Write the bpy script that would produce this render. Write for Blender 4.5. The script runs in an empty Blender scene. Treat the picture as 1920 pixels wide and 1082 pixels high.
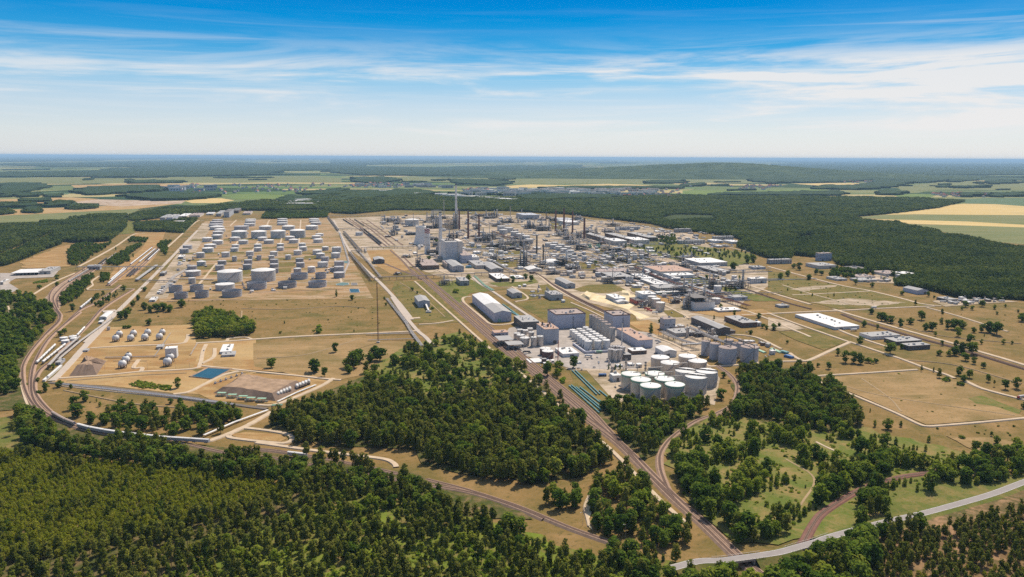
import bpy, math, random
import numpy as np
from mathutils import Vector, Matrix, Quaternion
random.seed(11); RNG = np.random.default_rng(5)
SC = bpy.context.scene
COL = SC.collection
R = math.radians
# ------------------------------------------------------------------ camera
W_, H_, F_ = 1920.0, 1082.0, 1478.0
CAM_H = 300.0
pitch = math.atan((541 - 294.5) / F_)
roll = R(0.27)
fwd = Vector((0, math.cos(pitch), -math.sin(pitch)))
up0 = Vector((0, math.sin(pitch), math.cos(pitch)))
rt0 = Vector((1, 0, 0))
rt = rt0 * math.cos(roll) + up0 * math.sin(roll)
up = up0 * math.cos(roll) - rt0 * math.sin(roll)
cd = bpy.data.cameras.new('camera'); cam = bpy.data.objects.new('camera', cd); COL.objects.link(cam)
cd.sensor_width = 36.0; cd.lens = 36.0 * F_ / W_
cd.clip_start = 1.0; cd.clip_end = 400000.0
m = Matrix.Identity(4)
for i in range(3):
    m[i][0] = rt[i]; m[i][1] = up[i]; m[i][2] = -fwd[i]
m[0][3], m[1][3], m[2][3] = 0, 0, CAM_H
cam.matrix_world = m
SC.camera = cam
CP = Vector((0, 0, CAM_H))
CROPS = {'A': (0, 380, 4), 'B': (300, 380, 1920 / 420), 'C': (640, 330, 4), 'D': (1040, 380, 4), 'E': (1440, 360, 4),
         'F': (0, 560, 4), 'G': (400, 560, 4), 'H': (850, 520, 4), 'I': (1100, 560, 4.8), 'J': (1440, 580, 4),
         'K': (0, 780, 32 / 9), 'L': (480, 780, 32 / 9), 'M': (960, 780, 32 / 9), 'N': (1380, 780, 32 / 9),
         'O': (0, 270, 3), 'Q': (640, 270, 3), 'S': (1280, 270, 3), 'X': (0, 0, 1),
         'c': (760, 330, 5.41), 'd': (940, 380, 7.73), 'h': (920, 570, 7.385), 'f': (200, 600, 12), 'g': (380, 680, 8.727)}


def px(c, x, y):
    o = CROPS[c]
    return o[0] + x / o[2], o[1] + y / o[2]


def P(x, y, z=0.0):            # ground point seen at a photograph position
    d = fwd * F_ + rt * (x - 960.0) + up * (541.0 - y)
    t = (z - CAM_H) / min(d.z, -0.5)
    return Vector((d.x * t, d.y * t, z))


def T(c, x, y, z=0.0):
    return P(*px(c, x, y), z)


def proj(p):
    v = Vector(p) - CP
    dz = max(v.dot(fwd), 1e-3)
    return 960 + F_ * v.dot(rt) / dz, 541 - F_ * v.dot(up) / dz, dz


def mpp(p):                    # metres per photograph pixel at a point
    return proj(p)[2] / F_


GA = R(14.5)                   # the plant's street grid
VX = Vector((math.cos(GA), math.sin(GA), 0)); UY = Vector((-math.sin(GA), math.cos(GA), 0))


def solve(p, d, axis, target, hi=900.0):
    lo, h = 0.0, hi
    f = lambda s: proj(p + d * s)[axis]
    up_ = f(hi) > f(0)
    for _ in range(40):
        mid = (lo + h) / 2
        if (f(mid) < target) == up_: lo = mid
        else: h = mid
    return (lo + h) / 2


# ------------------------------------------------------------------ materials
MATS = {}


def nn(nt, t, **kw):
    n = nt.nodes.new(t)
    for k, v in kw.items(): setattr(n, k, v)
    return n


def lin(c):
    return tuple(((v / 255 + 0.055) / 1.055) ** 2.4 if v / 255 > 0.04045 else v / 255 / 12.92 for v in c)


def mk(name, col, rough=0.7, metal=0.0, var=0.25, scale=0.15, col2=None, seam=None, spec=0.3, rnd=0.0, det=5):
    """A painted / earthy surface: two-tone noise mottling, optional seams (spacing in metres)."""
    if name in MATS: return MATS[name]
    mt = bpy.data.materials.new(name); MATS[name] = mt; mt.use_nodes = True
    nt = mt.node_tree; b = nt.nodes['Principled BSDF']
    geo = nn(nt, 'ShaderNodeNewGeometry')
    no = nn(nt, 'ShaderNodeTexNoise'); no.inputs['Scale'].default_value = scale; no.inputs['Detail'].default_value = det; no.inputs['Roughness'].default_value = 0.65
    nt.links.new(geo.outputs['Position'], no.inputs['Vector'])
    cr = nn(nt, 'ShaderNodeValToRGB'); cr.color_ramp.elements[0].position = 0.32; cr.color_ramp.elements[1].position = 0.68
    c2 = col2 if col2 else tuple(c * (1 - var) for c in col)
    cr.color_ramp.elements[0].color = (*c2, 1); cr.color_ramp.elements[1].color = (*col, 1)
    nt.links.new(no.outputs['Fac'], cr.inputs['Fac'])
    out = cr.outputs['Color']
    if seam:
        w = nn(nt, 'ShaderNodeTexWave', wave_type='BANDS', bands_direction=seam[1]); w.inputs['Scale'].default_value = 0.314 / seam[0] * 1.0
        w.inputs['Distortion'].default_value = 0.0
        tc = nn(nt, 'ShaderNodeTexCoord'); nt.links.new(tc.outputs['Object'], w.inputs['Vector'])
        r2 = nn(nt, 'ShaderNodeValToRGB'); r2.color_ramp.elements[0].position = 0.0; r2.color_ramp.elements[1].position = 0.12
        r2.color_ramp.elements[0].color = (0.72, 0.72, 0.72, 1); r2.color_ramp.elements[1].color = (1, 1, 1, 1)
        nt.links.new(w.outputs['Fac'], r2.inputs['Fac'])
        mx = nn(nt, 'ShaderNodeMixRGB', blend_type='MULTIPLY'); mx.inputs['Fac'].default_value = 1
        nt.links.new(out, mx.inputs['Color1']); nt.links.new(r2.outputs['Color'], mx.inputs['Color2']); out = mx.outputs['Color']
    if rnd:
        oi = nn(nt, 'ShaderNodeObjectInfo'); hs = nn(nt, 'ShaderNodeHueSaturation')
        mr = nn(nt, 'ShaderNodeMapRange'); mr.inputs['To Min'].default_value = 1 - rnd; mr.inputs['To Max'].default_value = 1 + rnd
        nt.links.new(oi.outputs['Random'], mr.inputs['Value']); nt.links.new(mr.outputs['Result'], hs.inputs['Value'])
        nt.links.new(out, hs.inputs['Color']); out = hs.outputs['Color']
    nt.links.new(out, b.inputs['Base Color'])
    b.inputs['Roughness'].default_value = rough; b.inputs['Metallic'].default_value = metal
    b.inputs['Specular IOR Level'].default_value = spec
    return mt


def mk_ground(name, cols, scales=(0.004, 0.03, 0.25), rough=0.95, streak=0.0):
    """Earth, grass and sand: three noise octaves, large patches down to tussocks; cols = [base, second, third, speck]."""
    if name in MATS: return MATS[name]
    mt = bpy.data.materials.new(name); MATS[name] = mt; mt.use_nodes = True
    nt = mt.node_tree; b = nt.nodes['Principled BSDF']
    geo = nn(nt, 'ShaderNodeNewGeometry'); prev = None
    for i, (c, s) in enumerate(zip(cols[1:], scales)):
        no = nn(nt, 'ShaderNodeTexNoise'); no.inputs['Scale'].default_value = s; no.inputs['Detail'].default_value = 8
        no.inputs['Roughness'].default_value = 0.7; no.inputs['Distortion'].default_value = 0.6
        mp = nn(nt, 'ShaderNodeMapping'); mp.inputs['Location'].default_value = (i * 31.7, 11.3 * i, 0)
        if streak and i == 1:
            mp.inputs['Rotation'].default_value = (0, 0, -GA); mp.inputs['Scale'].default_value = (streak, 1, 1)
        nt.links.new(geo.outputs['Position'], mp.inputs['Vector']); nt.links.new(mp.outputs['Vector'], no.inputs['Vector'])
        cr = nn(nt, 'ShaderNodeValToRGB'); cr.color_ramp.elements[0].position = (0.42, 0.45, 0.54)[i]; cr.color_ramp.elements[1].position = (0.62, 0.66, 0.68)[i]
        nt.links.new(no.outputs['Fac'], cr.inputs['Fac'])
        mx = nn(nt, 'ShaderNodeMixRGB'); nt.links.new(cr.outputs['Color'], mx.inputs['Fac'])
        if prev is None: mx.inputs['Color1'].default_value = (*cols[0], 1)
        else: nt.links.new(prev, mx.inputs['Color1'])
        mx.inputs['Color2'].default_value = (*c, 1); prev = mx.outputs['Color']
    nt.links.new(prev, b.inputs['Base Color']); b.inputs['Roughness'].default_value = rough; b.inputs['Specular IOR Level'].default_value = 0.05
    return mt


def mk_leaf(name, cols, trans=0.25, scale=0.35):
    if name in MATS: return MATS[name]
    mt = bpy.data.materials.new(name); MATS[name] = mt; mt.use_nodes = True
    nt = mt.node_tree; nt.nodes.remove(nt.nodes['Principled BSDF']); out = nt.nodes['Material Output']
    oi = nn(nt, 'ShaderNodeObjectInfo'); geo = nn(nt, 'ShaderNodeNewGeometry')
    no = nn(nt, 'ShaderNodeTexNoise'); no.inputs['Scale'].default_value = scale; no.inputs['Detail'].default_value = 4
    nt.links.new(geo.outputs['Position'], no.inputs['Vector'])
    cr = nn(nt, 'ShaderNodeValToRGB')
    el = cr.color_ramp.elements
    el[0].position = 0.0; el[0].color = (*cols[0], 1); el[1].position = 1.0; el[1].color = (*cols[2], 1)
    e = el.new(0.5); e.color = (*cols[1], 1)
    ad = nn(nt, 'ShaderNodeMath', operation='MULTIPLY_ADD'); ad.inputs[1].default_value = 0.75
    sb = nn(nt, 'ShaderNodeMath', operation='MULTIPLY_ADD'); sb.inputs[1].default_value = 1.2; sb.inputs[2].default_value = -0.48
    nt.links.new(no.outputs['Fac'], sb.inputs[0]); nt.links.new(oi.outputs['Random'], ad.inputs[0]); nt.links.new(sb.outputs[0], ad.inputs[2])
    nt.links.new(ad.outputs[0], cr.inputs['Fac'])
    d = nn(nt, 'ShaderNodeBsdfDiffuse'); t = nn(nt, 'ShaderNodeBsdfTranslucent'); mx = nn(nt, 'ShaderNodeMixShader'); mx.inputs['Fac'].default_value = trans
    nt.links.new(cr.outputs['Color'], d.inputs['Color']); nt.links.new(cr.outputs['Color'], t.inputs['Color'])
    nt.links.new(d.outputs[0], mx.inputs[1]); nt.links.new(t.outputs[0], mx.inputs[2]); nt.links.new(mx.outputs[0], out.inputs['Surface'])
    return mt


# ------------------------------------------------------------------ mesh builder
class MB:
    def __init__(s): s.v = []; s.f = []; s.m = []

    def face(s, pts, mi=0):
        n = len(s.v); s.v += [tuple(p) for p in pts]; s.f.append(tuple(range(n, n + len(pts)))); s.m.append(mi)

    def poly(s, base, z0, z1, mi=0, cap=True, mt=None, bottom=False):
        n = len(base); k = len(s.v)
        s.v += [(p[0], p[1], z0) for p in base] + [(p[0], p[1], z1) for p in base]
        for i in range(n):
            j = (i + 1) % n; s.f.append((k + i, k + j, k + n + j, k + n + i)); s.m.append(mi)
        if cap: s.f.append(tuple(range(k + n, k + 2 * n))); s.m.append(mi if mt is None else mt)
        if bottom: s.f.append(tuple(range(k + n - 1, k - 1, -1))); s.m.append(mi)

    def box(s, x0, x1, y0, y1, z0, z1, mi=0, mt=None):
        s.poly([(x0, y0), (x1, y0), (x1, y1), (x0, y1)], z0, z1, mi, True, mt, bottom=z0 > 0.5)

    def cyl(s, x, y, z0, z1, r, n=16, r1=None, mi=0, cap=True, mt=None):
        r1 = r if r1 is None else r1; k = len(s.v)
        for rr, z in ((r, z0), (r1, z1)):
            s.v += [(x + rr * math.cos(2 * math.pi * i / n), y + rr * math.sin(2 * math.pi * i / n), z) for i in range(n)]
        for i in range(n):
            j = (i + 1) % n; s.f.append((k + i, k + j, k + n + j, k + n + i)); s.m.append(mi)
        if cap: s.f.append(tuple(range(k + n, k + 2 * n))); s.m.append(mi if mt is None else mt)

    def lathe(s, x, y, prof, n=24, mi=0):
        k = len(s.v)
        for r, z in prof:
            s.v += [(x + r * math.cos(2 * math.pi * i / n), y + r * math.sin(2 * math.pi * i / n), z) for i in range(n)]
        for a in range(len(prof) - 1):
            for i in range(n):
                j = (i + 1) % n; s.f.append((k + a * n + i, k + a * n + j, k + (a + 1) * n + j, k + (a + 1) * n + i)); s.m.append(mi)

    def tube(s, a, b, r, n=6, mi=0, r1=None):
        a, b = Vector(a), Vector(b); d = (b - a)
        if d.length < 1e-5: return
        d.normalize(); x = d.orthogonal().normalized(); y = d.cross(x); k = len(s.v); r1 = r if r1 is None else r1
        for p, rr in ((a, r), (b, r1)):
            for i in range(n):
                t = 2 * math.pi * i / n; s.v.append(tuple(p + x * rr * math.cos(t) + y * rr * math.sin(t)))
        for i in range(n):
            j = (i + 1) % n; s.f.append((k + i, k + j, k + n + j, k + n + i)); s.m.append(mi)
        s.f.append(tuple(range(k + n, k + 2 * n))); s.m.append(mi)
        s.f.append(tuple(range(k + n - 1, k - 1, -1))); s.m.append(mi)

    def gable(s, x0, x1, y0, y1, z0, z1, mi=0, along='y', over=0.4, th=0.25):
        x0 -= over; x1 += over; y0 -= over; y1 += over
        if along == 'y':
            xm = (x0 + x1) / 2; sec = [(x0, z0), (xm, z1), (x1, z0), (x1, z0 + th), (xm, z1 + th), (x0, z0 + th)]
            a = [(p, y0, z) for p, z in sec]; b = [(p, y1, z) for p, z in sec]
        else:
            ym = (y0 + y1) / 2; sec = [(y0, z0), (ym, z1), (y1, z0), (y1, z0 + th), (ym, z1 + th), (y0, z0 + th)]
            a = [(x0, p, z) for p, z in sec]; b = [(x1, p, z) for p, z in sec]
        k = len(s.v); s.v += a + b
        for i in range(6):
            j = (i + 1) % 6; s.f.append((k + i, k + j, k + 6 + j, k + 6 + i)); s.m.append(mi)
        for o in (0, 6):
            s.f.append((k + o, k + o + 1, k + o + 4, k + o + 5)); s.m.append(mi)
            s.f.append((k + o + 1, k + o + 2, k + o + 3, k + o + 4)); s.m.append(mi)

    def mesh(s, name, mats, smooth=False):
        me = bpy.data.meshes.new(name); me.from_pydata(s.v, [], s.f)
        for mt in mats: me.materials.append(mt)
        me.polygons.foreach_set('material_index', s.m)
        if smooth: me.polygons.foreach_set('use_smooth', [True] * len(s.f))
        me.update(); return me

    def build(s, name, mats, parent=None, smooth=False):
        if not isinstance(mats, (list, tuple)): mats = [mats]
        o = bpy.data.objects.new(name, s.mesh(name, mats, smooth)); COL.objects.link(o)
        if parent: o.parent = parent
        return o


TAGS = []


def tag(o, label, cat=None, group=None, kind=None, at=None, share=False):
    if cat: o['category'] = cat
    if group: o['group'] = group
    if kind: o['kind'] = kind
    TAGS.append((o, label, at, share)); o['label'] = label
    return o


def empty(name, loc, rz=0.0):
    o = bpy.data.objects.new(name, None); COL.objects.link(o); o.empty_display_size = 0.1
    o.location = loc; o.rotation_euler = (0, 0, rz); return o


def copy_tree(o, parent=None):
    c = o.copy(); COL.objects.link(c)
    if parent: c.parent = parent
    for ch in o.children: copy_tree(ch, c)
    return c


def rot2(v, a):
    return (v[0] * math.cos(a) - v[1] * math.sin(a), v[0] * math.sin(a) + v[1] * math.cos(a))


def smooth_line(pts, n=6):
    if len(pts) < 3: return [Vector(p) for p in pts]
    out = []; q = [pts[0] * 2 - pts[1]] + list(pts) + [pts[-1] * 2 - pts[-2]]
    for i in range(1, len(q) - 2):
        p0, p1, p2, p3 = q[i - 1:i + 3]
        for k in range(n):
            t = k / n
            out.append(0.5 * ((2 * p1) + (p2 - p0) * t + (2 * p0 - 5 * p1 + 4 * p2 - p3) * t * t + (3 * p1 - p0 - 3 * p2 + p3) * t ** 3))
    out.append(q[-2]); return out


def offset_line(pts, d):
    out = []
    for i, p in enumerate(pts):
        a = pts[max(i - 1, 0)]; b = pts[min(i + 1, len(pts) - 1)]; t = (b - a); t.z = 0
        if t.length < 1e-6: t = Vector((1, 0, 0))
        t.normalize(); out.append(p + Vector((-t.y, t.x, 0)) * d)
    return out


EXCL = []                      # (x0,y0,x1,y1,half width): where no tree may stand


def ribbon(mb, pts, w, z, mi=0, jit=0.0, edge=0.0):
    k = len(mb.v); n = len(pts)
    for i, p in enumerate(pts):
        jw = w / 2 * (1 + random.uniform(-jit, jit))
        a = offset_line(pts[max(0, i - 1):i + 2], 0)
        t = (pts[min(i + 1, n - 1)] - pts[max(i - 1, 0)]); t.z = 0; t.normalize(); nrm = Vector((-t.y, t.x, 0))
        l, r_ = p + nrm * jw, p - nrm * jw
        if edge: mb.v += [(*(l + nrm * edge * 2)[:2], 0.0), (l.x, l.y, z), (r_.x, r_.y, z), (*(r_ - nrm * edge * 2)[:2], 0.0)]
        else: mb.v += [(l.x, l.y, p.z + z), (r_.x, r_.y, p.z + z)]
    m_ = 4 if edge else 2
    for i in range(n - 1):
        for j in range(m_ - 1):
            a = k + i * m_ + j; mb.f.append((a + 1, a, a + m_, a + m_ + 1)); mb.m.append(mi)


def excl(pts, hw):
    for a, b in zip(pts[:-1], pts[1:]): EXCL.append((a.x, a.y, b.x, b.y, hw))
# ------------------------------------------------------------------ daylight
SUN_AZ = math.atan2(0.52, 0.85); SUN_EL = R(54)
wd = bpy.data.worlds.new('World'); SC.world = wd; wd.use_nodes = True
nt = wd.node_tree; bg = nt.nodes['Background']
sky = nn(nt, 'ShaderNodeTexSky'); sky.sky_type = 'NISHITA'; sky.sun_disc = False
sky.sun_elevation = SUN_EL; sky.sun_rotation = SUN_AZ; sky.altitude = 300; sky.air_density = 1.0; sky.dust_density = 1.2; sky.ozone_density = 2.0
tc = nn(nt, 'ShaderNodeTexCoord'); sx = nn(nt, 'ShaderNodeSeparateXYZ'); nt.links.new(tc.outputs['Generated'], sx.inputs[0])
mr = nn(nt, 'ShaderNodeMapRange'); mr.inputs['From Min'].default_value = -0.02; mr.inputs['From Max'].default_value = 0.42
nt.links.new(sx.outputs['Z'], mr.inputs['Value'])
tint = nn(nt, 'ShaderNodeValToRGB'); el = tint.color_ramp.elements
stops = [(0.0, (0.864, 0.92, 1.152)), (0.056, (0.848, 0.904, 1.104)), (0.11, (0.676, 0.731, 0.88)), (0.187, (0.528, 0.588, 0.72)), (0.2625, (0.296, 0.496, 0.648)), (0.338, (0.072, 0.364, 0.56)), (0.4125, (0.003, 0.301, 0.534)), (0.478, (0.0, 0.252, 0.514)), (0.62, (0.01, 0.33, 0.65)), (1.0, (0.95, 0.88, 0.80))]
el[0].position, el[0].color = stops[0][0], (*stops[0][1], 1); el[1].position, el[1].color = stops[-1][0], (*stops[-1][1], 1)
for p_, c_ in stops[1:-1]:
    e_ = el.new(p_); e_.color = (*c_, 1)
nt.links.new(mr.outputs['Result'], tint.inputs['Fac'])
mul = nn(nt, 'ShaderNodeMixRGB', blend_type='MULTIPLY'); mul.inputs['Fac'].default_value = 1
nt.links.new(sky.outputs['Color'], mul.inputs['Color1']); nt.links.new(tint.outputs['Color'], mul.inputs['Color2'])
# high thin clouds: stretched noise over the sky's own directions, dense low down, wispy above


def cloud_layer(scl, loc, lo, hi, det, dist, ramp):
    mp = nn(nt, 'ShaderNodeMapping'); mp.inputs['Scale'].default_value = scl; mp.inputs['Location'].default_value = loc
    mp.inputs['Rotation'].default_value = (0, R(3), 0)
    nt.links.new(tc.outputs['Generated'], mp.inputs['Vector'])
    no = nn(nt, 'ShaderNodeTexNoise'); no.inputs['Scale'].default_value = 1; no.inputs['Detail'].default_value = det
    no.inputs['Roughness'].default_value = 0.62; no.inputs['Distortion'].default_value = dist
    nt.links.new(mp.outputs['Vector'], no.inputs['Vector'])
    c = nn(nt, 'ShaderNodeMapRange'); c.interpolation_type = 'SMOOTHSTEP'
    c.inputs['From Min'].default_value = lo; c.inputs['From Max'].default_value = hi
    nt.links.new(no.outputs['Fac'], c.inputs['Value'])
    rp = nn(nt, 'ShaderNodeValToRGB'); ee = rp.color_ramp.elements
    ee[0].position, ee[0].color = ramp[0][0], (ramp[0][1],) * 3 + (1,); ee[1].position, ee[1].color = ramp[-1][0], (ramp[-1][1],) * 3 + (1,)
    for p_, v_ in ramp[1:-1]:
        q = ee.new(p_); q.color = (v_, v_, v_, 1)
    nt.links.new(mr.outputs['Result'], rp.inputs['Fac'])
    mm = nn(nt, 'ShaderNodeMath', operation='MULTIPLY'); nt.links.new(c.outputs['Result'], mm.inputs[0]); nt.links.new(rp.outputs['Color'], mm.inputs[1])
    return mm.outputs[0]


l1 = cloud_layer((3.0, 3.0, 32.0), (5.3, 0.7, 2.1), 0.42, 0.64, 11, 0.5, [(0.0, 0.0), (0.08, 0.1), (0.14, 0.95), (0.27, 0.95), (0.325, 0.32), (0.37, 0.06), (0.46, 0.0), (1.0, 0.03)])
l2 = cloud_layer((2.2, 2.2, 70.0), (7.7, 2.2, 4.0), 0.46, 0.80, 11, 0.9, [(0.0, 0.0), (0.13, 0.35), (0.24, 0.7), (0.33, 0.5), (0.40, 0.1), (0.46, 0.01), (1.0, 0.03)])
sidex = nn(nt, 'ShaderNodeMapRange'); sidex.inputs['From Min'].default_value = -0.6; sidex.inputs['From Max'].default_value = 0.6
sidex.inputs['To Min'].default_value = 0.72; sidex.inputs['To Max'].default_value = 1.6
nt.links.new(sx.outputs['X'], sidex.inputs['Value'])
mxc = nn(nt, 'ShaderNodeMath', operation='MAXIMUM'); nt.links.new(l1, mxc.inputs[0]); nt.links.new(l2, mxc.inputs[1])
mc2 = nn(nt, 'ShaderNodeMath', operation='MULTIPLY', use_clamp=True); nt.links.new(mxc.outputs[0], mc2.inputs[0]); nt.links.new(sidex.outputs['Result'], mc2.inputs[1])
mc3 = nn(nt, 'ShaderNodeMath', operation='MULTIPLY'); mc3.inputs[1].default_value = 0.9; nt.links.new(mc2.outputs[0], mc3.inputs[0])
cmx = nn(nt, 'ShaderNodeMixRGB'); cmx.inputs['Color2'].default_value = (4.5, 4.42, 4.38, 1)
nt.links.new(mc3.outputs[0], cmx.inputs['Fac']); nt.links.new(mul.outputs['Color'], cmx.inputs['Color1'])
# the hazy lower sky: white at the horizon to saturated blue a dozen degrees up
low = nn(nt, 'ShaderNodeValToRGB'); el = low.color_ramp.elements
ls = [(0.0, (4.0, 4.05, 4.05)), (0.056, (4.0, 4.03, 4.0)), (0.11, (3.75, 4.05, 4.1)), (0.187, (2.9, 3.7, 4.3)), (0.2625, (1.3, 2.95, 4.3)), (0.338, (0.22, 1.95, 3.9)), (0.4125, (0.0, 1.45, 3.6)), (0.478, (0.0, 1.12, 3.3)), (0.6, (0.05, 1.2, 3.3)), (1.0, (1.2, 1.9, 3.0))]
el[0].position, el[0].color = 0.0, (*ls[0][1], 1); el[1].position, el[1].color = 1.0, (*ls[-1][1], 1)
for p_, c_ in ls[1:-1]:
    e_ = el.new(p_); e_.color = (*c_, 1)
nt.links.new(mr.outputs['Result'], low.inputs['Fac'])
lf = nn(nt, 'ShaderNodeMapRange'); lf.inputs['From Min'].default_value = 0.55; lf.inputs['From Max'].default_value = 0.95; lf.inputs['To Min'].default_value = 0.8; lf.inputs['To Max'].default_value = 0.0
nt.links.new(mr.outputs['Result'], lf.inputs['Value'])
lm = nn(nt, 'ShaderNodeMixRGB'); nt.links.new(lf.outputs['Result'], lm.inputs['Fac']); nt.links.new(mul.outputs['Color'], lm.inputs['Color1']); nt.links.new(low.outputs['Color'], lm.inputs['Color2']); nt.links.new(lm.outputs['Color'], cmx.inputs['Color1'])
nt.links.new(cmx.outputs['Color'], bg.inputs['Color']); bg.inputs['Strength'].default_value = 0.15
sd = bpy.data.lights.new('sun', 'SUN'); sd.energy = 4.4; sd.angle = R(0.5); sd.color = (1.0, 0.905, 0.765)
so = bpy.data.objects.new('sun', sd); COL.objects.link(so)
sv = Vector((math.cos(SUN_EL) * math.sin(SUN_AZ), math.cos(SUN_EL) * math.cos(SUN_AZ), math.sin(SUN_EL)))
so.rotation_euler = sv.to_track_quat('Z', 'Y').to_euler(); so.location = sv * 3000
SC.view_settings.view_transform = 'Standard'; SC.view_settings.look = 'None'
SC.view_settings.exposure = 0.35; SC.view_settings.gamma = 1.0
SC.render.engine = 'CYCLES'
cy = SC.cycles; cy.max_bounces = 5; cy.diffuse_bounces = 2; cy.glossy_bounces = 2; cy.transmission_bounces = 2; cy.volume_bounces = 0; cy.transparent_max_bounces = 12
cy.use_adaptive_sampling = True; cy.adaptive_threshold = 0.008; cy.caustics_reflective = False; cy.caustics_refractive = False
try:
    cy.use_denoising = False
except Exception: pass
# ------------------------------------------------------------------ ground
tan = (0.200, 0.128, 0.046); olive = (0.118, 0.098, 0.028); straw = (0.41, 0.275, 0.125); rust = (0.30, 0.165, 0.064); pale = (0.60, 0.46, 0.31)
gm = mk_ground('meadow', [tan, olive, (0.26, 0.162, 0.068), (0.078, 0.07, 0.024)], (0.006, 0.022, 0.2))
# far farmland: a patchwork of fields and woods beyond about five kilometres
nt = gm.node_tree; b = nt.nodes['Principled BSDF']; src = b.inputs['Base Color'].links[0].from_socket
geo = nn(nt, 'ShaderNodeNewGeometry'); mp = nn(nt, 'ShaderNodeMapping'); mp.inputs['Scale'].default_value = (1 / 1100, 1 / 480, 1); mp.inputs['Rotation'].default_value = (0, 0, 0.35)
vo = nn(nt, 'ShaderNodeTexVoronoi'); vo.voronoi_dimensions = '2D'; vo.inputs['Scale'].default_value = 1
nt.links.new(geo.outputs['Position'], mp.inputs['Vector']); nt.links.new(mp.outputs['Vector'], vo.inputs['Vector'])
sc_ = nn(nt, 'ShaderNodeSeparateColor'); nt.links.new(vo.outputs['Color'], sc_.inputs['Color'])
cr = nn(nt, 'ShaderNodeValToRGB'); cr.color_ramp.interpolation = 'CONSTANT'; e = cr.color_ramp.elements
e[0].position = 0; e[0].color = (0.125, 0.15, 0.055, 1); e[1].position = 0.3; e[1].color = (0.035, 0.06, 0.02, 1)
for p_, c_ in ((0.5, (0.19, 0.19, 0.075)), (0.65, (0.10, 0.15, 0.045)), (0.8, (0.36, 0.29, 0.13)), (0.88, (0.03, 0.055, 0.02))):
    q = e.new(p_); q.color = (*c_, 1)
nt.links.new(sc_.outputs['Red'], cr.inputs['Fac'])
vl = nn(nt, 'ShaderNodeVectorMath', operation='LENGTH'); nt.links.new(geo.outputs['Position'], vl.inputs[0])
mr_ = nn(nt, 'ShaderNodeMapRange'); mr_.inputs['From Min'].default_value = 4200; mr_.inputs['From Max'].default_value = 5200
nt.links.new(vl.outputs['Value'], mr_.inputs['Value'])
mx = nn(nt, 'ShaderNodeMixRGB'); nt.links.new(mr_.outputs['Result'], mx.inputs['Fac']); nt.links.new(src, mx.inputs['Color1']); nt.links.new(cr.outputs['Color'], mx.inputs['Color2'])
nt.links.new(mx.outputs['Color'], b.inputs['Base Color'])
xs = [-150000, -60000, -25000, -12000, -6000, -3500, -2200, -1400, -800, -400, 0, 400, 800, 1400, 2200, 3500, 6000, 12000, 25000, 60000, 150000]
ys = [-3000, -1000, 0, 400, 700, 1000, 1400, 1900, 2600, 3600, 5000, 7500, 12000, 20000, 35000, 60000, 100000, 170000]
g = MB(); g.v = [(x, y, 0) for y in ys for x in xs]
for j in range(len(ys) - 1):
    for i in range(len(xs) - 1):
        a = j * len(xs) + i; g.f.append((a, a + 1, a + len(xs) + 1, a + len(xs))); g.m.append(0)
tag(g.build('ground', gm), 'dry tan meadow ground spreading to the horizon', 'ground', kind='structure')
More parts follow.
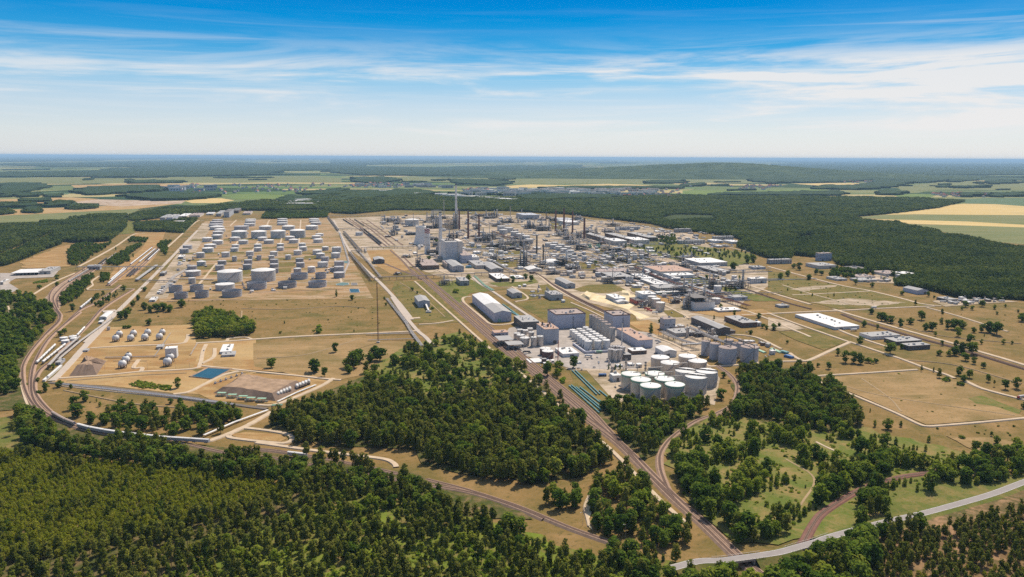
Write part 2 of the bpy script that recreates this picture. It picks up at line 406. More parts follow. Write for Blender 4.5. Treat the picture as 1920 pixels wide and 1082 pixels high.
GM = {
    'straw': mk_ground('straw_grass', [straw, rust, (0.36, 0.25, 0.12), (0.2, 0.15, 0.06)], (0.012, 0.03, 0.4), streak=0.3),
    'rust': mk_ground('rust_grass', [rust, (0.25, 0.16, 0.065), straw, (0.16, 0.12, 0.05)], (0.012, 0.05, 0.4), streak=0.3),
    'farm': mk_ground('tank_farm_ground', [(0.31, 0.185, 0.086), (0.165, 0.125, 0.042), (0.42, 0.305, 0.20), (0.13, 0.1, 0.04)], (0.012, 0.035, 0.2), streak=0.25),
    'pink': mk_ground('pinkish_dry_grass', [(0.265, 0.17, 0.076), (0.175, 0.128, 0.048), (0.335, 0.22, 0.105), (0.125, 0.1, 0.036)], (0.01, 0.03, 0.3), streak=0.35),
    'olive': mk_ground('olive_grass', [(0.150, 0.122, 0.034), (0.100, 0.096, 0.025), (0.215, 0.145, 0.053), (0.07, 0.068, 0.022)], (0.01, 0.04, 0.4)),
    'green': mk_ground('green_grass', [(0.125, 0.135, 0.03), (0.088, 0.105, 0.024), (0.21, 0.155, 0.058), (0.06, 0.075, 0.018)], (0.012, 0.05, 0.4)),
    'glade': mk_ground('glade_grass', [(0.145, 0.148, 0.036), (0.100, 0.130, 0.024), (0.25, 0.175, 0.070), (0.07, 0.085, 0.02)], (0.012, 0.04, 0.4)),
    'moss': mk_ground('mossy_undergrowth', [(0.115, 0.150, 0.020), (0.165, 0.200, 0.026), (0.16, 0.11, 0.045), (0.05, 0.06, 0.014)], (0.02, 0.06, 0.3)),
    'litter': mk_ground('forest_litter', [(0.075, 0.075, 0.022), (0.055, 0.07, 0.015), (0.2, 0.13, 0.065), (0.03, 0.035, 0.012)], (0.02, 0.06, 0.3)),
    'sandlitter': mk_ground('sandy_forest_floor', [(0.17, 0.105, 0.05), (0.08, 0.075, 0.025), (0.34, 0.2, 0.11), (0.05, 0.05, 0.02)], (0.02, 0.05, 0.3)),
    'yard': mk_ground('industrial_yard', [(0.37, 0.285, 0.20), (0.165, 0.125, 0.052), (0.50, 0.405, 0.31), (0.15, 0.115, 0.08)], (0.011, 0.03, 0.09), streak=0.3),
    'concrete': mk_ground('concrete_yard', [(0.34, 0.30, 0.265), (0.28, 0.245, 0.21), (0.42, 0.36, 0.31), (0.2, 0.18, 0.16)], (0.03, 0.08, 0.4)),
    'sand': mk_ground('sand', [(0.62, 0.50, 0.30), (0.5, 0.38, 0.22), (0.7, 0.6, 0.42), (0.4, 0.3, 0.17)], (0.02, 0.06, 0.4)),
    'wheat': mk_ground('wheat_field', [(0.50, 0.36, 0.145), (0.44, 0.33, 0.14), (0.56, 0.41, 0.18), (0.45, 0.32, 0.13)], (0.003, 0.01, 0.1), streak=0.15),
    'crop': mk_ground('green_crop_field', [(0.165, 0.172, 0.07), (0.13, 0.145, 0.055), (0.2, 0.185, 0.08), (0.12, 0.135, 0.05)], (0.002, 0.01, 0.1), streak=0.15),
    'vivid': mk_ground('bright_green_field', [(0.135, 0.185, 0.045), (0.11, 0.155, 0.04), (0.17, 0.2, 0.06), (0.1, 0.14, 0.035)], (0.002, 0.01, 0.1)),
    'grey': mk_ground('grey_green_field', [(0.10, 0.145, 0.075), (0.085, 0.125, 0.06), (0.12, 0.16, 0.085), (0.09, 0.12, 0.06)], (0.002, 0.01, 0.1)),
    'quarry': mk_ground('bare_sand_pit', [(0.38, 0.275, 0.19), (0.27, 0.19, 0.115), (0.52, 0.42, 0.33), (0.24, 0.175, 0.11)], (0.004, 0.02, 0.1)),
    'trackside': mk_ground('trackside_gravel', [(0.30, 0.21, 0.15), (0.24, 0.17, 0.12), (0.40, 0.29, 0.2), (0.17, 0.13, 0.09)], (0.02, 0.07, 0.4)),
}
LAYER = [0]


def patch(kind, name, label, c, pts, jit=0.0, lift=None):
    w = [T(c, *p) for p in pts]
    out = []
    for i, a in enumerate(w):
        b_ = w[(i + 1) % len(w)]; n = max(1, min(60, int((b_ - a).length / 14))) if jit else 1
        t = (b_ - a).normalized(); nr = Vector((-t.y, t.x, 0))
        for k in range(n):
            q = a.lerp(b_, k / n)
            if jit and k: q = q + nr * random.gauss(0, jit)
            out.append(q)
    LAYER[0] += 1; far = min(p.y for p in w)
    z = 0.02 + LAYER[0] * 0.009 + (far * 0.00006 if far > 3800 else 0)
    mb = MB(); mb.face([(p.x, p.y, z) for p in out])
    if (w[1] - w[0]).cross(w[2] - w[0]).z < 0: pass
    o = mb.build(name, GM[kind])
    me = o.data
    if me.polygons[0].normal.z < 0: me.flip_normals()
    return tag(o, label, 'ground', kind='structure')


for a in [
    ('crop', 'field', 'pale green field strip at the far left', 'A', [(0, 100), (380, 80), (760, 60), (1050, 45), (960, 92), (500, 125), (250, 150), (0, 165)]),
    ('straw', 'field', 'straw field beyond the left woods', 'A', [(0, 55), (400, 40), (900, 20), (1330, 10), (1050, 45), (400, 80), (0, 98)]),
    ('quarry', 'sand_pit', 'bare pinkish sand pit at the upper left', 'O', [(420, 318), (560, 312), (830, 318), (920, 322), (1050, 318), (1020, 335), (800, 345), (690, 352), (560, 345), (440, 335)]),
    ('wheat', 'field', 'tan dome-shaped field behind the sand pit', 'O', [(1030, 318), (1130, 303), (1250, 306), (1320, 318), (1230, 332), (1080, 333)]),
    ('vivid', 'field', 'bright green field before the left town', 'O', [(1230, 285), (1420, 280), (1620, 285), (1560, 308), (1330, 312)]),
    ('crop', 'field', 'long green meadow belt under the far left woods', 'O', [(0, 192), (900, 188), (1700, 182), (1920, 190), (1920, 214), (1400, 216), (900, 216), (500, 222), (0, 222)]),
    ('straw', 'field', 'pale straw belt under the left meadow', 'O', [(400, 232), (800, 222), (1100, 226), (1000, 240), (700, 238), (420, 246)]),
    ('straw', 'field', 'straw patch at the far left edge', 'O', [(0, 312), (400, 300), (560, 310), (380, 330), (60, 338), (0, 330)]),
    ('crop', 'field', 'green meadow belt in the middle distance', 'Q', [(240, 190), (400, 180), (700, 186), (960, 200), (1200, 190), (1500, 196), (1920, 190), (1920, 215), (1500, 222), (1000, 225), (500, 212)]),
    ('wheat', 'field', 'narrow golden field behind the town', 'Q', [(920, 236), (1060, 228), (1260, 232), (1500, 224), (1760, 232), (1600, 240), (1150, 244), (960, 248)]),
    ('crop', 'field', 'green meadow belt at the far right', 'S', [(0, 182), (500, 178), (900, 180), (1400, 182), (1480, 195), (1080, 222), (700, 218), (300, 222), (0, 212)]),
    ('vivid', 'field', 'light green field behind the great forest', 'S', [(0, 262), (400, 260), (720, 255), (860, 262), (560, 275), (120, 290), (0, 282)]),
    ('wheat', 'field', 'thin ochre field strip behind the great forest', 'S', [(620, 224), (900, 218), (1080, 226), (1000, 232), (760, 234)]),
    ('crop', 'field', 'pale green field right of the wood tongue', 'S', [(1200, 245), (1430, 215), (1700, 212), (1920, 215), (1920, 262), (1650, 258), (1450, 258), (1250, 268)]),
    ('wheat', 'field', 'thin golden field near the right horizon', 'S', [(1490, 196), (1700, 192), (1920, 196), (1920, 206), (1700, 210), (1500, 204)]),
    ('vivid', 'field', 'vivid green field beside the right village', 'S', [(1180, 288), (1300, 280), (1440, 284), (1390, 302), (1220, 298)]),
    ('grey', 'field', 'blue-green field above the wheat', 'S', [(1590, 312), (1700, 304), (1920, 304), (1920, 350), (1700, 335), (1590, 335)]),
    ('wheat', 'wheat_field', 'broad golden wheat field at the right', 'E', [(880, 172), (1130, 120), (1470, 88), (1700, 92), (1990, 110), (1990, 175), (1500, 172), (1100, 168)]),
    ('crop', 'field', 'green strip between the two wheat fields', 'E', [(640, 192), (880, 172), (1300, 168), (1990, 174), (1990, 250), (1500, 222), (1000, 208)]),
    ('wheat', 'wheat_field', 'narrow golden wheat strip at the right', 'E', [(700, 203), (1000, 208), (1500, 222), (1990, 250), (1990, 268), (1500, 252), (1000, 236), (800, 220)]),
    ('crop', 'field', 'large pale green field right of the great forest', 'E', [(940, 238), (1500, 252), (1990, 268), (1990, 400), (1640, 368), (1440, 322), (1200, 280)]),
    ('grey', 'lake', 'narrow pale lake at the far left', 'O', [(190, 278), (300, 272), (400, 276), (380, 284), (260, 286)]),
    # plant
    ('farm', 'ground', 'rust-brown ground of the tank farm', 'X', [(372, 428), (385, 415), (615, 408), (650, 468), (700, 560), (520, 562), (300, 566), (290, 540)]),
    ('yard', 'yard', 'pale yard strip beside the tank farm', 'X', [(270, 560), (330, 480), (380, 418), (400, 420), (350, 500), (312, 560)]),
    ('yard', 'yard', 'pale gravel yard of the refinery', 'X', [(612, 410), (800, 402), (1010, 404), (1160, 416), (1300, 440), (1360, 480), (1470, 520), (1400, 560), (1330, 640), (1300, 690), (1240, 700), (1190, 590), (1020, 545), (860, 532), (770, 500), (700, 500), (655, 468)]),
    ('straw', 'ground', 'straw grass of the sphere yard', 'F', [(440, 605), (560, 470), (690, 330), (800, 215), (1450, 195), (1470, 330), (1920, 300), (1920, 560), (1520, 525), (1050, 555), (780, 580)]),
    ('rust', 'ground', 'rust grass in front of the sphere tanks', 'F', [(650, 372), (1180, 352), (1450, 350), (1430, 440), (1000, 445), (560, 470)]),
    ('rust', 'ground', 'rust grass around the twin sphere groups', 'F', [(700, 575), (820, 450), (1480, 440), (1450, 520), (1050, 545)]),
    ('straw', 'ground', 'straw grass strip above the pipeline road', 'F', [(360, 640), (430, 600), (1050, 552), (1440, 535), (1590, 605), (1780, 560), (1900, 560), (1580, 720), (1300, 710), (780, 650)]),
    ('pink', 'field', 'pinkish dry field beside the lone trees', 'G', [(300, 335), (1100, 292), (1540, 340), (1480, 420), (1290, 480), (1180, 560), (970, 605), (600, 570), (300, 510)]),
    ('rust', 'ground', 'rust grass strip along the pond road', 'G', [(0, 470), (300, 455), (310, 510), (600, 570), (960, 606), (600, 560), (0, 512)]),
    ('rust', 'ground', 'rust ground around the earth mound', 'G', [(180, 560), (560, 575), (880, 620), (700, 700), (480, 790), (0, 770), (-160, 690)]),
    ('rust', 'ground', 'rust ground inside the lay-by loop', 'G', [(130, 1020), (250, 1000), (500, 1020), (550, 1050), (500, 1075), (180, 1045)]),
    ('olive', 'field', 'olive meadow left of the silo plant', 'C', [(1300, 950), (1560, 930), (1700, 920), (1920, 1060), (1920, 1100), (1860, 1130), (1600, 1130)]),
    ('olive', 'field', 'olive grass between rails and white hall', 'C', [(400, 790), (660, 790), (800, 990), (960, 1100), (540, 1100), (460, 980), (380, 850)]),
    ('rust', 'ground', 'orange bare ground beside the rail yard', 'C', [(190, 560), (380, 550), (520, 700), (380, 740), (240, 660)]),
    ('green', 'ground', 'green verge left of the white hall', 'C', [(690, 800), (960, 770), (1150, 860), (960, 880), (900, 980), (820, 930)]),
    ('concrete', 'yard', 'grey paved yard of the silo plant', 'H', [(420, 380), (640, 340), (760, 390), (1180, 380), (1500, 420), (1560, 480), (1480, 620), (1380, 690), (1100, 700), (900, 690), (540, 590), (330, 500)]),
    ('yard', 'yard', 'pale yard around the green-rimmed tanks', 'H', [(830, 680), (1100, 690), (1380, 690), (1480, 620), (1900, 640), (2000, 760), (1960, 960), (1700, 900), (1340, 975), (1180, 900), (1000, 700), (880, 700)]),
    ('olive', 'ground', 'olive grass under the turquoise pipes', 'H', [(870, 700), (1000, 705), (1180, 900), (1340, 985), (1200, 1000), (1100, 1040), (860, 830), (900, 770)]),
    ('rust', 'ground', 'rust ground behind the grey tanks', 'I', [(1250, 360), (1340, 350), (1660, 440), (1620, 470), (1540, 440)]),
    ('sand', 'ground', 'bright sand lot in the middle', 'D', [(190, 690), (260, 670), (360, 700), (600, 690), (640, 740), (560, 800), (720, 860), (640, 880), (540, 800), (440, 770), (260, 730)]),
    ('olive', 'ground', 'olive lawn between the sand lots', 'D', [(140, 650), (240, 620), (440, 610), (540, 660), (360, 680), (200, 668)]),
    ('olive', 'ground', 'olive lawn right of the gas tanks', 'D', [(810, 810), (920, 805), (1000, 860), (860, 862)]),
    ('rust', 'ground', 'brown lawn beside the dark halls', 'D', [(540, 900), (700, 880), (820, 930), (800, 1000), (640, 960)]),
    ('olive', 'ground', 'olive plot before the boiler house pipes', 'C', [(1060, 570), (1360, 560), (1380, 596), (1080, 604)]),
    ('olive', 'ground', 'olive plot right of the boiler house', 'C', [(1080, 630), (1320, 618), (1330, 680), (1200, 690)]),
    ('olive', 'ground', 'olive plot under the second pipe line', 'C', [(920, 530), (1250, 522), (1260, 545), (940, 555)]),
    ('green', 'ground', 'overgrown plot with bushes at the pipe rack', 'C', [(1100, 800), (1180, 800), (1400, 790), (1440, 760), (1480, 800), (1330, 830), (1180, 830)]),
    ('olive', 'ground', 'olive plot beside the rubble yard', 'C', [(1260, 880), (1480, 860), (1560, 900), (1400, 930), (1300, 930)]),
    ('olive', 'ground', 'olive plot at the meadow road', 'C', [(1480, 820), (1580, 810), (1620, 860), (1520, 880)]),
    ('olive', 'ground', 'olive plot right of the crackers', 'C', [(1600, 610), (1740, 650), (1900, 650), (1900, 715), (1760, 700)]),
    ('olive', 'ground', 'olive strip behind the red chimneys', 'C', [(520, 290), (760, 275), (1010, 270), (1000, 285), (700, 292)]),
    ('olive', 'ground', 'yellowish lot behind the red chimneys', 'C', [(1560, 330), (1640, 340), (1660, 400), (1580, 400)]),
    ('green', 'ground', 'green office quarter under the forest', 'D', [(520, 320), (760, 270), (1100, 330), (1480, 380), (1500, 450), (1300, 480), (1080, 440), (900, 430), (700, 380)]),
    ('olive', 'ground', 'olive ground behind the long avenue', 'D', [(300, 340), (520, 400), (560, 440), (420, 440), (340, 380)]),
    ('olive', 'ground', 'olive ground right of the pipe racks', 'D', [(440, 395), (640, 450), (700, 500), (560, 470)]),
    ('rust', 'ground', 'brown plot beside the works hall', 'D', [(760, 690), (1060, 690), (1000, 720), (880, 760), (800, 740)]),
    ('olive', 'ground', 'olive plot left of the chemical works', 'D', [(560, 640), (640, 640), (680, 700), (620, 720)]),
    ('olive', 'ground', 'olive lawn in the refinery', 'D', [(230, 430), (420, 450), (480, 490), (300, 490)]),
    ('olive', 'ground', 'olive lawn along the right avenue', 'D', [(350, 330), (480, 350), (900, 470), (860, 480), (560, 420)]),
    ('green', 'ground', 'green overgrown land before the right avenue', 'D', [(900, 600), (1080, 560), (1240, 620), (1700, 740), (1500, 740), (1200, 640)]),
    ('rust', 'ground', 'rust lawn left of the white warehouse', 'D', [(1000, 820), (1230, 812), (1560, 800), (1640, 830), (1560, 850), (1260, 860), (1180, 850)]),
    ('olive', 'field', 'olive grass of the empty building lots', 'E', [(0, 590), (300, 660), (760, 740), (1100, 830), (1200, 855), (520, 880), (0, 745)]),
    ('yard', 'ground', 'pale foundations on the empty lots', 'E', [(160, 730), (340, 705), (560, 700), (440, 720), (260, 745)], 3.0),
    ('yard', 'ground', 'pale rubble lines on the lots', 'E', [(300, 830), (600, 800), (1050, 830), (900, 850), (560, 850)], 4.0),
    ('yard', 'yard', 'pale truck yard at the forest edge', 'E', [(1230, 820), (1350, 800), (1600, 795), (1880, 825), (1600, 840), (1330, 862)]),
    ('yard', 'yard', 'pale depot yard under the forest', 'E', [(660, 690), (860, 600), (1040, 610), (1180, 660), (960, 690), (760, 680)]),
    ('pink', 'field', 'large dry field inside the path loop', 'J', [(360, 520), (1110, 465), (1400, 530), (1640, 640), (1920, 810), (1190, 870), (960, 770), (720, 665)], 0.0),
    ('green', 'ground', 'green damp patch in the dry field', 'J', [(1500, 670), (1600, 650), (1760, 710), (1900, 760), (1880, 790), (1700, 730), (1560, 710)], 3.0),
    ('pink', 'ground', 'bare pinkish ground under the field', 'J', [(1330, 950), (1600, 960), (1850, 1000), (1920, 1080), (1600, 1080)], 4.0),
    ('yard', 'yard', 'stony lot beside the white warehouse', 'J', [(0, 60), (140, 90), (280, 150), (90, 165), (0, 150)]),
    ('olive', 'field', 'olive field left of the branching paths', 'J', [(80, 170), (400, 190), (590, 245), (420, 310), (200, 230)]),
    ('concrete', 'yard', 'bare grey station yard at the left edge', 'A', [(0, 530), (100, 530), (270, 500), (450, 500), (400, 560), (120, 570), (60, 600), (140, 650), (60, 690), (0, 680)]),
    ('rust', 'field', 'rust-brown field among the left woods', 'A', [(150, 450), (320, 380), (460, 330), (600, 310), (560, 400), (520, 480), (260, 495), (180, 490)], 5.0),
    ('rust', 'ground', 'brown ground of the left rail yard', 'A', [(780, 600), (860, 500), (960, 430), (1060, 350), (1100, 290), (1000, 290), (1020, 230), (1240, 222), (1200, 330), (1160, 420), (1000, 570)]),
    ('green', 'ground', 'green clearing between the left woods', 'A', [(940, 140), (1010, 140), (1010, 230), (890, 240)]),
    ('trackside', 'ground', 'brown gravel of the track fan', 'A', [(330, 720), (460, 610), (640, 510), (700, 510), (560, 600), (470, 700), (450, 800), (400, 790)]),
    ('green', 'field', 'green grass below the railway curve', 'K', [(-60, 20), (60, 10), (150, 100), (250, 190), (420, 250), (100, 240), (-60, 215)], 2.0),
    ('sand', 'ground', 'pale path head at the sand track', 'M', [(490, 600), (520, 590), (510, 700), (540, 770), (500, 730)], 1.0),
    # forest floors
    ('litter', 'ground', 'dark floor of the near pine plantation', 'X', [(-150, 845), (84, 848), (225, 873), (461, 898), (640, 920), (640, 1000), (420, 1040), (300, 1200), (-300, 1200)], 3.0),
    ('moss', 'ground', 'mossy floor of the open near wood', 'X', [(300, 1200), (420, 1035), (640, 915), (800, 950), (960, 985), (1100, 1040), (1290, 1060), (1320, 1200)], 3.0),
    ('litter', 'ground', 'floor of the tree belt along the train', 'X', [(30, 775), (130, 805), (350, 830), (500, 850), (760, 885), (900, 930), (1000, 975), (900, 975), (640, 912), (330, 875), (60, 835)], 2.0),
    ('litter', 'ground', 'dark floor of the middle pine forest', 'X', [(505, 792), (590, 747), (700, 700), (800, 740), (900, 700), (990, 700), (1040, 755), (1145, 865), (1090, 895), (1010, 908), (870, 890), (790, 870), (780, 845), (555, 832)], 3.0),
    ('glade', 'ground', 'grassy glades above the middle forest', 'X', [(690, 695), (750, 655), (860, 622), (950, 668), (1000, 700), (900, 720), (800, 745)], 3.0),
    ('glade', 'ground', 'olive glade of the lower right woods', 'X', [(1240, 830), (1300, 790), (1440, 770), (1600, 800), (1850, 860), (1700, 1000), (1560, 1010), (1380, 1020), (1310, 960)], 4.0),
    ('green', 'ground', 'green meadow between spur and highway', 'N', [(1010, 470), (1200, 400), (1320, 400), (1900, 400), (1920, 425), (1500, 570), (1240, 640), (1000, 660), (1000, 560)], 2.0),
    ('litter', 'ground', 'floor of the dense right grove', 'X', [(1380, 770), (1370, 720), (1440, 690), (1500, 690), (1560, 720), (1620, 800), (1560, 815), (1450, 800)], 3.0),
    ('litter', 'ground', 'floor of the grove behind the tanks', 'X', [(1120, 770), (1250, 768), (1330, 780), (1240, 850), (1200, 870)], 3.0),
    ('sandlitter', 'ground', 'sandy floor of the right pine plantation', 'X', [(1600, 1200), (1640, 1000), (1720, 965), (1940, 905), (2150, 850), (2300, 1200)], 3.0),
    ('litter', 'ground', 'floor of the left edge woods', 'X', [(-80, 550), (50, 556), (104, 590), (60, 650), (38, 690), (50, 770), (-100, 770)], 3.0),
]: patch(*a[:5], jit=a[5] if len(a) > 5 else 0.0)
# green strips inside the tank farm
for i, (x0, x1, y, h) in enumerate([(260, 480, 330, 14), (540, 1380, 325, 12), (190, 700, 445, 12), (700, 1500, 400, 10), (150, 480, 505, 12), (200, 520, 580, 26), (360, 500, 620, 14), (700, 1480, 500, 14), (560, 720, 510, 12), (1000, 1150, 550, 26), (700, 800, 600, 26), (1010, 1120, 600, 24), (560, 940, 620, 14), (1240, 1400, 470, 12), (1060, 1460, 445, 10)]):
    a = T('B', x0, y); b_ = T('B', x1, y); dv = VX * ((b_ - a).length)
    q = [a, a + dv, a + dv + UY * h * mpp(a) * 2.2, a + UY * h * mpp(a) * 2.2]
    mb = MB(); mb.face([(p.x, p.y, 0.5 + i * 0.01) for p in q])
    tag(mb.build('grass_strip', GM['olive']), 'green grass strip between the tank rows', 'ground', kind='structure', at=a)
# ------------------------------------------------------------------ roads and tracks
M_path = mk('pale_track', (0.52, 0.405, 0.285), 0.95, var=0.22, scale=0.09, spec=0.05)
M_conc = mk('road_concrete', (0.46, 0.385, 0.315), 0.9, var=0.15, scale=0.1, spec=0.1)
M_asph = mk('highway_asphalt', (0.28, 0.25, 0.232), 0.85, var=0.12, scale=0.2, spec=0.1)
M_dark = mk('worn_asphalt', (0.16, 0.135, 0.115), 0.9, var=0.25, scale=0.1, spec=0.1)
M_bal = mk('track_ballast', (0.37, 0.25, 0.178), 0.95, var=0.28, scale=0.25, spec=0.05)
M_slp = mk('sleepers', (0.135, 0.088, 0.066), 0.9, var=0.35, scale=0.8, spec=0.05)
M_rail = mk('rail_steel', (0.20, 0.13, 0.10), 0.5, 0.5, var=0.2, scale=1.0)
M_red = mk('red_ballast', (0.21, 0.11, 0.085), 0.95, var=0.25, scale=0.25, spec=0.05)
RZ = [1.0]; WM_track = mk('worn_track', (0.36, 0.26, 0.15), 0.95, var=0.3, scale=0.05, spec=0.05)


def road(label, w, c, pts, mat=M_path, name='road', curve=True, jit=0.06, z=None):
    p = [T(c, *q) for q in pts]
    p = smooth_line(p, 6) if curve else p
    q = []
    for a, b_ in zip(p[:-1], p[1:]):
        n = max(1, int((b_ - a).length / 40)); q += [a.lerp(b_, k / n) for k in range(n)]
    q.append(p[-1]); RZ[0] += 0.004; w = w * .72 if w > 6.5 else w * .85
    mb = MB(); ribbon(mb, q, w, RZ[0] if z is None else z, 0, jit, edge=0.35); excl(q, w / 2 + 1.5)
    return tag(mb.build(name, mat), label, 'road' if 'road' in name or name == 'avenue' else 'path', kind='structure', at=q[len(q) // 2])


for a in [
    ('long pale avenue left of the tank farm', 11, 'A', [(1480, 210), (1170, 530), (870, 830), (760, 935), (640, 1050)], M_conc),
    ('narrow outer road beside the left avenue', 7, 'A', [(1530, 135), (1470, 145), (1250, 340)], M_path),
    ('avenue past the sphere tanks', 13, 'F', [(860, 105), (790, 195), (650, 345), (540, 470), (430, 585), (385, 620)], M_conc),
    ('paved apron at the loading station', 26, 'F', [(770, 100), (870, 90)], M_conc),
    ('path under the sphere tanks', 6, 'F', [(680, 372), (1000, 355), (1340, 340), (1400, 310), (1410, 270)], M_path),
    ('bending road south of the spheres', 7, 'F', [(430, 600), (780, 577), (1050, 550), (1440, 528), (1500, 490), (1520, 400), (1545, 345)], M_path),
    ('short spur to the twin spheres', 6, 'F', [(1055, 550), (1065, 520), (1000, 520), (1040, 460)], M_path),
    ('road to the small white building', 7, 'F', [(1510, 490), (1600, 440), (1610, 375)], M_path),
    ('pond road above the mound', 7, 'G', [(-90, 505), (0, 515), (300, 547), (600, 577), (860, 605), (960, 612)], M_path),
    ('road right of the mound', 7, 'G', [(900, 600), (820, 650), (700, 705), (470, 795), (330, 800)], M_path),
    ('road left of the mound', 6, 'G', [(190, 545), (60, 580), (-60, 640), (-180, 700), (-300, 720)], M_path),
    ('long pipeline road below the spheres', 9, 'F', [(370, 632), (780, 668), (1300, 728), (1800, 803), (2000, 830)], M_dark),
    ('pale verge path beside the pipeline road', 4, 'F', [(450, 655), (780, 690), (1300, 745), (1700, 800)], M_path),
    ('path below the forest corner', 9, 'G', [(440, 850), (300, 930), (180, 990), (0, 1060), (-40, 1070)], M_path),
    ('pale lay-by loop path', 6, 'G', [(110, 1030), (180, 985), (260, 975), (520, 1010), (590, 1045), (560, 1080), (460, 1085), (150, 1050), (110, 1030)], M_path),
    ('path between train and forest', 7, 'L', [(0, 180), (150, 200), (400, 235), (700, 270), (860, 292), (920, 320), (935, 345)], M_path),
    ('straight path above the pink field', 9, 'G', [(-130, 335), (0, 328), (100, 322), (600, 287), (1200, 260), (1480, 247), (1540, 235)], M_path),
    ('small loop path by the grove', 5, 'G', [(100, 320), (120, 300), (240, 292), (300, 310)], M_path),
    ('pipeline avenue right of the tank farm', 11, 'C', [(-60, 330), (60, 560), (160, 680), (290, 800), (420, 940), (530, 1080)], M_conc),
    ('lower end of the pipeline avenue', 10, 'G', [(1340, -10), (1410, 95), (1520, 230), (1590, 290), (1640, 345)], M_conc),
    ('pale spur left of the barn', 5, 'G', [(1540, 195), (1680, 185), (1800, 165)], M_path),
    ('bright concrete pad by the barn', 14, 'G', [(1480, 150), (1550, 145)], M_path),
    ('curved drive around the white hall', 6, 'H', [(130, 145), (75, 155), (85, 195), (200, 290), (290, 355), (420, 350), (480, 330)], M_path),
    ('road along the turquoise pipes to the refinery', 9, 'C', [(985, 760), (1040, 810), (1140, 870), (1300, 980), (1480, 1100), (1540, 1140)], M_conc),
    ('pale drive behind the white hall', 5, 'C', [(1280, 830), (1400, 915), (1300, 945)], M_path),
    ('pale road beside the middle branch line', 8, 'D', [(-130, 540), (0, 640), (200, 750), (430, 860), (470, 890)], M_path),
    ('pale track along the olive meadow', 4, 'D', [(120, 750), (260, 810), (400, 880)], M_path),
    ('long avenue on the right side of the plant', 10, 'D', [(300, 290), (500, 345), (700, 400), (920, 470), (1060, 512), (1400, 605), (1700, 700), (1920, 765)], M_path),
    ('avenue past the white warehouse', 10, 'J', [(490, 0), (700, 65), (1000, 150), (1180, 200), (1400, 262), (1560, 312), (1760, 370), (1990, 440)], M_path),
    ('upper pale road at the forest edge', 9, 'E', [(0, 560), (300, 640), (560, 705), (760, 742), (1000, 800), (1150, 840), (1300, 858)], M_path),
    ('track across the right meadow', 5, 'E', [(1190, 868), (1400, 925), (1640, 1000), (1800, 1050)], M_path),
    ('cross road above the white warehouse', 8, 'E', [(-200, 925), (0, 915), (300, 900), (560, 890), (900, 872), (1250, 858)], M_path),
    ('cross road of the empty lots', 6, 'E', [(180, 775), (400, 765), (770, 745)], M_path),
    ('track between the empty lots', 4, 'E', [(110, 700), (320, 765), (640, 850)], M_path),
    ('road left of the white warehouse', 7, 'J', [(0, 30), (200, 105), (400, 175), (610, 248)], M_path),
    ('path beside the low grey halls', 6, 'J', [(480, 130), (600, 185), (760, 240), (900, 285)], M_path),
    ('pale road to the path fork', 7, 'J', [(610, 245), (850, 325), (1000, 375), (1200, 450), (1330, 490), (1400, 520)], M_path),
    ('hooked road under the grey halls', 8, 'J', [(610, 250), (450, 320), (330, 375), (280, 388), (220, 370), (160, 330)], M_path),
    ('path toward the green tanks', 6, 'J', [(280, 390), (180, 392), (60, 395), (-100, 405)], M_path),
    ('pale road beyond the roundabout', 8, 'J', [(1480, 540), (1600, 595), (1760, 640), (1900, 675), (1960, 690)], M_path),
    ('upper path of the dry field loop', 5, 'J', [(335, 520), (345, 505), (400, 500), (700, 482), (1120, 455)], M_path),
    ('lower path of the dry field loop', 5, 'J', [(335, 520), (440, 572), (560, 615), (720, 680), (960, 782), (1120, 860), (1190, 880), (1300, 875), (1600, 850), (1960, 815)], M_path),
    ('path in the shrub glade', 3, 'J', [(360, 1000), (440, 1040), (520, 1075)], M_path),
    ('service road by the chemical works', 7, 'I', [(590, 340), (760, 400), (950, 500), (1080, 600), (1180, 610), (1480, 590), (1660, 575)], M_path),
    ('service road past the gas tanks', 7, 'D', [(540, 660), (700, 720), (860, 790), (980, 850), (1000, 870)], M_path),
    ('road from the dark hall to the right', 6, 'D', [(1080, 800), (1400, 805), (1800, 960), (1920, 1010)], M_path),
    ('lane under the dark halls', 6, 'D', [(1260, 985), (1500, 1010), (1700, 1100)], M_path),
    ('forest edge road in the refinery', 7, 'D', [(1180, 190), (1240, 235), (1420, 270), (1680, 320)], M_path),
    ('white road between office blocks', 6, 'D', [(1130, 290), (1280, 330), (1480, 375)], M_path),
    ('refinery cross street at the pipe rack', 8, 'C', [(700, 700), (840, 745), (1050, 745)], M_path),
    ('pale refinery main street', 8, 'C', [(1000, 300), (1160, 370), (1340, 470), (1560, 600), (1760, 700)], M_path),
    ('sandy footpath in the forest glade', 2.5, 'M', [(520, 520), (485, 610), (500, 680), (515, 740)], M_path),
    ('path along the left rails', 4, 'A', [(200, 720), (330, 640), (420, 590), (560, 530)], M_path),
    ('winding path between left shrubs', 4, 'A', [(760, 540), (690, 590), (695, 620), (655, 655), (800, 652), (1010, 648)], M_path),
    ('grass track beside the left wood', 5, 'A', [(0, 395), (180, 330), (330, 270), (420, 210)], M_path),
    ('pale road left of the rail yard', 6, 'A', [(590, 480), (760, 390), (880, 320), (1000, 240), (1080, 230)], M_path),
    ('pale path by the western curve', 3, 'F', [(160, 540), (155, 620), (180, 730), (215, 820)], M_path),
    ('pale path at the left edge', 4, 'A', [(0, 900), (70, 830), (60, 780)], M_path),
]: road(*a[:4], mat=a[4])
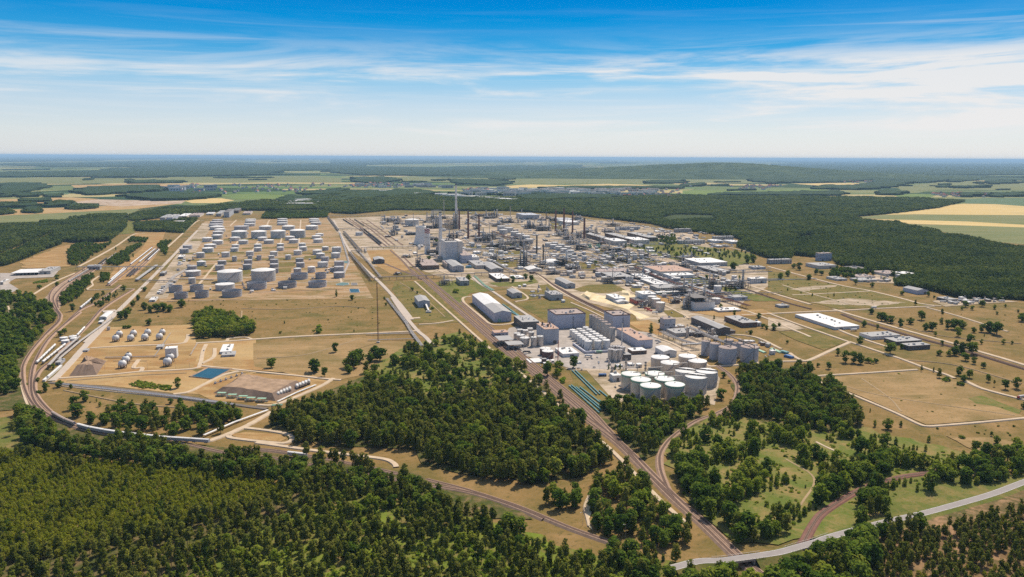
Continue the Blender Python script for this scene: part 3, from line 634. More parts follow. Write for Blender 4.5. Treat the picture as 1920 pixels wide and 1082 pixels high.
for c, pts in [('B', [(700, 930), (690, 1040), (660, 1075)]), ('B', [(700, 910), (1100, 915), (1500, 890), (1750, 900)]), ('G', [(330, 450), (700, 420), (1100, 300)]), ('J', [(420, 530), (800, 640), (1300, 720), (1850, 800)]), ('J', [(700, 520), (900, 660), (1000, 770)]), ('J', [(1000, 380), (1400, 420), (1900, 560)]), ('J', [(900, 90), (1300, 200), (1900, 260)]), ('C', [(440, 800), (600, 900), (780, 1060)]), ('F', [(480, 690), (1000, 790), (1500, 830)]), ('N', [(330, 290), (520, 420), (430, 600)]), ('F', [(850, 470), (1100, 470)]), ('F', [(500, 620), (1000, 580), (1400, 560)])]:
    road('faint brown wheel track through the dry grass', 2.2, c, pts, WM_track, 'wheel_track', z=0.95)
for i, (x0, x1, y) in enumerate([(330, 1300, 480), (280, 1480, 372), (240, 1560, 300), (240, 1620, 660), (300, 1600, 430), (250, 1500, 530), (330, 1560, 715)]):
    a = T('B', x0, y); n = (T('B', x1, y) - a).length
    mb = MB(); ribbon(mb, [a, a + VX * n], 6, 0.75 + i * 0.01, edge=0.3)
    tag(mb.build('road', M_path), 'pale service lane between the tank rows', 'road', kind='structure', at=a + VX * n * .5)
for i, (x, y0, y1) in enumerate([(305, 520, 735), (1560, 700, 380), (590, 230, 430), (790, 180, 420), (1010, 150, 420), (1185, 150, 420), (600, 150, 200), (915, 150, 190)]):
    a = T('B', x, max(y0, y1)); n = solve(a, UY, 1, px('B', 0, min(y0, y1))[1], 3000)
    mb = MB(); ribbon(mb, [a, a + UY * n * .5, a + UY * n], 5, 0.86 + i * 0.01, edge=0.3)
    tag(mb.build('road', M_path), 'pale service lane running back through the tank farm', 'road', kind='structure', at=a)


def railway(label, c, lines, bed=4.6, mat=M_bal, h=0.45):
    """one railway: ballast bed(s) with sleepers and rails for each of its tracks"""
    mb, sl, rl = MB(), MB(), MB(); mid = None
    for pts in lines:
        p = smooth_line([T(c, *q) for q in pts], 8)
        q = []
        for a, b_ in zip(p[:-1], p[1:]):
            n = max(1, int((b_ - a).length / 15)); q += [a.lerp(b_, k / n) for k in range(n)]
        q.append(p[-1]); RZ[0] += 0.004; z = h + 1.0 + (RZ[0] - 1.0) * 0.5
        ribbon(mb, q, bed, z, 0, 0.03, edge=0.9); ribbon(sl, q, 2.5, z + 0.12); excl(q, bed / 2 + 2.5); mid = q[len(q) // 2]
        for s in (-0.75, 0.75): ribbon(rl, offset_line(q, s), 0.16, z + 0.3)
    o = mb.build('railway', mat)
    sl.build('sleepers', M_slp, o); rl.build('rails', M_rail, o)
    return tag(o, label, 'railway', kind='structure', at=mid)


def para(pts, offs):           # parallel copies in crop pixels, offset across (dx, dy)
    return [[(x + dx, y + dy) for x, y in pts] for dx, dy in offs]


main = [(800, 512), (880, 597), (1010, 715), (1075, 765), (1127, 833), (1172, 880), (1255, 932), (1312, 982), (1372, 1040)]
main = [(770, 505), (790, 522), (850, 575), (935, 650), (1010, 710), (1075, 766), (1100, 790), (1162, 838), (1255, 932), (1312, 982), (1376, 1044), (1440, 1100)]
road('pale service path beside the main railway', 5, 'X', [(x - 12 - 8 * (y - 500) / 540, y + 6) for x, y in main[1:-2]], M_path)
railway('main railway running diagonally past the pine forest', 'X', [main, [(x + 6 * (y - 420) / 330, y - 2) for x, y in main[1:]],
        [(755, 480), (775, 500), (800, 520), (862, 572), (950, 650), (1025, 712), (1092, 768), (1115, 790), (1150, 822), (1190, 866), (1262, 934)],
        [(865, 567), (962, 650), (1040, 715), (1105, 768), (1140, 805), (1170, 838), (1195, 868), (1210, 885)]], 4.2)
railway('curving branch railway through the lower woods', 'X', [[(1346, 687), (1369, 704), (1381, 720), (1382, 738), (1372, 760), (1340, 778), (1303, 792), (1262, 820), (1240, 848), (1237, 875), (1246, 905), (1262, 935), (1295, 968)]], 4.8)
railway('brown rail spur right of the grove', 'X', [[(1440, 680), (1455, 695), (1452, 708), (1442, 718)]], 4.4)
railway('reddish disused railway spur crossing under the highway', 'N', [[(430, 900), (470, 815), (510, 740), (560, 670), (640, 610), (760, 535), (880, 475), (1000, 440), (1120, 410), (1280, 385), (1400, 350)]], 6.5, M_red)
railway('lower railway behind the near wood', 'X', [[(800, 901), (874, 920), (958, 947), (1002, 964), (1072, 993), (1160, 1024)], [(800, 911), (874, 924), (930, 940), (990, 962), (1020, 975)], [(790, 900), (700, 880), (600, 860), (500, 845), (425, 845)],
        [(800, 911), (680, 890), (520, 862), (420, 850), (300, 822), (200, 808)]], 4.2)
railway('curved railway at the left edge', 'F', [
    [(450, 165), (380, 230), (330, 285), (240, 390), (180, 490), (168, 560), (180, 660), (225, 765), (330, 900)],
    [(600, 105), (480, 200), (380, 290), (320, 370), (260, 490), (238, 580), (235, 690), (262, 780), (340, 860), (480, 930), (650, 990), (850, 1030), (1100, 1075)],
    [(560, 330), (420, 450), (310, 530), (262, 610), (258, 690), (300, 770), (400, 870), (520, 930), (700, 985)],
    [(440, 110), (450, 150), (430, 190), (340, 275)]], 4.4)
railway('fan of tracks at the left station', 'A', [
    [(660, 500), (540, 580), (450, 650), (400, 720), (425, 800), (455, 850), (430, 900)], [(690, 500), (560, 590), (480, 650), (430, 720), (435, 790)],
    [(640, 490), (500, 580), (400, 650), (370, 720), (395, 780), (450, 850)], [(720, 500), (620, 560), (520, 630), (470, 690)],
    [(900, 620), (740, 740), (600, 810), (480, 920)], [(1000, 650), (780, 790), (640, 940), (420, 1130)], [(760, 800), (650, 930), (520, 1050)]], 4.2)
railway('siding tracks of the left wagon yard', 'A', [[(1145, 330), (980, 470), (800, 625)], [(1165, 340), (1040, 455), (905, 560), (820, 625)], [(1185, 345), (1090, 440), (960, 555)], [(1195, 352), (1110, 440), (1000, 545)], [(880, 380), (760, 470), (520, 600)], [(860, 400), (770, 460), (620, 570)]], 4.2)
railway('middle branch line beside the sand lots', 'D', [[(-200, 500), (-90, 560), (20, 640), (190, 740), (420, 850)], [(-40, 600), (160, 710), (430, 842)]], 4.2, M_slp)
railway('right branch line below the long avenue', 'D', [[(560, 420), (900, 500), (1090, 560), (1400, 640), (1700, 740), (1920, 800)], [(590, 480), (800, 560), (1100, 650), (1300, 720)]], 4.2, M_slp)
railway('dark line beside the warehouse avenue', 'J', [[(560, 40), (700, 95), (1000, 182), (1180, 232), (1400, 290), (1760, 400), (1990, 470)]], 7, M_slp)
railway('tracks of the central tank wagon yard', 'C', [
    [(10, 325), (130, 400), (300, 530)], [(30, 320), (160, 400), (330, 520)], [(100, 325), (230, 410), (360, 520)], [(150, 340), (260, 410), (400, 520)], [(190, 330), (320, 420), (460, 520)], [(60, 320), (200, 420), (340, 530)]], 4.2)
railway('single line behind the refinery gate', 'C', [[(370, 560), (450, 630), (540, 730), (600, 780)], [(330, 660), (450, 710), (560, 750)]], 4.2)
# ------------------------------------------------------------------ plant materials
WM = {
    'white': mk('white_cladding', (0.69, 0.665, 0.63), 0.6, var=0.2, scale=0.12), 'lav': mk('lavender_grey_cladding', (0.47, 0.475, 0.54), 0.6, var=0.15, scale=0.1),
    'grey': mk('grey_render', (0.44, 0.415, 0.385), 0.85, var=0.22, scale=0.12), 'dark': mk('dark_cladding', (0.15, 0.135, 0.125), 0.8, var=0.25, scale=0.15),
    'brown': mk('brown_brick', (0.20, 0.135, 0.10), 0.85, var=0.25, scale=0.2), 'blue': mk('blue_grey_cladding', (0.43, 0.43, 0.455), 0.6, var=0.18, scale=0.12),
    'cream': mk('cream_render', (0.62, 0.55, 0.47), 0.85, var=0.15, scale=0.12), 'conc': mk('bare_concrete', (0.50, 0.455, 0.405), 0.9, var=0.25, scale=0.15),
    'rwhite': mk('white_roof_sheet', (0.69, 0.665, 0.63), 0.6, var=0.18, scale=0.14, rnd=.08), 'rgrey': mk('grey_roof_felt', (0.36, 0.345, 0.33), 0.9, var=0.2, scale=0.08),
    'rsal': mk('salmon_roof_felt', (0.47, 0.31, 0.23), 0.9, var=0.28, scale=0.1), 'rdark': mk('dark_roof_felt', (0.17, 0.155, 0.145), 0.9, var=0.25, scale=0.1),
    'rpink': mk('pinkish_roof_felt', (0.36, 0.285, 0.25), 0.9, var=0.25, scale=0.1), 'glass': mk('window_glass', (0.05, 0.06, 0.075), 0.15, var=0.2, scale=0.3, spec=0.6),
    'steel': mk('dark_structural_steel', (0.13, 0.112, 0.10), 0.6, 0.2, var=0.35, scale=0.4), 'pipe': mk('silver_pipe_cladding', (0.54, 0.48, 0.42), 0.45, 0.35, var=0.3, scale=0.3),
    'tank': mk('tank_paint', (0.60, 0.57, 0.53), 0.6, var=0.32, scale=0.22, rnd=0.18), 'tdark': mk('weathered_tank_paint', (0.42, 0.40, 0.395), 0.7, var=0.25, scale=0.08, rnd=0.2),
    'troof': mk('pale_tank_roof', (0.66, 0.635, 0.60), 0.6, var=0.35, scale=0.2, rnd=0.12), 'alu': mk('brushed_aluminium', (0.62, 0.555, 0.49), 0.4, 0.4, var=0.26, scale=0.1),
    'green': mk('pale_green_paint', (0.29, 0.46, 0.32), 0.6, var=0.2, scale=0.2), 'turq': mk('turquoise_pipe_coating', (0.17, 0.36, 0.35), 0.5, var=0.45, scale=0.35),
    'rust': mk('dark_red_brick_chimney', (0.20, 0.09, 0.07), 0.85, var=0.3, scale=0.12), 'chim': mk('pale_chimney_concrete', (0.76, 0.71, 0.65), 0.85, var=0.14, scale=0.05),
    'red': mk('red_paint', (0.42, 0.05, 0.04), 0.5, var=0.2), 'bluep': mk('blue_paint', (0.06, 0.16, 0.36), 0.5, var=0.2), 'black': mk('black_wagon_paint', (0.045, 0.043, 0.045), 0.6, var=0.3, scale=0.4),
    'tyre': mk('black_rubber', (0.03, 0.03, 0.03), 0.9), 'water': mk('blue_pond_water', (0.014, 0.085, 0.135), 0.5, var=0.3, scale=0.06, spec=0.15), 'teal': mk('teal_basin_water', (0.12, 0.20, 0.175), 0.5, var=0.3, scale=.08, spec=0.15),
    'earth': mk('brown_earth', (0.22, 0.155, 0.115), 0.95, var=0.3, scale=0.12, spec=0.05), 'earthl': mk('pale_earth', (0.38, 0.26, 0.17), 0.95, var=0.4, scale=0.09, spec=0.05),
    'sandp': GM['sand'], 'burg': mk('burgundy_cladding', (0.13, 0.065, 0.06), 0.6, var=0.2),
}


def size(fl, fw):              # metres along the street grid that span fw photograph pixels to the right of fl
    return solve(fl, VX, 0, proj(fl)[0] + fw, 900)


FOOT = []


def bld(name, label, c, fx, fy, fw, h, bx, by, wall, roof, kind='flat', cat='building', rr=0.0, win=True, door=None, group=None, halfroof=None, length=None):
    """building by its front-left foot, front width and height (crop pixels) and its back-left foot"""
    s = CROPS[c][2]; p = T(c, fx, fy); k = mpp(p)
    w = size(p, fw / s); L = length if length else max(4.0, solve(p, UY, 1, px(c, bx, by)[1], 1500)); hh = h / s * k * 1.01
    if name == 'office_block': L = min(L, 20.0)
    t = empty(name, p, GA); body = MB(); rf = MB(); mats = [WM[wall]]
    FOOT.append((p, w, L))
    if kind == 'gable':
        rise = w * 0.11 + 0.3; body.box(0, w, 0, L, 0, hh, 0)
        n = len(body.v); body.v += [(0, 0, hh), (w, 0, hh), (w / 2, 0, hh + rise), (0, L, hh), (w, L, hh), (w / 2, L, hh + rise)]
        body.f += [(n, n + 1, n + 2), (n + 4, n + 3, n + 5)]; body.m += [0, 0]
        if halfroof:
            rf.gable(0, w, L * halfroof, L, hh, hh + rise); r2 = MB(); r2.gable(0, w, 0, L * halfroof - .9, hh, hh + rise)
            r2.build('roof', WM['rgrey'], t)
        else: rf.gable(0, w, 0, L, hh, hh + rise)
        rf.build('roof', WM[roof], t)
    elif kind == 'barrel':
        body.box(0, w, 0, L, 0, hh, 0); n = 14; rise = w * 0.16
        arc = [(w * (0.5 - 0.51 * math.cos(math.pi * i / n)), hh + 0.05 + rise * math.sin(math.pi * i / n)) for i in range(n + 1)]
        k2 = len(rf.v); rf.v += [(x, -.3, z) for x, z in arc] + [(x, L + .3, z) for x, z in arc]
        for i in range(n): rf.f.append((k2 + i, k2 + i + 1, k2 + n + 2 + i, k2 + n + 1 + i)); rf.m.append(0)
        rf.f.append(tuple(range(k2, k2 + n + 1))); rf.m.append(0); rf.f.append(tuple(range(k2 + 2 * n + 1, k2 + n, -1))); rf.m.append(0)
        rf.build('roof', WM[roof], t)
    elif kind == 'canopy':
        for x in np.linspace(0.3, w - 0.3, max(2, int(w / 8) + 1)):
            for y in (0.3, L - 0.3): body.cyl(x, y, 0, hh, 0.28, 6)
        body.box(0.2, w - 0.2, L * 0.55, L * 0.6, 0, hh * 0.5)
        rf.box(-0.5, w + .5, -.5, L + .5, hh, hh + 0.7); rf.build('roof', WM[roof], t)
    else:
        body.box(0, w, 0, L, 0, hh, 0)
        th = 0.5
        rf.box(-.25, w + .25, -.25, L + .25, hh + .01, hh + th)
        r = rf.build('roof', WM[roof], t)
        q = MB(); rs = random.Random(hash((round(fx), round(fy))) & 0xffff)
        n = max(1, min(9, int(w * L / 160)))
        for i in range(n):
            x, y = rs.uniform(.12, .8) * w, rs.uniform(.12, .8) * L; a = rs.uniform(.8, 2.2)
            v = MB(); v.box(x, x + a * 1.4, y, y + a * 2, hh + th, hh + th + a * .9); v.box(x + .2, x + a, y + .2, y + a, hh + th + a * .9, hh + th + a * 1.3)
            v.build('roof_vent', WM[rs.choice(['grey', 'rwhite', 'rgrey'])], r)
    body.build('wall', mats, t)
    if win is True and name not in ('office_block', 'barracks', 'workshop'): win = 'door'
    if kind != 'canopy' and win:
        d = MB(); dw = min(w * 0.28, 6.0); dh = min(hh * 0.7, 5.5); dx = w * random.choice([.2, .45, .6])
        d.box(dx, dx + dw, -.12, 0.05, 0, dh); d.build('door', WM[door or 'dark'], t)
        if w * L > 150 and hh > 3.5 and win != 'door':
            nst = max(1, min(5, int(hh / 3.8))) if win != 'band' else 1
            nw = max(2, min(9, int(w / 5))); nl = max(2, min(12, int(L / 6)))
            for sto in range(nst):
                z0 = (hh / nst) * (sto + .45); z1 = z0 + min(1.6, hh / nst * .38)
                for i in range(nw):
                    x = w * (i + .5) / nw
                    if sto == 0 and dx - 1.5 < x < dx + dw + 1.5: continue
                    v = MB(); v.box(x - w / nw * .3, x + w / nw * .3, -.1, .05, z0, z1); v.build('window', WM['glass'], t)
                for i in range(nl):
                    y = L * (i + .5) / nl
                    v = MB(); v.box(-.1, .05, y - L / nl * .3, y + L / nl * .3, z0, z1); v.build('window', WM['glass'], t)
                    if p.x < -300:
                        v = MB(); v.box(w - .05, w + .1, y - L / nl * .3, y + L / nl * .3, z0, z1); v.build('window', WM['glass'], t)
    tag(t, label, cat, group, at=p); t['w'] = w; t['L'] = L; t['h'] = hh
    return t


def tank(label, c, cx, by, wpx, hpx, kind='cone', wall='tank', roof='troof', group=None, name='storage_tank', rim=None, n=36, base_r=True):
    s = CROPS[c][2]; p = T(c, cx, by); k = mpp(p); r = wpx / s * k / 2; h = hpx / s * k * 1.02
    p = p + Vector((p.x, p.y, 0)).normalized() * r
    t = empty(name, p, random.uniform(0, 6.28)); FOOT.append((p - VX * r - UY * r, 2 * r, 2 * r))
    b = MB()
    if kind == 'open':
        b.lathe(0, 0, [(r, 0), (r, h), (r * .985, h), (r * .985, h * .2)], n)
        for z in (h * .92, h * .62): b.lathe(0, 0, [(r * .999, z - .25), (r + .55, z), (r + .55, z + .12), (r * .999, z + .12)], n)
        b.build('wall', WM[wall], t, smooth=False)
        f = MB(); f.cyl(0, 0, h * .42, h * .5, r * .98, n); f.cyl(r * .5, 0, h * .5, h * .58, r * .06, 8)
        f.build('floating_roof', WM['tdark'], t)
    else:
        b.lathe(0, 0, [(r, 0), (r, h)], n)
        for z in np.arange(2.4, h - 1, max(2.4, h / 6)): b.lathe(0, 0, [(r + .002, z - .08), (r + .06, z - .05), (r + .06, z + .05), (r + .002, z + .08)], n)
        b.build('wall', WM[wall], t)
        q = MB(); rise = r * (.16 if kind == 'cone' else .06)
        q.lathe(0, 0, [(r * 1.012, h - .15), (r * 1.012, h + .25), (r * .55, h + rise * .62 + .25), (.3, h + rise + .25)], n); q.cyl(0, 0, h + rise, h + rise + 1.1, .8, 8)
        q.build('roof', WM[roof], t, smooth=False)
        if rim:
            v = MB(); v.lathe(0, 0, [(r * 1.001, h - 2.0), (r * 1.02, h - 1.7), (r * 1.02, h + .55), (r * 1.001, h + .6), (r * .97, h + .45)], n); v.build('rim', WM[rim], t)
        g_ = MB()
        for i in range(n):
            a = 2 * math.pi * i / n; b2 = 2 * math.pi * (i + 1) / n
            g_.tube((r * math.cos(a), r * math.sin(a), h + 1.2), (r * math.cos(b2), r * math.sin(b2), h + 1.2), .07, 3)
        if h > 7: g_.build('railing', WM['steel'], t)
    st = MB(); a0 = random.uniform(3.4, 5.2); ns = 18
    for i in range(ns):
        a = a0 + i / ns * min(1.6, h / r * 1.2); b2 = a0 + (i + 1) / ns * min(1.6, h / r * 1.2)
        z = h * i / ns
        A_ = [(rr * math.cos(q_), rr * math.sin(q_)) for rr, q_ in ((r + .05, a), (r + .75, a), (r + .75, b2), (r + .05, b2))]
        st.poly(A_, z, z + h / ns + .15)
    t.rotation_euler.z = 0
    st.build('stairway', WM['tdark'], t)
    tag(t, label, 'storage tank', group, at=p); t['r'] = r; t['h'] = h
    return t


ORD = ['front', 'second', 'third', 'fourth', 'fifth', 'sixth', 'seventh', 'eighth', 'ninth', 'tenth']
# ------------------------------------------------------------------ tank farm (rows from the front)
farm = [
    [(183, 828, 112, 50, 'o'), (362, 820, 112, 55, 'o'), (620, 815, 165, 52, 'o')],
    [(137, 772, 110, 50, 'o'), (317, 765, 110, 52, 'o'), (560, 757, 160, 48, 'f'), (832, 750, 165, 54, 'o'), (1093, 737, 157, 48, 'o'), (1352, 730, 155, 46, 'o')],
    [(277, 697, 60, 48, 'f'), (603, 690, 210, 88, 'c'), (890, 683, 205, 92, 'c'), (1197, 663, 145, 46, 'o'), (1380, 655, 92, 48, 'o'), (1537, 650, 95, 46, 'd')],
    [(288, 635, 125, 42, 'f'), (1180, 610, 66, 42, 'c'), (1300, 600, 66, 46, 'c'), (1478, 595, 44, 34, 'd'), (1537, 600, 86, 46, 'd'), (277, 583, 80, 36, 'd')],
    [(357, 545, 76, 36, 'c'), (515, 582, 76, 40, 'd'), (750, 577, 76, 42, 'd'), (998, 606, 36, 40, 'd'), (980, 560, 76, 30, 'd'), (1205, 560, 72, 40, 'd'), (1397, 557, 90, 42, 'f'), (1537, 548, 86, 40, 'd')],
    [(533, 538, 72, 36, 'd'), (757, 532, 70, 38, 'd'), (980, 527, 72, 36, 'd'), (1198, 520, 68, 38, 'd'), (1415, 508, 68, 38, 'd')],
    [(640, 507, 42, 44, 'f'), (773, 490, 40, 32, 'd'), (850, 497, 40, 42, 'd'), (958, 495, 50, 38, 'f'), (1100, 490, 50, 38, 'c'), (1507, 478, 78, 42, 'c'), (1377, 482, 76, 42, 'c')],
    [(350, 475, 70, 42, 'c'), (565, 470, 70, 40, 'c'), (773, 460, 66, 38, 'c'), (977, 462, 66, 38, 'c'), (1182, 452, 70, 38, 'c'), (1350, 448, 80, 36, 'c'), (1515, 432, 80, 46, 'f')],
    [(210, 438, 76, 38, 'd'), (413, 430, 96, 36, 'c'), (640, 423, 70, 30, 'c'), (840, 420, 66, 30, 'c'), (1033, 415, 62, 30, 'c'), (1228, 417, 66, 34, 'c'), (1418, 412, 58, 30, 'c')],
    [(238, 402, 78, 32, 'd'), (432, 394, 100, 30, 'c'), (648, 388, 64, 24, 'c'), (840, 384, 64, 24, 'c'), (1033, 380, 62, 24, 'c'), (1220, 376, 62, 24, 'c')],
    [(497, 362, 90, 32, 'c'), (716, 358, 82, 30, 'c'), (935, 355, 85, 30, 'c'), (1147, 350, 82, 30, 'c'), (1357, 347, 82, 30, 'c')],
    [(408, 338, 85, 32, 'c'), (645, 330, 85, 28, 'c'), (880, 330, 80, 28, 'c'), (1115, 325, 80, 30, 'c'), (1342, 312, 80, 24, 'c')],
    [(492, 312, 90, 30, 'c'), (683, 310, 132, 58, 'c'), (850, 310, 130, 58, 'c'), (1015, 308, 128, 60, 'c'), (1182, 305, 132, 62, 'c'), (1368, 290, 70, 20, 'c')],
    [(500, 275, 90, 24, 'c'), (515, 252, 90, 22, 'c')],
    [(490, 236, 120, 26, 'c'), (700, 240, 122, 34, 'd'), (905, 237, 108, 30, 'c'), (1103, 236, 110, 30, 'c'), (1303, 234, 106, 30, 'c')],
    [(480, 208, 115, 20, 'd'), (770, 205, 96, 22, 'f'), (1050, 195, 90, 18, 'f'), (1338, 192, 90, 20, 'f')],
    [(487, 184, 112, 18, 'd'), (775, 178, 90, 18, 'f'), (1050, 172, 88, 16, 'f'), (1325, 172, 88, 18, 'f')],
    [(495, 163, 92, 14, 'd'), (778, 157, 90, 12, 'f'), (1050, 152, 86, 12, 'f'), (1320, 152, 84, 12, 'f')],
]
rowname = ['nearest row', 'second row', 'third row', 'fourth row', 'fifth row', 'sixth row', 'seventh row', 'eighth row', 'ninth row', 'tenth row', 'eleventh row', 'twelfth row', 'thirteenth row', 'fourteenth row', 'row behind the giants', 'fourth row from the back', 'third row from the back', 'rearmost row']
for ri, row in enumerate(farm):
    for cx, by, w, h, kd in row:
        big = w > 120 and kd == 'c'
        txt = {'o': 'open-topped grey tank with wind girders', 'd': 'weathered dark grey tank', 'f': 'flat-topped pale tank', 'c': 'huge white-roofed tank' if big else 'white cone-roofed tank'}[kd]
        tank('%s in the tank farm, %s' % (txt, rowname[ri]), 'B', cx, by, w, h, {'o': 'open', 'd': 'flat', 'f': 'flat', 'c': 'cone'}[kd],
             {'o': 'tdark', 'd': 'tdark', 'f': 'tank', 'c': 'tank'}[kd], {'o': 'tdark', 'd': 'tdark', 'f': 'troof', 'c': 'rwhite'}[kd], 'tanks of the tank farm', n=30)
# low dikes round the tank rows
for i, (x0, x1, y) in enumerate([(60, 480, 850), (480, 740, 838), (700, 1560, 775), (440, 1010, 722), (1060, 1620, 690)]):
    a = T('B', x0, y); n = (T('B', x1, y) - a).length; t = MB(); t.poly([(0, 0), (n, 0), (n, 3), (0, 3)], 0, .8); o = t.build('dike', WM['earthl'])
    o.location = a; o.rotation_euler.z = GA; tag(o, 'low earth dike in front of the tank farm', 'dike', at=a)


# ------------------------------------------------------------------ sphere tanks
def sphere(label, c, cx, cy, r_px, base_y):
    s = CROPS[c][2]; p = T(c, cx, base_y); k = mpp(p); r = r_px / s * k
    hc = (base_y - cy) / s * k; hc = max(hc, r * 1.08)
    t = empty('sphere_tank', p, 0); b = MB()
    pr = [(max(.01, r * math.sin(math.pi * i / 14)), hc - r * math.cos(math.pi * i / 14)) for i in range(15)]
    b.lathe(0, 0, pr, 26); b.build('sphere', WM['rwhite'], t, smooth=True)
    for i in range(8):
        a = i * math.pi / 4; g_ = MB(); g_.tube((r * .97 * math.cos(a), r * .97 * math.sin(a), 0), (r * .97 * math.cos(a), r * .97 * math.sin(a), hc), .35, 6); g_.build('leg', WM['steel'], t)
    g_ = MB(); g_.tube((0, 0, hc + r), (0, 0, hc + r + 1.6), .5, 6); g_.box(-2, 2, -1.5, 1.5, hc + r + .1, hc + r + .4); g_.build('top_platform', WM['steel'], t)
    st = MB(); st.tube((r * 1.05, -r * .6, 0), (.5, -.8, hc + r + .3), .45, 4); st.build('stairway', WM['steel'], t)
    FOOT.append((p - VX * r - UY * r, 2 * r, 2 * r)); tag(t, label, 'gas tank', 'spherical gas tanks', at=p)


for x, y, r, by in [(870, 293, 25, 322), (982, 290, 25, 318), (1088, 285, 26, 314), (1197, 282, 25, 308)]: sphere('white spherical gas tank in the front row of eight', 'F', x, y, r, by)
for x, y, r, by in [(897, 262, 24, 290), (1003, 257, 24, 284), (1110, 250, 24, 277), (1219, 248, 22, 272)]: sphere('white spherical gas tank in the back row of eight', 'F', x, y, r, by)
for x, y, r, by, l in [(920, 487, 30, 520, 'nearest'), (947, 453, 28, 488, 'middle'), (965, 427, 25, 458, 'farthest')]: sphere('%s of three spherical gas tanks standing in line' % l, 'F', x, y, r, by)
for x, y, r, by, l in [(1258, 470, 32, 506, 'nearer'), (1280, 437, 28, 474, 'farther')]: sphere('%s spherical gas tank before the tall white shed' % l, 'F', x, y, r, by)

# ------------------------------------------------------------------ buildings: loading area, left
bld('pump_house', 'tall white windowless shed behind two sphere tanks', 'F', 1241, 450, 86, 74, 1246, 432, 'white', 'rwhite', win=False)
bld('warehouse', 'white flat-roofed warehouse in the straw field', 'F', 1650, 418, 84, 18, 1655, 362, 'white', 'rwhite')
bld('shed', 'low grey annex beside the white warehouse', 'F', 1662, 440, 100, 14, 1680, 412, 'blue', 'rgrey')
bld('shed', 'small blue-grey hut beside the sphere avenue', 'F', 622, 402, 36, 12, 626, 388, 'blue', 'rgrey')
bld('shed', 'grey hut between the sphere groups', 'F', 1172, 382, 50, 18, 1180, 362, 'grey', 'rgrey')
bld('shed', 'long narrow white shed at the curve', 'F', 320, 625, 18, 14, 430, 512, 'white', 'rwhite')
bld('shed', 'small grey hut at the wagon loading track', 'F', 415, 500, 40, 20, 430, 470, 'blue', 'rgrey')
bld('station', 'pale loading shed with bright roof at the avenue', 'A', 745, 880, 55, 18, 760, 838, 'white', 'rwhite', 'barrel')
bld('shed', 'small hut below the loading shed', 'A', 738, 910, 28, 14, 742, 896, 'grey', 'rwhite')
bld('canopy', 'long white station canopy beside the left road', 'A', 85, 550, 205, 20, 110, 520, 'white', 'rwhite', 'canopy', win=False)
bld('shed', 'pale container block beside the station canopy', 'A', 290, 540, 90, 25, 310, 505, 'grey', 'rgrey')
bld('shed', 'grey station hut at the far left edge', 'A', 0, 618, 26, 22, 5, 596, 'cream', 'rwhite')
bld('office_block', 'low dark station building over the tracks', 'A', 655, 505, 95, 30, 690, 470, 'blue', 'rgrey', win='band')
bld('canopy', 'long narrow grey platform roof in the wagon yard', 'A', 1015, 590, 24, 14, 1130, 480, 'steel', 'rgrey', 'canopy', win=False)
bld('shed', 'dark square hut beside the left avenue', 'A', 1198, 552, 36, 22, 1204, 535, 'dark', 'rgrey')
bld('shed', 'white container shed by the left avenue', 'A', 1118, 745, 46, 14, 1140, 722, 'white', 'rwhite')
bld('shed', 'dark square hut at the tank farm corner', 'A', 1335, 425, 40, 18, 1340, 410, 'grey', 'rwhite')
for q in [(1200, 140, 40, 28, 1210, 115, 'grey', 'rgrey'), (1250, 138, 45, 26, 1262, 112, 'lav', 'rgrey'), (1340, 115, 60, 14, 1350, 95, 'cream', 'rwhite'), (1420, 110, 80, 14, 1440, 92, 'cream', 'rpink'),
          (1620, 105, 38, 22, 1630, 80, 'grey', 'rgrey'), (1680, 112, 40, 40, 1690, 85, 'blue', 'rdark'), (1740, 80, 50, 20, 1745, 60, 'brown', 'rdark'), (1545, 95, 55, 12, 1560, 84, 'cream', 'rwhite'), (1820, 92, 60, 12, 1830, 76, 'cream', 'rpink'), (1270, 160, 110, 10, 1290, 146, 'cream', 'rwhite')]:
    bld('shed', 'small industrial building at the far left tank farm corner', 'A', *q)
for x, y in [(480, 318), (492, 340), (548, 308), (560, 322)]:
    tank('low white domed tank beside the wagon loading tracks', 'F', x, y, 56, 22, 'cone', 'white', 'rwhite', n=20)
tank('small grey tank beside the sphere avenue', 'F', 815, 240, 22, 24, 'flat', 'tdark', 'tdark', n=16)


def sbox(name, label, cat, c, cx, by, wpx, hpx, dep, mat, mat2, rz=GA):
    p = T(c, cx, by); k = mpp(p) / CROPS[c][2]; w = wpx * k; h = hpx * k; b = MB()
    b.box(0, w, 0, dep, 0, h * .85, 0); b.box(w * .1, w * .9, dep * .1, dep * .9, h * .85, h, 1)
    o = b.build(name, [WM[mat], WM[mat2]]); o.location = p; o.rotation_euler.z = rz
    return tag(o, label, cat, at=p)


# ------------------------------------------------------------------ earth mounds, pond, basins
def frustum(name, label, base, h, inset, side, top, cat='mound'):
    ctr = sum(base, Vector()) / len(base); b = MB(); n = len(base); sub = []
    for i in range(n):
        for k in range(8):
            sub.append(base[i].lerp(base[(i + 1) % n], k / 8))
    k0 = len(sub)
    tops = [p + (ctr - p).normalized() * inset * random.uniform(.9, 1.1) for p in sub]
    b.v = [(p.x, p.y, 0) for p in sub] + [(p.x, p.y, h * random.uniform(.94, 1.06)) for p in tops] + [(ctr.x, ctr.y, h * 1.02)]
    for i in range(k0):
        j = (i + 1) % k0; b.f.append((i, j, k0 + j, k0 + i)); b.m.append(0); b.f.append((k0 + i, k0 + j, 2 * k0)); b.m.append(1)
    o = b.build(name, [WM[side], WM[top]]); return tag(o, label, cat, at=ctr)


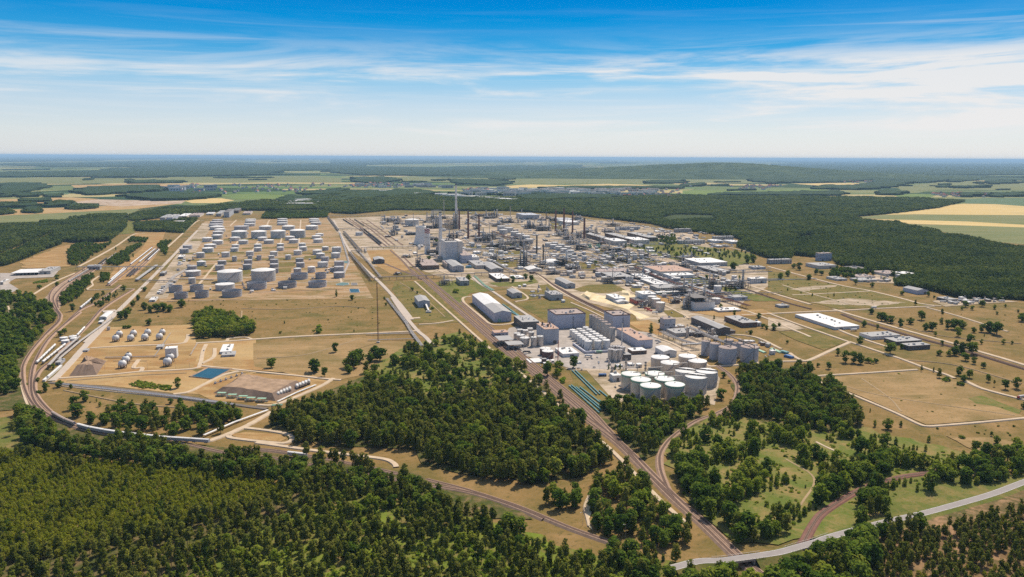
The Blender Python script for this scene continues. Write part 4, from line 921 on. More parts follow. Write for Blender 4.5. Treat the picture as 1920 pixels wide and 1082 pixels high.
mound = frustum('earth_mound', 'broad flat-topped brown earth mound over buried tanks', [T('G', -5, 712), T('G', 468, 772), T('G', 700, 655), T('G', 330, 600), T('G', 190, 590)], 7.5, 13, 'earth', 'earthl')
frustum('earth_mound', 'steep pyramid heap of dark earth by the curve', [T('F', 515, 585), T('F', 725, 576), T('F', 800, 468), T('F', 625, 458)], 11, 22, 'earth', 'earthl')
for gx, gy, n in [(485, 742, 5), (628, 684, 5)]:
    for i in range(n):
        p = T('G', gx + i * 22, gy - i * 9); t = empty('bullet_tank', p, GA); b = MB()
        pr = [(0.01, -.9), (1.3, -.7), (2.1, 0), (2.1, 9), (1.3, 9.7), (.01, 9.9)]
        b.lathe(0, 0, pr, 14); o = b.build('vessel', WM['tank'], t, smooth=False); o.rotation_euler = (R(-90), 0, 0); o.location = (0, 0, 4.2)
        for y in (1, 6):
            q = MB(); q.box(-2, 2, y - .4, y + .4, 0, 3.0); q.build('saddle', WM['dark'], t)
        tag(t, 'short horizontal steel vessel on the %s mound rack' % ('front' if n and gx < 600 else 'rear'), 'gas vessel', 'vessels beside the mound', at=p)
p0 = [T('F', 1440, 585), T('F', 1560, 524), T('F', 1722, 534), T('F', 1590, 603)]
b = MB(); b.face([(p.x, p.y, .72) for p in p0]); o = b.build('pond', WM['water']); o.data.flip_normals() if o.data.polygons[0].normal.z < 0 else None
tag(o, 'blue fire-water pond beside the mound', 'pond', kind='structure')
b = MB(); c0 = sum(p0, Vector()) / 4
for i in range(4):
    a, d = p0[i], p0[(i + 1) % 4]; a2, d2 = a + (a - c0).normalized() * 4, d + (d - c0).normalized() * 4
    b.v += [(a.x, a.y, .6), (d.x, d.y, .6), (d2.x, d2.y, 1.6), (a2.x, a2.y, 1.6), ((a2 + (a2 - c0) * .05).x, (a2 + (a2 - c0) * .05).y, 0), ((d2 + (d2 - c0) * .05).x, (d2 + (d2 - c0) * .05).y, 0)]
    k = 6 * i; b.f += [(k, k + 1, k + 2, k + 3), (k + 3, k + 2, k + 5, k + 4)]; b.m += [0, 0]
tag(b.build('embankment', WM['earthl']), 'earth rim around the blue pond', 'embankment', kind='structure', at=c0)
for pts, mt, l in [([(1505, 700), (1560, 686), (1620, 690), (1622, 706), (1570, 714), (1510, 710)], 'teal', 'oval teal basin at the tank farm corner'), ([(1620, 742), (1705, 742), (1715, 772), (1630, 775)], 'water', 'small blue basin at the tank farm corner'), ([(1638, 690), (1690, 690), (1695, 710), (1642, 712)], 'rdark', 'dark covered basin at the tank farm corner'), ([(1550, 500), (1610, 502), (1615, 522), (1555, 520)], 'teal', 'faint teal basin in the tank farm')]:
    q = [T('B', *p) for p in pts]; b = MB(); b.poly([(p.x, p.y) for p in q], 0, 1.1); b.poly([(p.x, p.y) for p in [a + (sum(q, Vector()) / len(q) - a) * .08 for a in q]], 1.1, 1.15, 1)
    tag(b.build('basin', [WM['conc'], WM[mt]]), l, 'basin', at=q[0])
frustum('sand_heap', 'long pale sand heap on the sand lot', [T('D', 195, 700), T('D', 262, 732), T('D', 300, 700), T('D', 240, 675)], 5, 6, 'sandp', 'sandp', 'sand heap')
frustum('sand_heap', 'yellowish sand heap beside the white shed', [T('D', 470, 690), T('D', 560, 700), T('D', 570, 675), T('D', 500, 668)], 5, 7, 'sandp', 'sandp', 'sand heap')
for cx, by in [(30, 735), (110, 748), (190, 760), (250, 772), (330, 778)]:
    p = T('G', cx, by); t = empty('pipe_manifold', p, GA - .28); f = MB()
    for x in (0, 5, 10):
        for y in (0, 4): f.box(x - .2, x + .2, y - .2, y + .2, 0, 4.5)
    f.box(-.3, 10.3, -.3, 4.3, 4.5, 4.9); f.build('frame', WM['green'], t)
    q = MB()
    for y in (.8, 1.9, 3.0): q.tube((-3, y, 1.5), (13, y, 1.5), .45, 6)
    q.build('pipes', WM['pipe'], t); tag(t, 'pale green pipe manifold frame in front of the mound', 'pipework', 'green manifolds by the mound', at=p)
for i in range(6):
    p = T('G', 15 + i * 40, 640 - i * 14); b = MB(); b.cyl(0, 0, 0, 2.6, 1.6, 10); b.cyl(0, 0, 2.6, 4.2, .6, 8); b.tube((0, 0, 2), (5, 0, 2), .4, 6); o = b.build('valve_station', WM['tdark']); o.location = p
    tag(o, 'grey valve dome on the back edge of the mound', 'valve', 'valve domes on the mound', at=p, share=True)

# ------------------------------------------------------------------ silo plant in the foreground
H = 'H'
bld('factory_hall', 'long white hall with half grey, half white roof by the tracks', H, 308, 336, 128, 68, 124, 190, 'lav', 'rwhite', 'gable', door='green', halfroof=.42)
bld('office_block', 'low salmon-roofed building beside the tracks', H, 308, 447, 104, 30, 302, 408, 'lav', 'rsal')
bld('frame_building', 'dark open-deck building under a pale roof', H, 515, 395, 128, 58, 508, 345, 'dark', 'rgrey', win='band')
bld('canopy', 'grey-roofed truck canopy beside the tracks', H, 345, 523, 105, 48, 342, 490, 'conc', 'rgrey', 'canopy', win=False)
bld('canopy', 'lower truck canopy nearest the tracks', H, 414, 552, 114, 42, 412, 525, 'conc', 'rgrey', 'canopy', win=False)
t = bld('process_building', 'blue-grey block with rusty plant on its roof', H, 683, 502, 108, 112, 645, 455, 'blue', 'rsal', win='door')
w, L, h = t['w'], t['L'], t['h']
for i in range(10):
    q = MB(); x, y, a = random.uniform(.1, .85) * w, random.uniform(.1, .85) * L, random.uniform(1, 2.4); q.cyl(x, y, h + .5, h + 1 + a * 1.6, a * .7, 8); q.cyl(x, y, h + 1 + a * 1.6, h + 1.6 + a * 1.8, a * .3, 6); q.build('roof_machine', WM[random.choice(['burg', 'rwhite', 'dark'])], t)
for a in [('big lavender block with a dark parapet behind the fermenters', 768, 388, 222, 104, 752, 345), ('lavender tower block behind the silo row', 1196, 388, 128, 98, 1188, 350)]:
    t = bld('process_building', a[0], H, a[1], a[2], a[3], a[4], a[5], a[6], 'lav', 'rpink', win=False)
    w, L, h = t['w'], t['L'], t['h']; q = MB()
    for x0, x1, y0, y1 in ((-.3, w + .3, -.3, .4), (-.3, w + .3, L - .4, L + .3), (-.3, .4, .41, L - .41), (w - .4, w + .3, .41, L - .41)): q.box(x0, x1, y0, y1, h + .52, h + 1.9)
    q.build('parapet', WM['burg'], t)
    q = MB(); x = w * .58
    for k in range(5): q.box(x - .9, x + .9, -1.5, -.02, h * (.1 + .17 * k), h * (.1 + .17 * k) + .25)
    for dx in (-.85, .85): q.box(x + dx - .08, x + dx + .08, -1.5, -1.34, 0, h * .85)
    q.build('stair_tower', WM['steel'], t)
bld('shed', 'small white cabin left of the lavender block', H, 728, 325, 38, 28, 726, 318, 'white', 'rwhite')
for i, (x, y) in enumerate([(1038, 384), (1060, 394), (1083, 406), (1108, 420), (1132, 436), (1157, 456), (1190, 482)]):
    tank('tall concrete silo in the row of seven, %s' % ['farthest', 'second from the back', 'third from the back', 'middle one', 'third from the front', 'second from the front', 'nearest'][i], H, x, y, 48 if i > 3 else 42, 100, 'flat', 'conc', 'rpink', name='silo', n=24)
for col, (a, b2) in enumerate([((893, 448), (1010, 548)), ((945, 440), (1082, 545)), ((992, 428), (1145, 540))]):
    for r_ in range(7):
        f = r_ / 6.0
        tank('white fermenter tank in the %s file, %s' % (['left', 'middle', 'right'][col], ['rearmost', 'sixth back', 'fifth back', 'fourth back', 'third back', 'second', 'nearest'][r_]), H, a[0] + (b2[0] - a[0]) * f, a[1] + (b2[1] - a[1]) * f, 44 + 14 * f, 50 + 14 * f, 'cone', 'white', 'rwhite', 'white fermenter tanks', name='fermenter_tank', n=22)
p = T(H, 990, 575); b = MB(); b.box(0, size(p, 195 / 4), 0, 2, 0, 4); b.box(-.4, 1.6, 2.01, 60, 0, 4); o = b.build('bund_wall', WM['lav']); o.location = p; o.rotation_euler.z = GA; tag(o, 'low grey bund wall around the white fermenters', 'wall', at=p)
bld('factory_hall', 'long hall with salmon flat roof right of the silos', H, 1386, 535, 108, 62, 1262, 440, 'lav', 'rsal', door='grey')
bld('shed', 'brown shed with bright white roof', H, 1342, 582, 108, 28, 1338, 560, 'brown', 'rwhite')
bld('warehouse', 'small white flat warehouse among the fermenters', H, 822, 602, 122, 26, 818, 556, 'white', 'rwhite')
bld('warehouse', 'white windowless warehouse behind the big tanks', H, 1578, 603, 96, 45, 1538, 566, 'white', 'rwhite', 'gable')
tank('burgundy tank with white dome by the tracks', H, 708, 618, 88, 56, 'cone', 'burg', 'rwhite', n=28)
tank('burgundy tank half hidden behind its twin', H, 690, 592, 84, 50, 'cone', 'burg', 'rwhite', n=28)
p = T(H, 575, 648); b = MB(); b.box(0, size(p, 40), 0, 24, 0, 1.6); b.box(.6, size(p, 40) - .6, .6, 23.4, 1.6, 1.7); o = b.build('platform', WM['rwhite']); o.location = p; o.rotation_euler.z = GA; tag(o, 'bright white concrete platform around the burgundy tanks', 'platform', at=p)
for x, y in [(1178, 628), (1212, 634), (1246, 632), (1192, 606), (1232, 606), (1265, 612)]:
    tank('slim silver tank in the cluster under the thin mast', H, x, y, 42, 86, 'flat', 'alu', 'tdark', 'slim silver tanks', name='slim_tank', n=18)
bld('shed', 'dark open shed beside the slim silver tanks', H, 1282, 624, 52, 42, 1280, 606, 'dark', 'rgrey')
for x, y, w, h in [(478, 470, 52, 46), (505, 488, 62, 50), (535, 522, 72, 62), (602, 525, 46, 72), (650, 520, 50, 74), (500, 425, 46, 30), (540, 430, 44, 30), (575, 420, 44, 34), (585, 455, 44, 40)]:
    tank('silver process tank left of the blue-grey block', H, x, y, w, h, 'flat', 'alu', 'troof', n=20)
# tall storage tanks in front
front = [(1330, 855, 148, 112, 'nearest file, leftmost'), (1402, 905, 152, 120, 'nearest file, second'), (1475, 950, 158, 118, 'nearest file, nearest'), (1507, 840, 148, 100, 'second file, rearmost'), (1580, 888, 152, 108, 'second file, middle'), (1656, 942, 150, 120, 'second file, nearest')]
for x, y, w, h, l in front: tank('tall bare-metal tank with green rim, %s' % l, H, x, y, w, h, 'cone', 'alu', 'rwhite', 'green-rimmed storage tanks', rim='green', n=44)
for x, y, w, h, l in [(1548, 700, 138, 86, 'left of the rear four'), (1622, 748, 142, 92, 'nearest of the rear four'), (1752, 686, 132, 82, 'rearmost of the rear four'), (1828, 712, 138, 70, 'right of the rear four')]:
    tank('tall pale storage tank with white roof, %s' % l, H, x, y, w, h, 'cone', 'alu', 'rwhite', n=44)
for x, y, w, h, l in [(1740, 810, 160, 92, 'left'), (1815, 885, 165, 124, 'nearest'), (1895, 832, 160, 110, 'right')]:
    t = tank('huge metal tank with black catwalk on its roof, %s of three' % l, H, x, y, w, h, 'flat', 'tank', 'rwhite', n=44)
    q = MB(); r, h2 = t['r'], t['h']
    for dx in (-1.6, 1.6): q.tube((-r * .95, r * .4 + dx, h2 + 1.6), (r * .95, -r * .4 + dx, h2 + 1.6), .5, 5)
    q.build('catwalk', WM['steel'], t)
for i in range(7):
    a = [(1310, 735), (1385, 775), (1460, 812), (1500, 735), (1580, 775), (1650, 808), (1690, 700)][i]; p = T(H, a[0], a[1] + 90); b = MB(); n = 20
    b.tube((0, 0, 0), (0, 0, 22), .5, 6); b.tube((0, 0, 22), (n, 5, 22), .7, 6); b.tube((n, 5, 0), (n, 5, 22), .5, 6)
    o = b.build('gas_pipe', WM['pipe']); o.location = p + UY * 18; tag(o, 'pale bent pipe bridging the green-rimmed tanks', 'pipe', 'pipes over the storage tanks', at=p)
for x, y, w, h, l in [(1068, 517, 80, 128, 'leftmost'), (1150, 553, 95, 142, 'second from the left'), (1262, 594, 160, 140, 'nearest'), (1275, 478, 82, 100, 'rearmost'), (1352, 530, 92, 122, 'between the two wide ones'), (1460, 580, 158, 132, 'rightmost and wide')]:
    tank('blue-grey tank with pink roof beside the branch curve, %s' % l, 'I', x, y, w, h, 'flat', 'blue', 'rpink', 'pink-roofed blue-grey tanks', n=36)
for x, y, L in [(1040, 345, 62), (1250, 345, 62)]:
    p = T('I', x, y + 135); t = empty('conveyor_bridge', p, 0); b = MB(); e = T('I', x + 250, y + 235) - p
    for s in (0, 3): b.tube((0, s, 27), (e.x, e.y + s, 27), .9, 4)
    b.build('gallery', WM['dark'], t); q = MB(); q.tube((0, 0, 0), (0, 0, 27), .6, 5); q.tube((e.x, e.y, 0), (e.x, e.y, 27), .6, 5); q.build('support', WM['steel'], t)
    tag(t, 'dark conveyor bridge over the pink-roofed tanks', 'conveyor', at=p)
bld('factory_hall', 'long dark hall with grey gabled roof', 'I', 1188, 330, 102, 60, 886, 222, 'dark', 'rgrey', 'gable', door='brown')
bld('shed', 'low brown annex at the dark hall gable', 'I', 1292, 322, 46, 30, 1280, 305, 'brown', 'rdark')
bld('factory_hall', 'dark low hall with pale flat roof', 'I', 1400, 262, 135, 42, 1225, 198, 'brown', 'rgrey')
bld('shed', 'white annex beside the pale flat hall', 'I', 1537, 250, 36, 34, 1530, 236, 'white', 'rwhite')
bld('process_building', 'blue-grey tower building at the chemical works', 'I', 697, 288, 100, 102, 692, 268, 'blue', 'rpink', win='band')
bld('factory_hall', 'low grey building among pipes at the chemical works', 'I', 800, 345, 185, 32, 775, 305, 'grey', 'rgrey')
for x, y, w, h in [(790, 285, 55, 34), (850, 282, 50, 36), (905, 350, 26, 90), (830, 262, 40, 24), (1130, 345, 22, 70), (985, 330, 30, 50), (1160, 380, 40, 40), (1010, 300, 26, 44)]:
    tank('silver vessel at the chemical works', 'I', x, y, w, h, 'flat', 'alu', 'troof', n=16, name='process_vessel')
bld('quonset_hut', 'green round-roofed hut beside the path', 'I', 1735, 492, 36, 6, 1665, 455, 'green', 'green', 'barrel', win=False)
bld('quonset_hut', 'smaller green round-roofed hut by the tanks', 'I', 1590, 492, 30, 6, 1545, 465, 'green', 'green', 'barrel', win=False)
sbox('truck_trailer', 'pale blue tarpaulin trailer parked by the path', 'trailer', 'I', 1840, 542, 40, 22, 14, 'bluep', 'bluep', GA + .3)
sbox('truck_trailer', 'turquoise tarpaulin trailer beside the green hut', 'trailer', 'I', 1795, 500, 40, 20, 14, 'turq', 'turq', GA + .3)
bld('pump_house', 'white square pump house beside the green-rimmed tanks', H, 1197, 785, 62, 46, 1195, 765, 'white', 'rwhite')
bld('shed', 'small white hut at the flare pipes', H, 1320, 668, 40, 14, 1322, 655, 'white', 'rwhite')
p = T(H, 1092, 745); t = empty('tank_truck', p, 0.1); b = MB()
for y in (0, 3.4): b.tube((0, y, 4.4), (16, y, 4.4), 1.9, 10)
b.build('tank', WM['bluep'], t); q = MB(); q.box(-.5, 16.5, -1.5, 5, 1.2, 2.4); q.build('chassis', WM['dark'], t)
for x in (2, 5, 12, 14.5):
    for y in (-1.5, 4.8): q = MB(); q.tube((x, y, .9), (x, y + .4, .9), .9, 10); q.build('wheel', WM['tyre'], t)
t.scale = (.65,) * 3; tag(t, 'blue double tank unit parked on the pale yard', 'tank trailer', at=p)


# ------------------------------------------------------------------ turquoise pipe strings
for a, b2, l in [((890, 705), (1075, 888), 'upper left'), ((915, 705), (1100, 885), 'upper middle'), ((1095, 855), (1200, 940), 'upper right'), ((868, 820), (1095, 1025), 'lowest'), ((885, 815), (1110, 1005), 'lower second'), ((920, 830), (1130, 1000), 'lower third'), ((950, 830), (1150, 985), 'lower fourth'), ((1095, 930), (1160, 985), 'short lower')]:
    p, q = T(H, *a), T(H, *b2); n = int((q - p).length / 12); t = empty('pipe_string', p); b = MB(); v = MB()
    d = (q - p).normalized()
    b.tube((0, 0, 1.5), q - p + Vector((0, 0, 1.5)), .85, 8); b.build('pipe', WM['turq'], t)
    for i in range(n + 1):
        c_ = d * i * 12; v.box(c_.x - 1, c_.x + 1, c_.y - .3, c_.y + .3, 0, .7)
    v.build('bearers', WM['rwhite'], t); tag(t, 'long turquoise pipe lying on the grass beside the tracks, %s string' % l, 'pipe', 'turquoise pipe strings', at=p)
for a, b2 in [((400, 245), (520, 312)), ((370, 205), (500, 298))]:
    p, q = T(H, *a), T(H, *b2); b = MB(); b.tube((0, 0, 1), q - p + Vector((0, 0, 1)), .9, 8); b.tube((0, 2.6, 1), q - p + Vector((0, 2.6, 1)), .9, 8); o = b.build('pipe_string', WM['turq']); o.location = p; tag(o, 'turquoise pipe pair beside the white hall', 'pipe', at=p)
# ------------------------------------------------------------------ refinery core
def chimney(label, c, cx, by, wpx, hpx, mat='rust', band=None, taper=.62, cat='chimney', name='chimney', n=16):
    s = CROPS[c][2]; p = T(c, cx, by); k = mpp(p); r = wpx / s * k / 2 * (1.2 if name == 'chimney' else 1); h = hpx / s * k * 1.01
    t = empty(name, p); b = MB(); b.lathe(0, 0, [(r, 0), (r * (1 + taper) / 2, h * .5), (r * taper, h), (r * taper * .8, h), (r * taper * .8, h * .9)], n); b.build('shaft', WM[mat], t)
    q = MB()
    for f in (.35, .65, .93): 
        rr = r * (1 + (taper - 1) * f); q.lathe(0, 0, [(rr, h * f), (rr + 1.1, h * f), (rr + 1.1, h * f + .3), (rr, h * f + .3)], n)
    q.build('gallery', WM['steel'], t)
    if band:
        q = MB(); m_ = 6
        for j in range(m_):
            z0, z1 = h * (.80 + .2 * j / m_), h * (.80 + .2 * (j + 1) / m_)
            for i in range(n):
                a, b2 = 2 * math.pi * i / n, 2 * math.pi * (i + 1) / n; r0, r1 = (r * (1 + (taper - 1) * z / h) + .12 for z in (z0, z1))
                q.face([(r0 * math.cos(a), r0 * math.sin(a), z0), (r0 * math.cos(b2), r0 * math.sin(b2), z0), (r1 * math.cos(b2), r1 * math.sin(b2), z1), (r1 * math.cos(a), r1 * math.sin(a), z1)], (i // 2 + j) % 2)
        q.build('warning_bands', [WM['red'], WM['rwhite']], t)
    else:
        q = MB(); q.lathe(0, 0, [(r * taper + .08, h * .965), (r * taper + .08, h + .05), (r * taper * .78, h + .05)], n); q.build('cap', WM['dark'], t)
    tag(t, label, cat, at=p); return t


chimney('tallest pale chimney rising above the refinery', 'C', 862, 395, 17, 330, 'chim', taper=.6)
chimney('broad white chimney with red and white chequered top', 'C', 646, 582, 38, 188, 'chim', band=True, taper=.86)
chimney('slender pale chimney left of the white boiler house', 'C', 745, 602, 27, 330, 'chim', taper=.6)
for x, y, w, h, l in [(885, 402, 12, 150, 'shortest dark red chimney close to the tall pale one'), (952, 468, 14, 205, 'tall dark red chimney, middle of three at the centre'), (1033, 472, 13, 182, 'dark red chimney, right of three at the centre'),
                      (1607, 412, 12, 162, 'leftmost of four dark red chimneys on the right'), (1668, 432, 13, 190, 'second from left of four dark red chimneys'), (1733, 434, 12, 175, 'third from left of four dark red chimneys'), (1821, 472, 15, 155, 'rightmost of four dark red chimneys')]:
    chimney(l, 'C', x, y, w, h, 'rust', taper=.72)
for x, y, w, h, l in [(1465, 602, 14, 158, 'black flue stack above the right cracker unit'), (1514, 655, 12, 142, 'black flue stack with dark unit at its foot'), (1535, 375, 7, 110, 'thin black stack at the back of the plant'), (541, 385, 5, 105, 'thin grey mast stack beside the domed tank'),
                      (693, 395, 5, 140, 'thin dark stack left of the columns'), (770, 300, 6, 130, 'thin pale stack behind the columns'), (1267, 300, 7, 75, 'thin grey stack at the back right'), (1353, 305, 9, 60, 'short ochre stack at the back'), (643, 350, 8, 80, 'short grey stack at the back left'),
                      (686, 400, 5, 60, 'short slim stack, back left'), (1301, 560, 4, 90, 'slim mast stack in the middle grassland'), (1569, 640, 5, 55, 'slim stack at the right cracker'), (1446, 380, 6, 50, 'short thin stack in the rear unit'), (1504, 370, 6, 70, 'tall thin stack in the rear unit')]:
    chimney(l, 'C', x, y, w, h, 'steel' if 'black' in l or 'dark' in l else 'pipe', taper=.8, n=10, name='flue_stack')
chimney('thin white vent mast at the silo plant', 'H', 1263, 508, 9, 172, 'rwhite', taper=.7, n=10, name='vent_mast')
for x, y, h in [(1190, 735, 60), (1293, 700, 95), (1440, 712, 80), (1186, 735, 30)]: chimney('short metal stack beside the storage tanks', 'H', x, y, 14, h, 'alu', taper=.95, n=10, name='vent_stack')
# cooling tower
p = T('C', 606, 522); k = mpp(p) / 4; r = 58 * k; h = 142 * k; t = empty('cooling_tower', p + UY * r); b = MB()
prof = [(r * (1 - .36 * math.sin(min(1, f / .82) * math.pi / 2) + (.03 if f > .9 else 0)), h * (.05 + .95 * f)) for f in np.linspace(0, 1, 14)]
b.lathe(0, 0, prof + [(prof[-1][0] * .95, h), (prof[-1][0] * .93, h * .8)], 40); b.build('shell', WM['chim'], t, smooth=True)
q = MB()
for i in range(28):
    a = i / 28 * 6.283; q.tube((r * 1.03 * math.cos(a), r * 1.03 * math.sin(a), 0), (r * math.cos(a + .1), r * math.sin(a + .1), h * .06), .5, 4)
q.build('leg_ring', WM['conc'], t); tag(t, 'white hyperbolic cooling tower behind the chequered chimney', 'cooling tower', at=p)
# boiler house
t = bld('boiler_house', 'tall white boiler house with ribbed curved front', 'C', 782, 640, 92, 142, 775, 612, 'white', 'rgrey', win=False)
w, L, h = t['w'], t['L'], t['h']
q = MB(); q.box(w + .1, w * 1.38, -3, L * .8, 0, h * 1.04); q.build('stair_tower', WM['cream'], t)
for i in range(9): q = MB(); q.box(w * i / 9 + .4, w * i / 9 + 1.0, -.5, -.01, 3, h - 1); q.build('rib', WM['lav'], t)
for i in range(6): q = MB(); q.cyl(w * (.15 + .14 * i), L * .4, h + .6, h + 4 + (i % 3) * 1.5, 1.8, 8); q.build('roof_machine', WM['rust' if i % 2 else 'dark'], t)
bld('turbine_hall', 'lavender turbine hall beside the white boiler house', 'C', 906, 655, 76, 58, 900, 600, 'lav', 'rpink', win='band')
bld('shed', 'white cube annex right of the turbine hall', 'C', 985, 650, 50, 40, 980, 628, 'white', 'rwhite')
sbox('pool_tank', 'low light blue covered basin before the turbine hall', 'basin', 'C', 938, 692, 42, 16, 14, 'turq', 'bluep')


def unit(label, c, cx, by, wpx, hpx, dpx, seed, ncol=4, dark=True, cat='process unit'):
    """process unit: open steel deck frame, distillation columns with galleries, drums and pipes"""
    rs = random.Random(seed); s = CROPS[c][2]; p = T(c, cx, by); k = mpp(p) / s; w, h = wpx * k, hpx * k; dp = dpx * k * 2.5
    t = empty('process_unit', p, GA); FOOT.append((p, w, dp))
    fr = MB(); fh = h * rs.uniform(.38, .55); nx, ny, nz = max(2, int(w / 7)), max(2, int(dp / 9)), max(2, int(fh / 5))
    for i in range(nx + 1):
        for j in range(ny + 1):
            x, y = w * i / nx, dp * j / ny; hh = fh * rs.choice([.5, .8, 1, 1]); fr.box(x - .3, x + .3, y - .3, y + .3, 0, hh)
    for z in range(1, nz + 1):
        zz = fh * z / nz * .97; x1 = w * rs.uniform(.55, 1); y1 = dp * rs.uniform(.6, 1); fr.box(0, x1, 0, y1, zz - .25, zz)
        fr.box(0, x1, -.15, .05, zz + .9, zz + 1.1)
    fr.build('frame', WM['steel'], t)
    for i in range(ncol):
        r = rs.uniform(.035, .07) * w; r = min(max(r, 1.2), 3.6); x, y = rs.uniform(.1, .9) * w, rs.uniform(.1, .9) * dp; hh = h * (1.0 if i == 0 else rs.uniform(.45, .9))
        q = MB(); q.lathe(x, y, [(r, 0), (r, hh * .6), (r * .8, hh * .66), (r * .8, hh), (.1, hh + r)], 12)
        for z in np.arange(6, hh, 8): q.lathe(x, y, [(r, z), (r + 1.2, z), (r + 1.2, z + .25), (r, z + .25)], 10)
        q.build('column', WM[rs.choice(['pipe', 'tdark', 'alu'] if dark else ['alu', 'pipe', 'rwhite'])], t)
    for i in range(4):
        x, y, z = rs.uniform(.05, .5) * w, rs.uniform(.1, .9) * dp, rs.choice([2, fh * .5, fh]); q = MB(); L_ = rs.uniform(.2, .45) * w; q.tube((x, y, z + 1.6), (x + L_, y, z + 1.6), 1.5, 10)
        q.build('drum', WM[rs.choice(['pipe', 'rwhite', 'alu', 'rust'])], t)
    q = MB()
    for i in range(14):
        x, y, z = rs.uniform(0, w), rs.uniform(0, dp), rs.uniform(1, fh); q.tube((x, y, z), (x, y, min(z + rs.uniform(4, 14), h)), .3, 5); q.tube((x, y, z), (rs.uniform(0, w), y, z), .35, 5)
    q.build('pipework', WM['pipe'], t)
    tag(t, label, cat, at=p); return t


i = 0
for a in [('dark distillation unit at the foot of the tall chimney', 780, 400, 110, 150, 30, 7), ('dark steel framed tower left of the white chimneys', 562, 682, 50, 155, 16, 2), ('dark cracker unit in the right grassland', 1330, 690, 100, 190, 22, 5), ('second dark cracker unit beside its twin', 1470, 700, 80, 130, 20, 4),
          ('rear left unit beside the domed tank', 300, 350, 150, 55, 20, 6), ('low dark unit behind the columns', 640, 345, 120, 80, 18, 6), ('unit between the pale chimneys', 680, 395, 90, 85, 16, 5), ('low unit right of the red chimneys', 1000, 500, 130, 60, 24, 6), ('green-grey column group right of the red chimneys', 1085, 500, 50, 130, 14, 3),
          ('far unit at the forest edge, left', 1070, 315, 120, 60, 14, 6), ('far unit at the forest edge, grey', 1190, 355, 160, 45, 14, 5), ('long dark rear unit on the right', 1380, 400, 170, 70, 16, 8), ('rear unit among the four red chimneys', 1610, 455, 100, 50, 16, 5), ('rear unit beneath the right red chimney', 1720, 470, 110, 55, 16, 6),
          ('low unit behind the boiler house', 800, 470, 90, 60, 20, 5), ('small unit beside the branch line', 740, 822, 100, 70, 20, 2), ('unit left of the chequered chimney', 455, 615, 80, 26, 16, 2), ('low pump unit at the gate tracks', 395, 745, 60, 26, 12, 1), ('rear left column group', 390, 400, 40, 40, 12, 2)]:
    i += 1; unit(a[0], 'C', a[1], a[2], a[3], a[4], a[5], i * 7, a[6])
for a in [('white chemical works with columns in the middle', 985, 800, 70, 130, 22, 6), ('rusty chemical frame left of the white works', 880, 760, 110, 60, 24, 5), ('unit beneath the twin green vessels', 90, 320, 110, 70, 16, 5), ('low unit at the far right of the core', 370, 385, 80, 20, 14, 2), ('pipe frame unit behind the gas tanks', 640, 790, 70, 70, 18, 3)]:
    i += 1; unit(a[0], 'D', a[1], a[2], a[3], a[4], a[5], i * 7, a[6], dark=False)
for a in [('pipe and vessel unit beside the pink-roofed tanks', 985, 350, 120, 60, 24, 5), ('frame unit between the dark hall and pipes', 1100, 345, 90, 70, 20, 4)]:
    i += 1; unit(a[0], 'I', a[1], a[2], a[3], a[4], a[5], i * 7, a[6], dark=False)
t = bld('process_building', 'white works building with open dark top storey', 'D', 1055, 812, 145, 62, 1050, 775, 'white', 'rdark', win=False)
w, L, h = t['w'], t['L'], t['h']; q = MB()
for x in np.linspace(0, w, 7):
    for y in (0, L * .5, L): q.box(x - .3, x + .3, y - .3, y + .3, h + .5, h * 1.45)
q.box(-.4, w * .7, L * .1, L + .4, h * 1.45, h * 1.5); q.box(w * .3, w * .6, L * .2, L * .9, h + .5, h * 1.3); q.build('open_storey', WM['steel'], t)
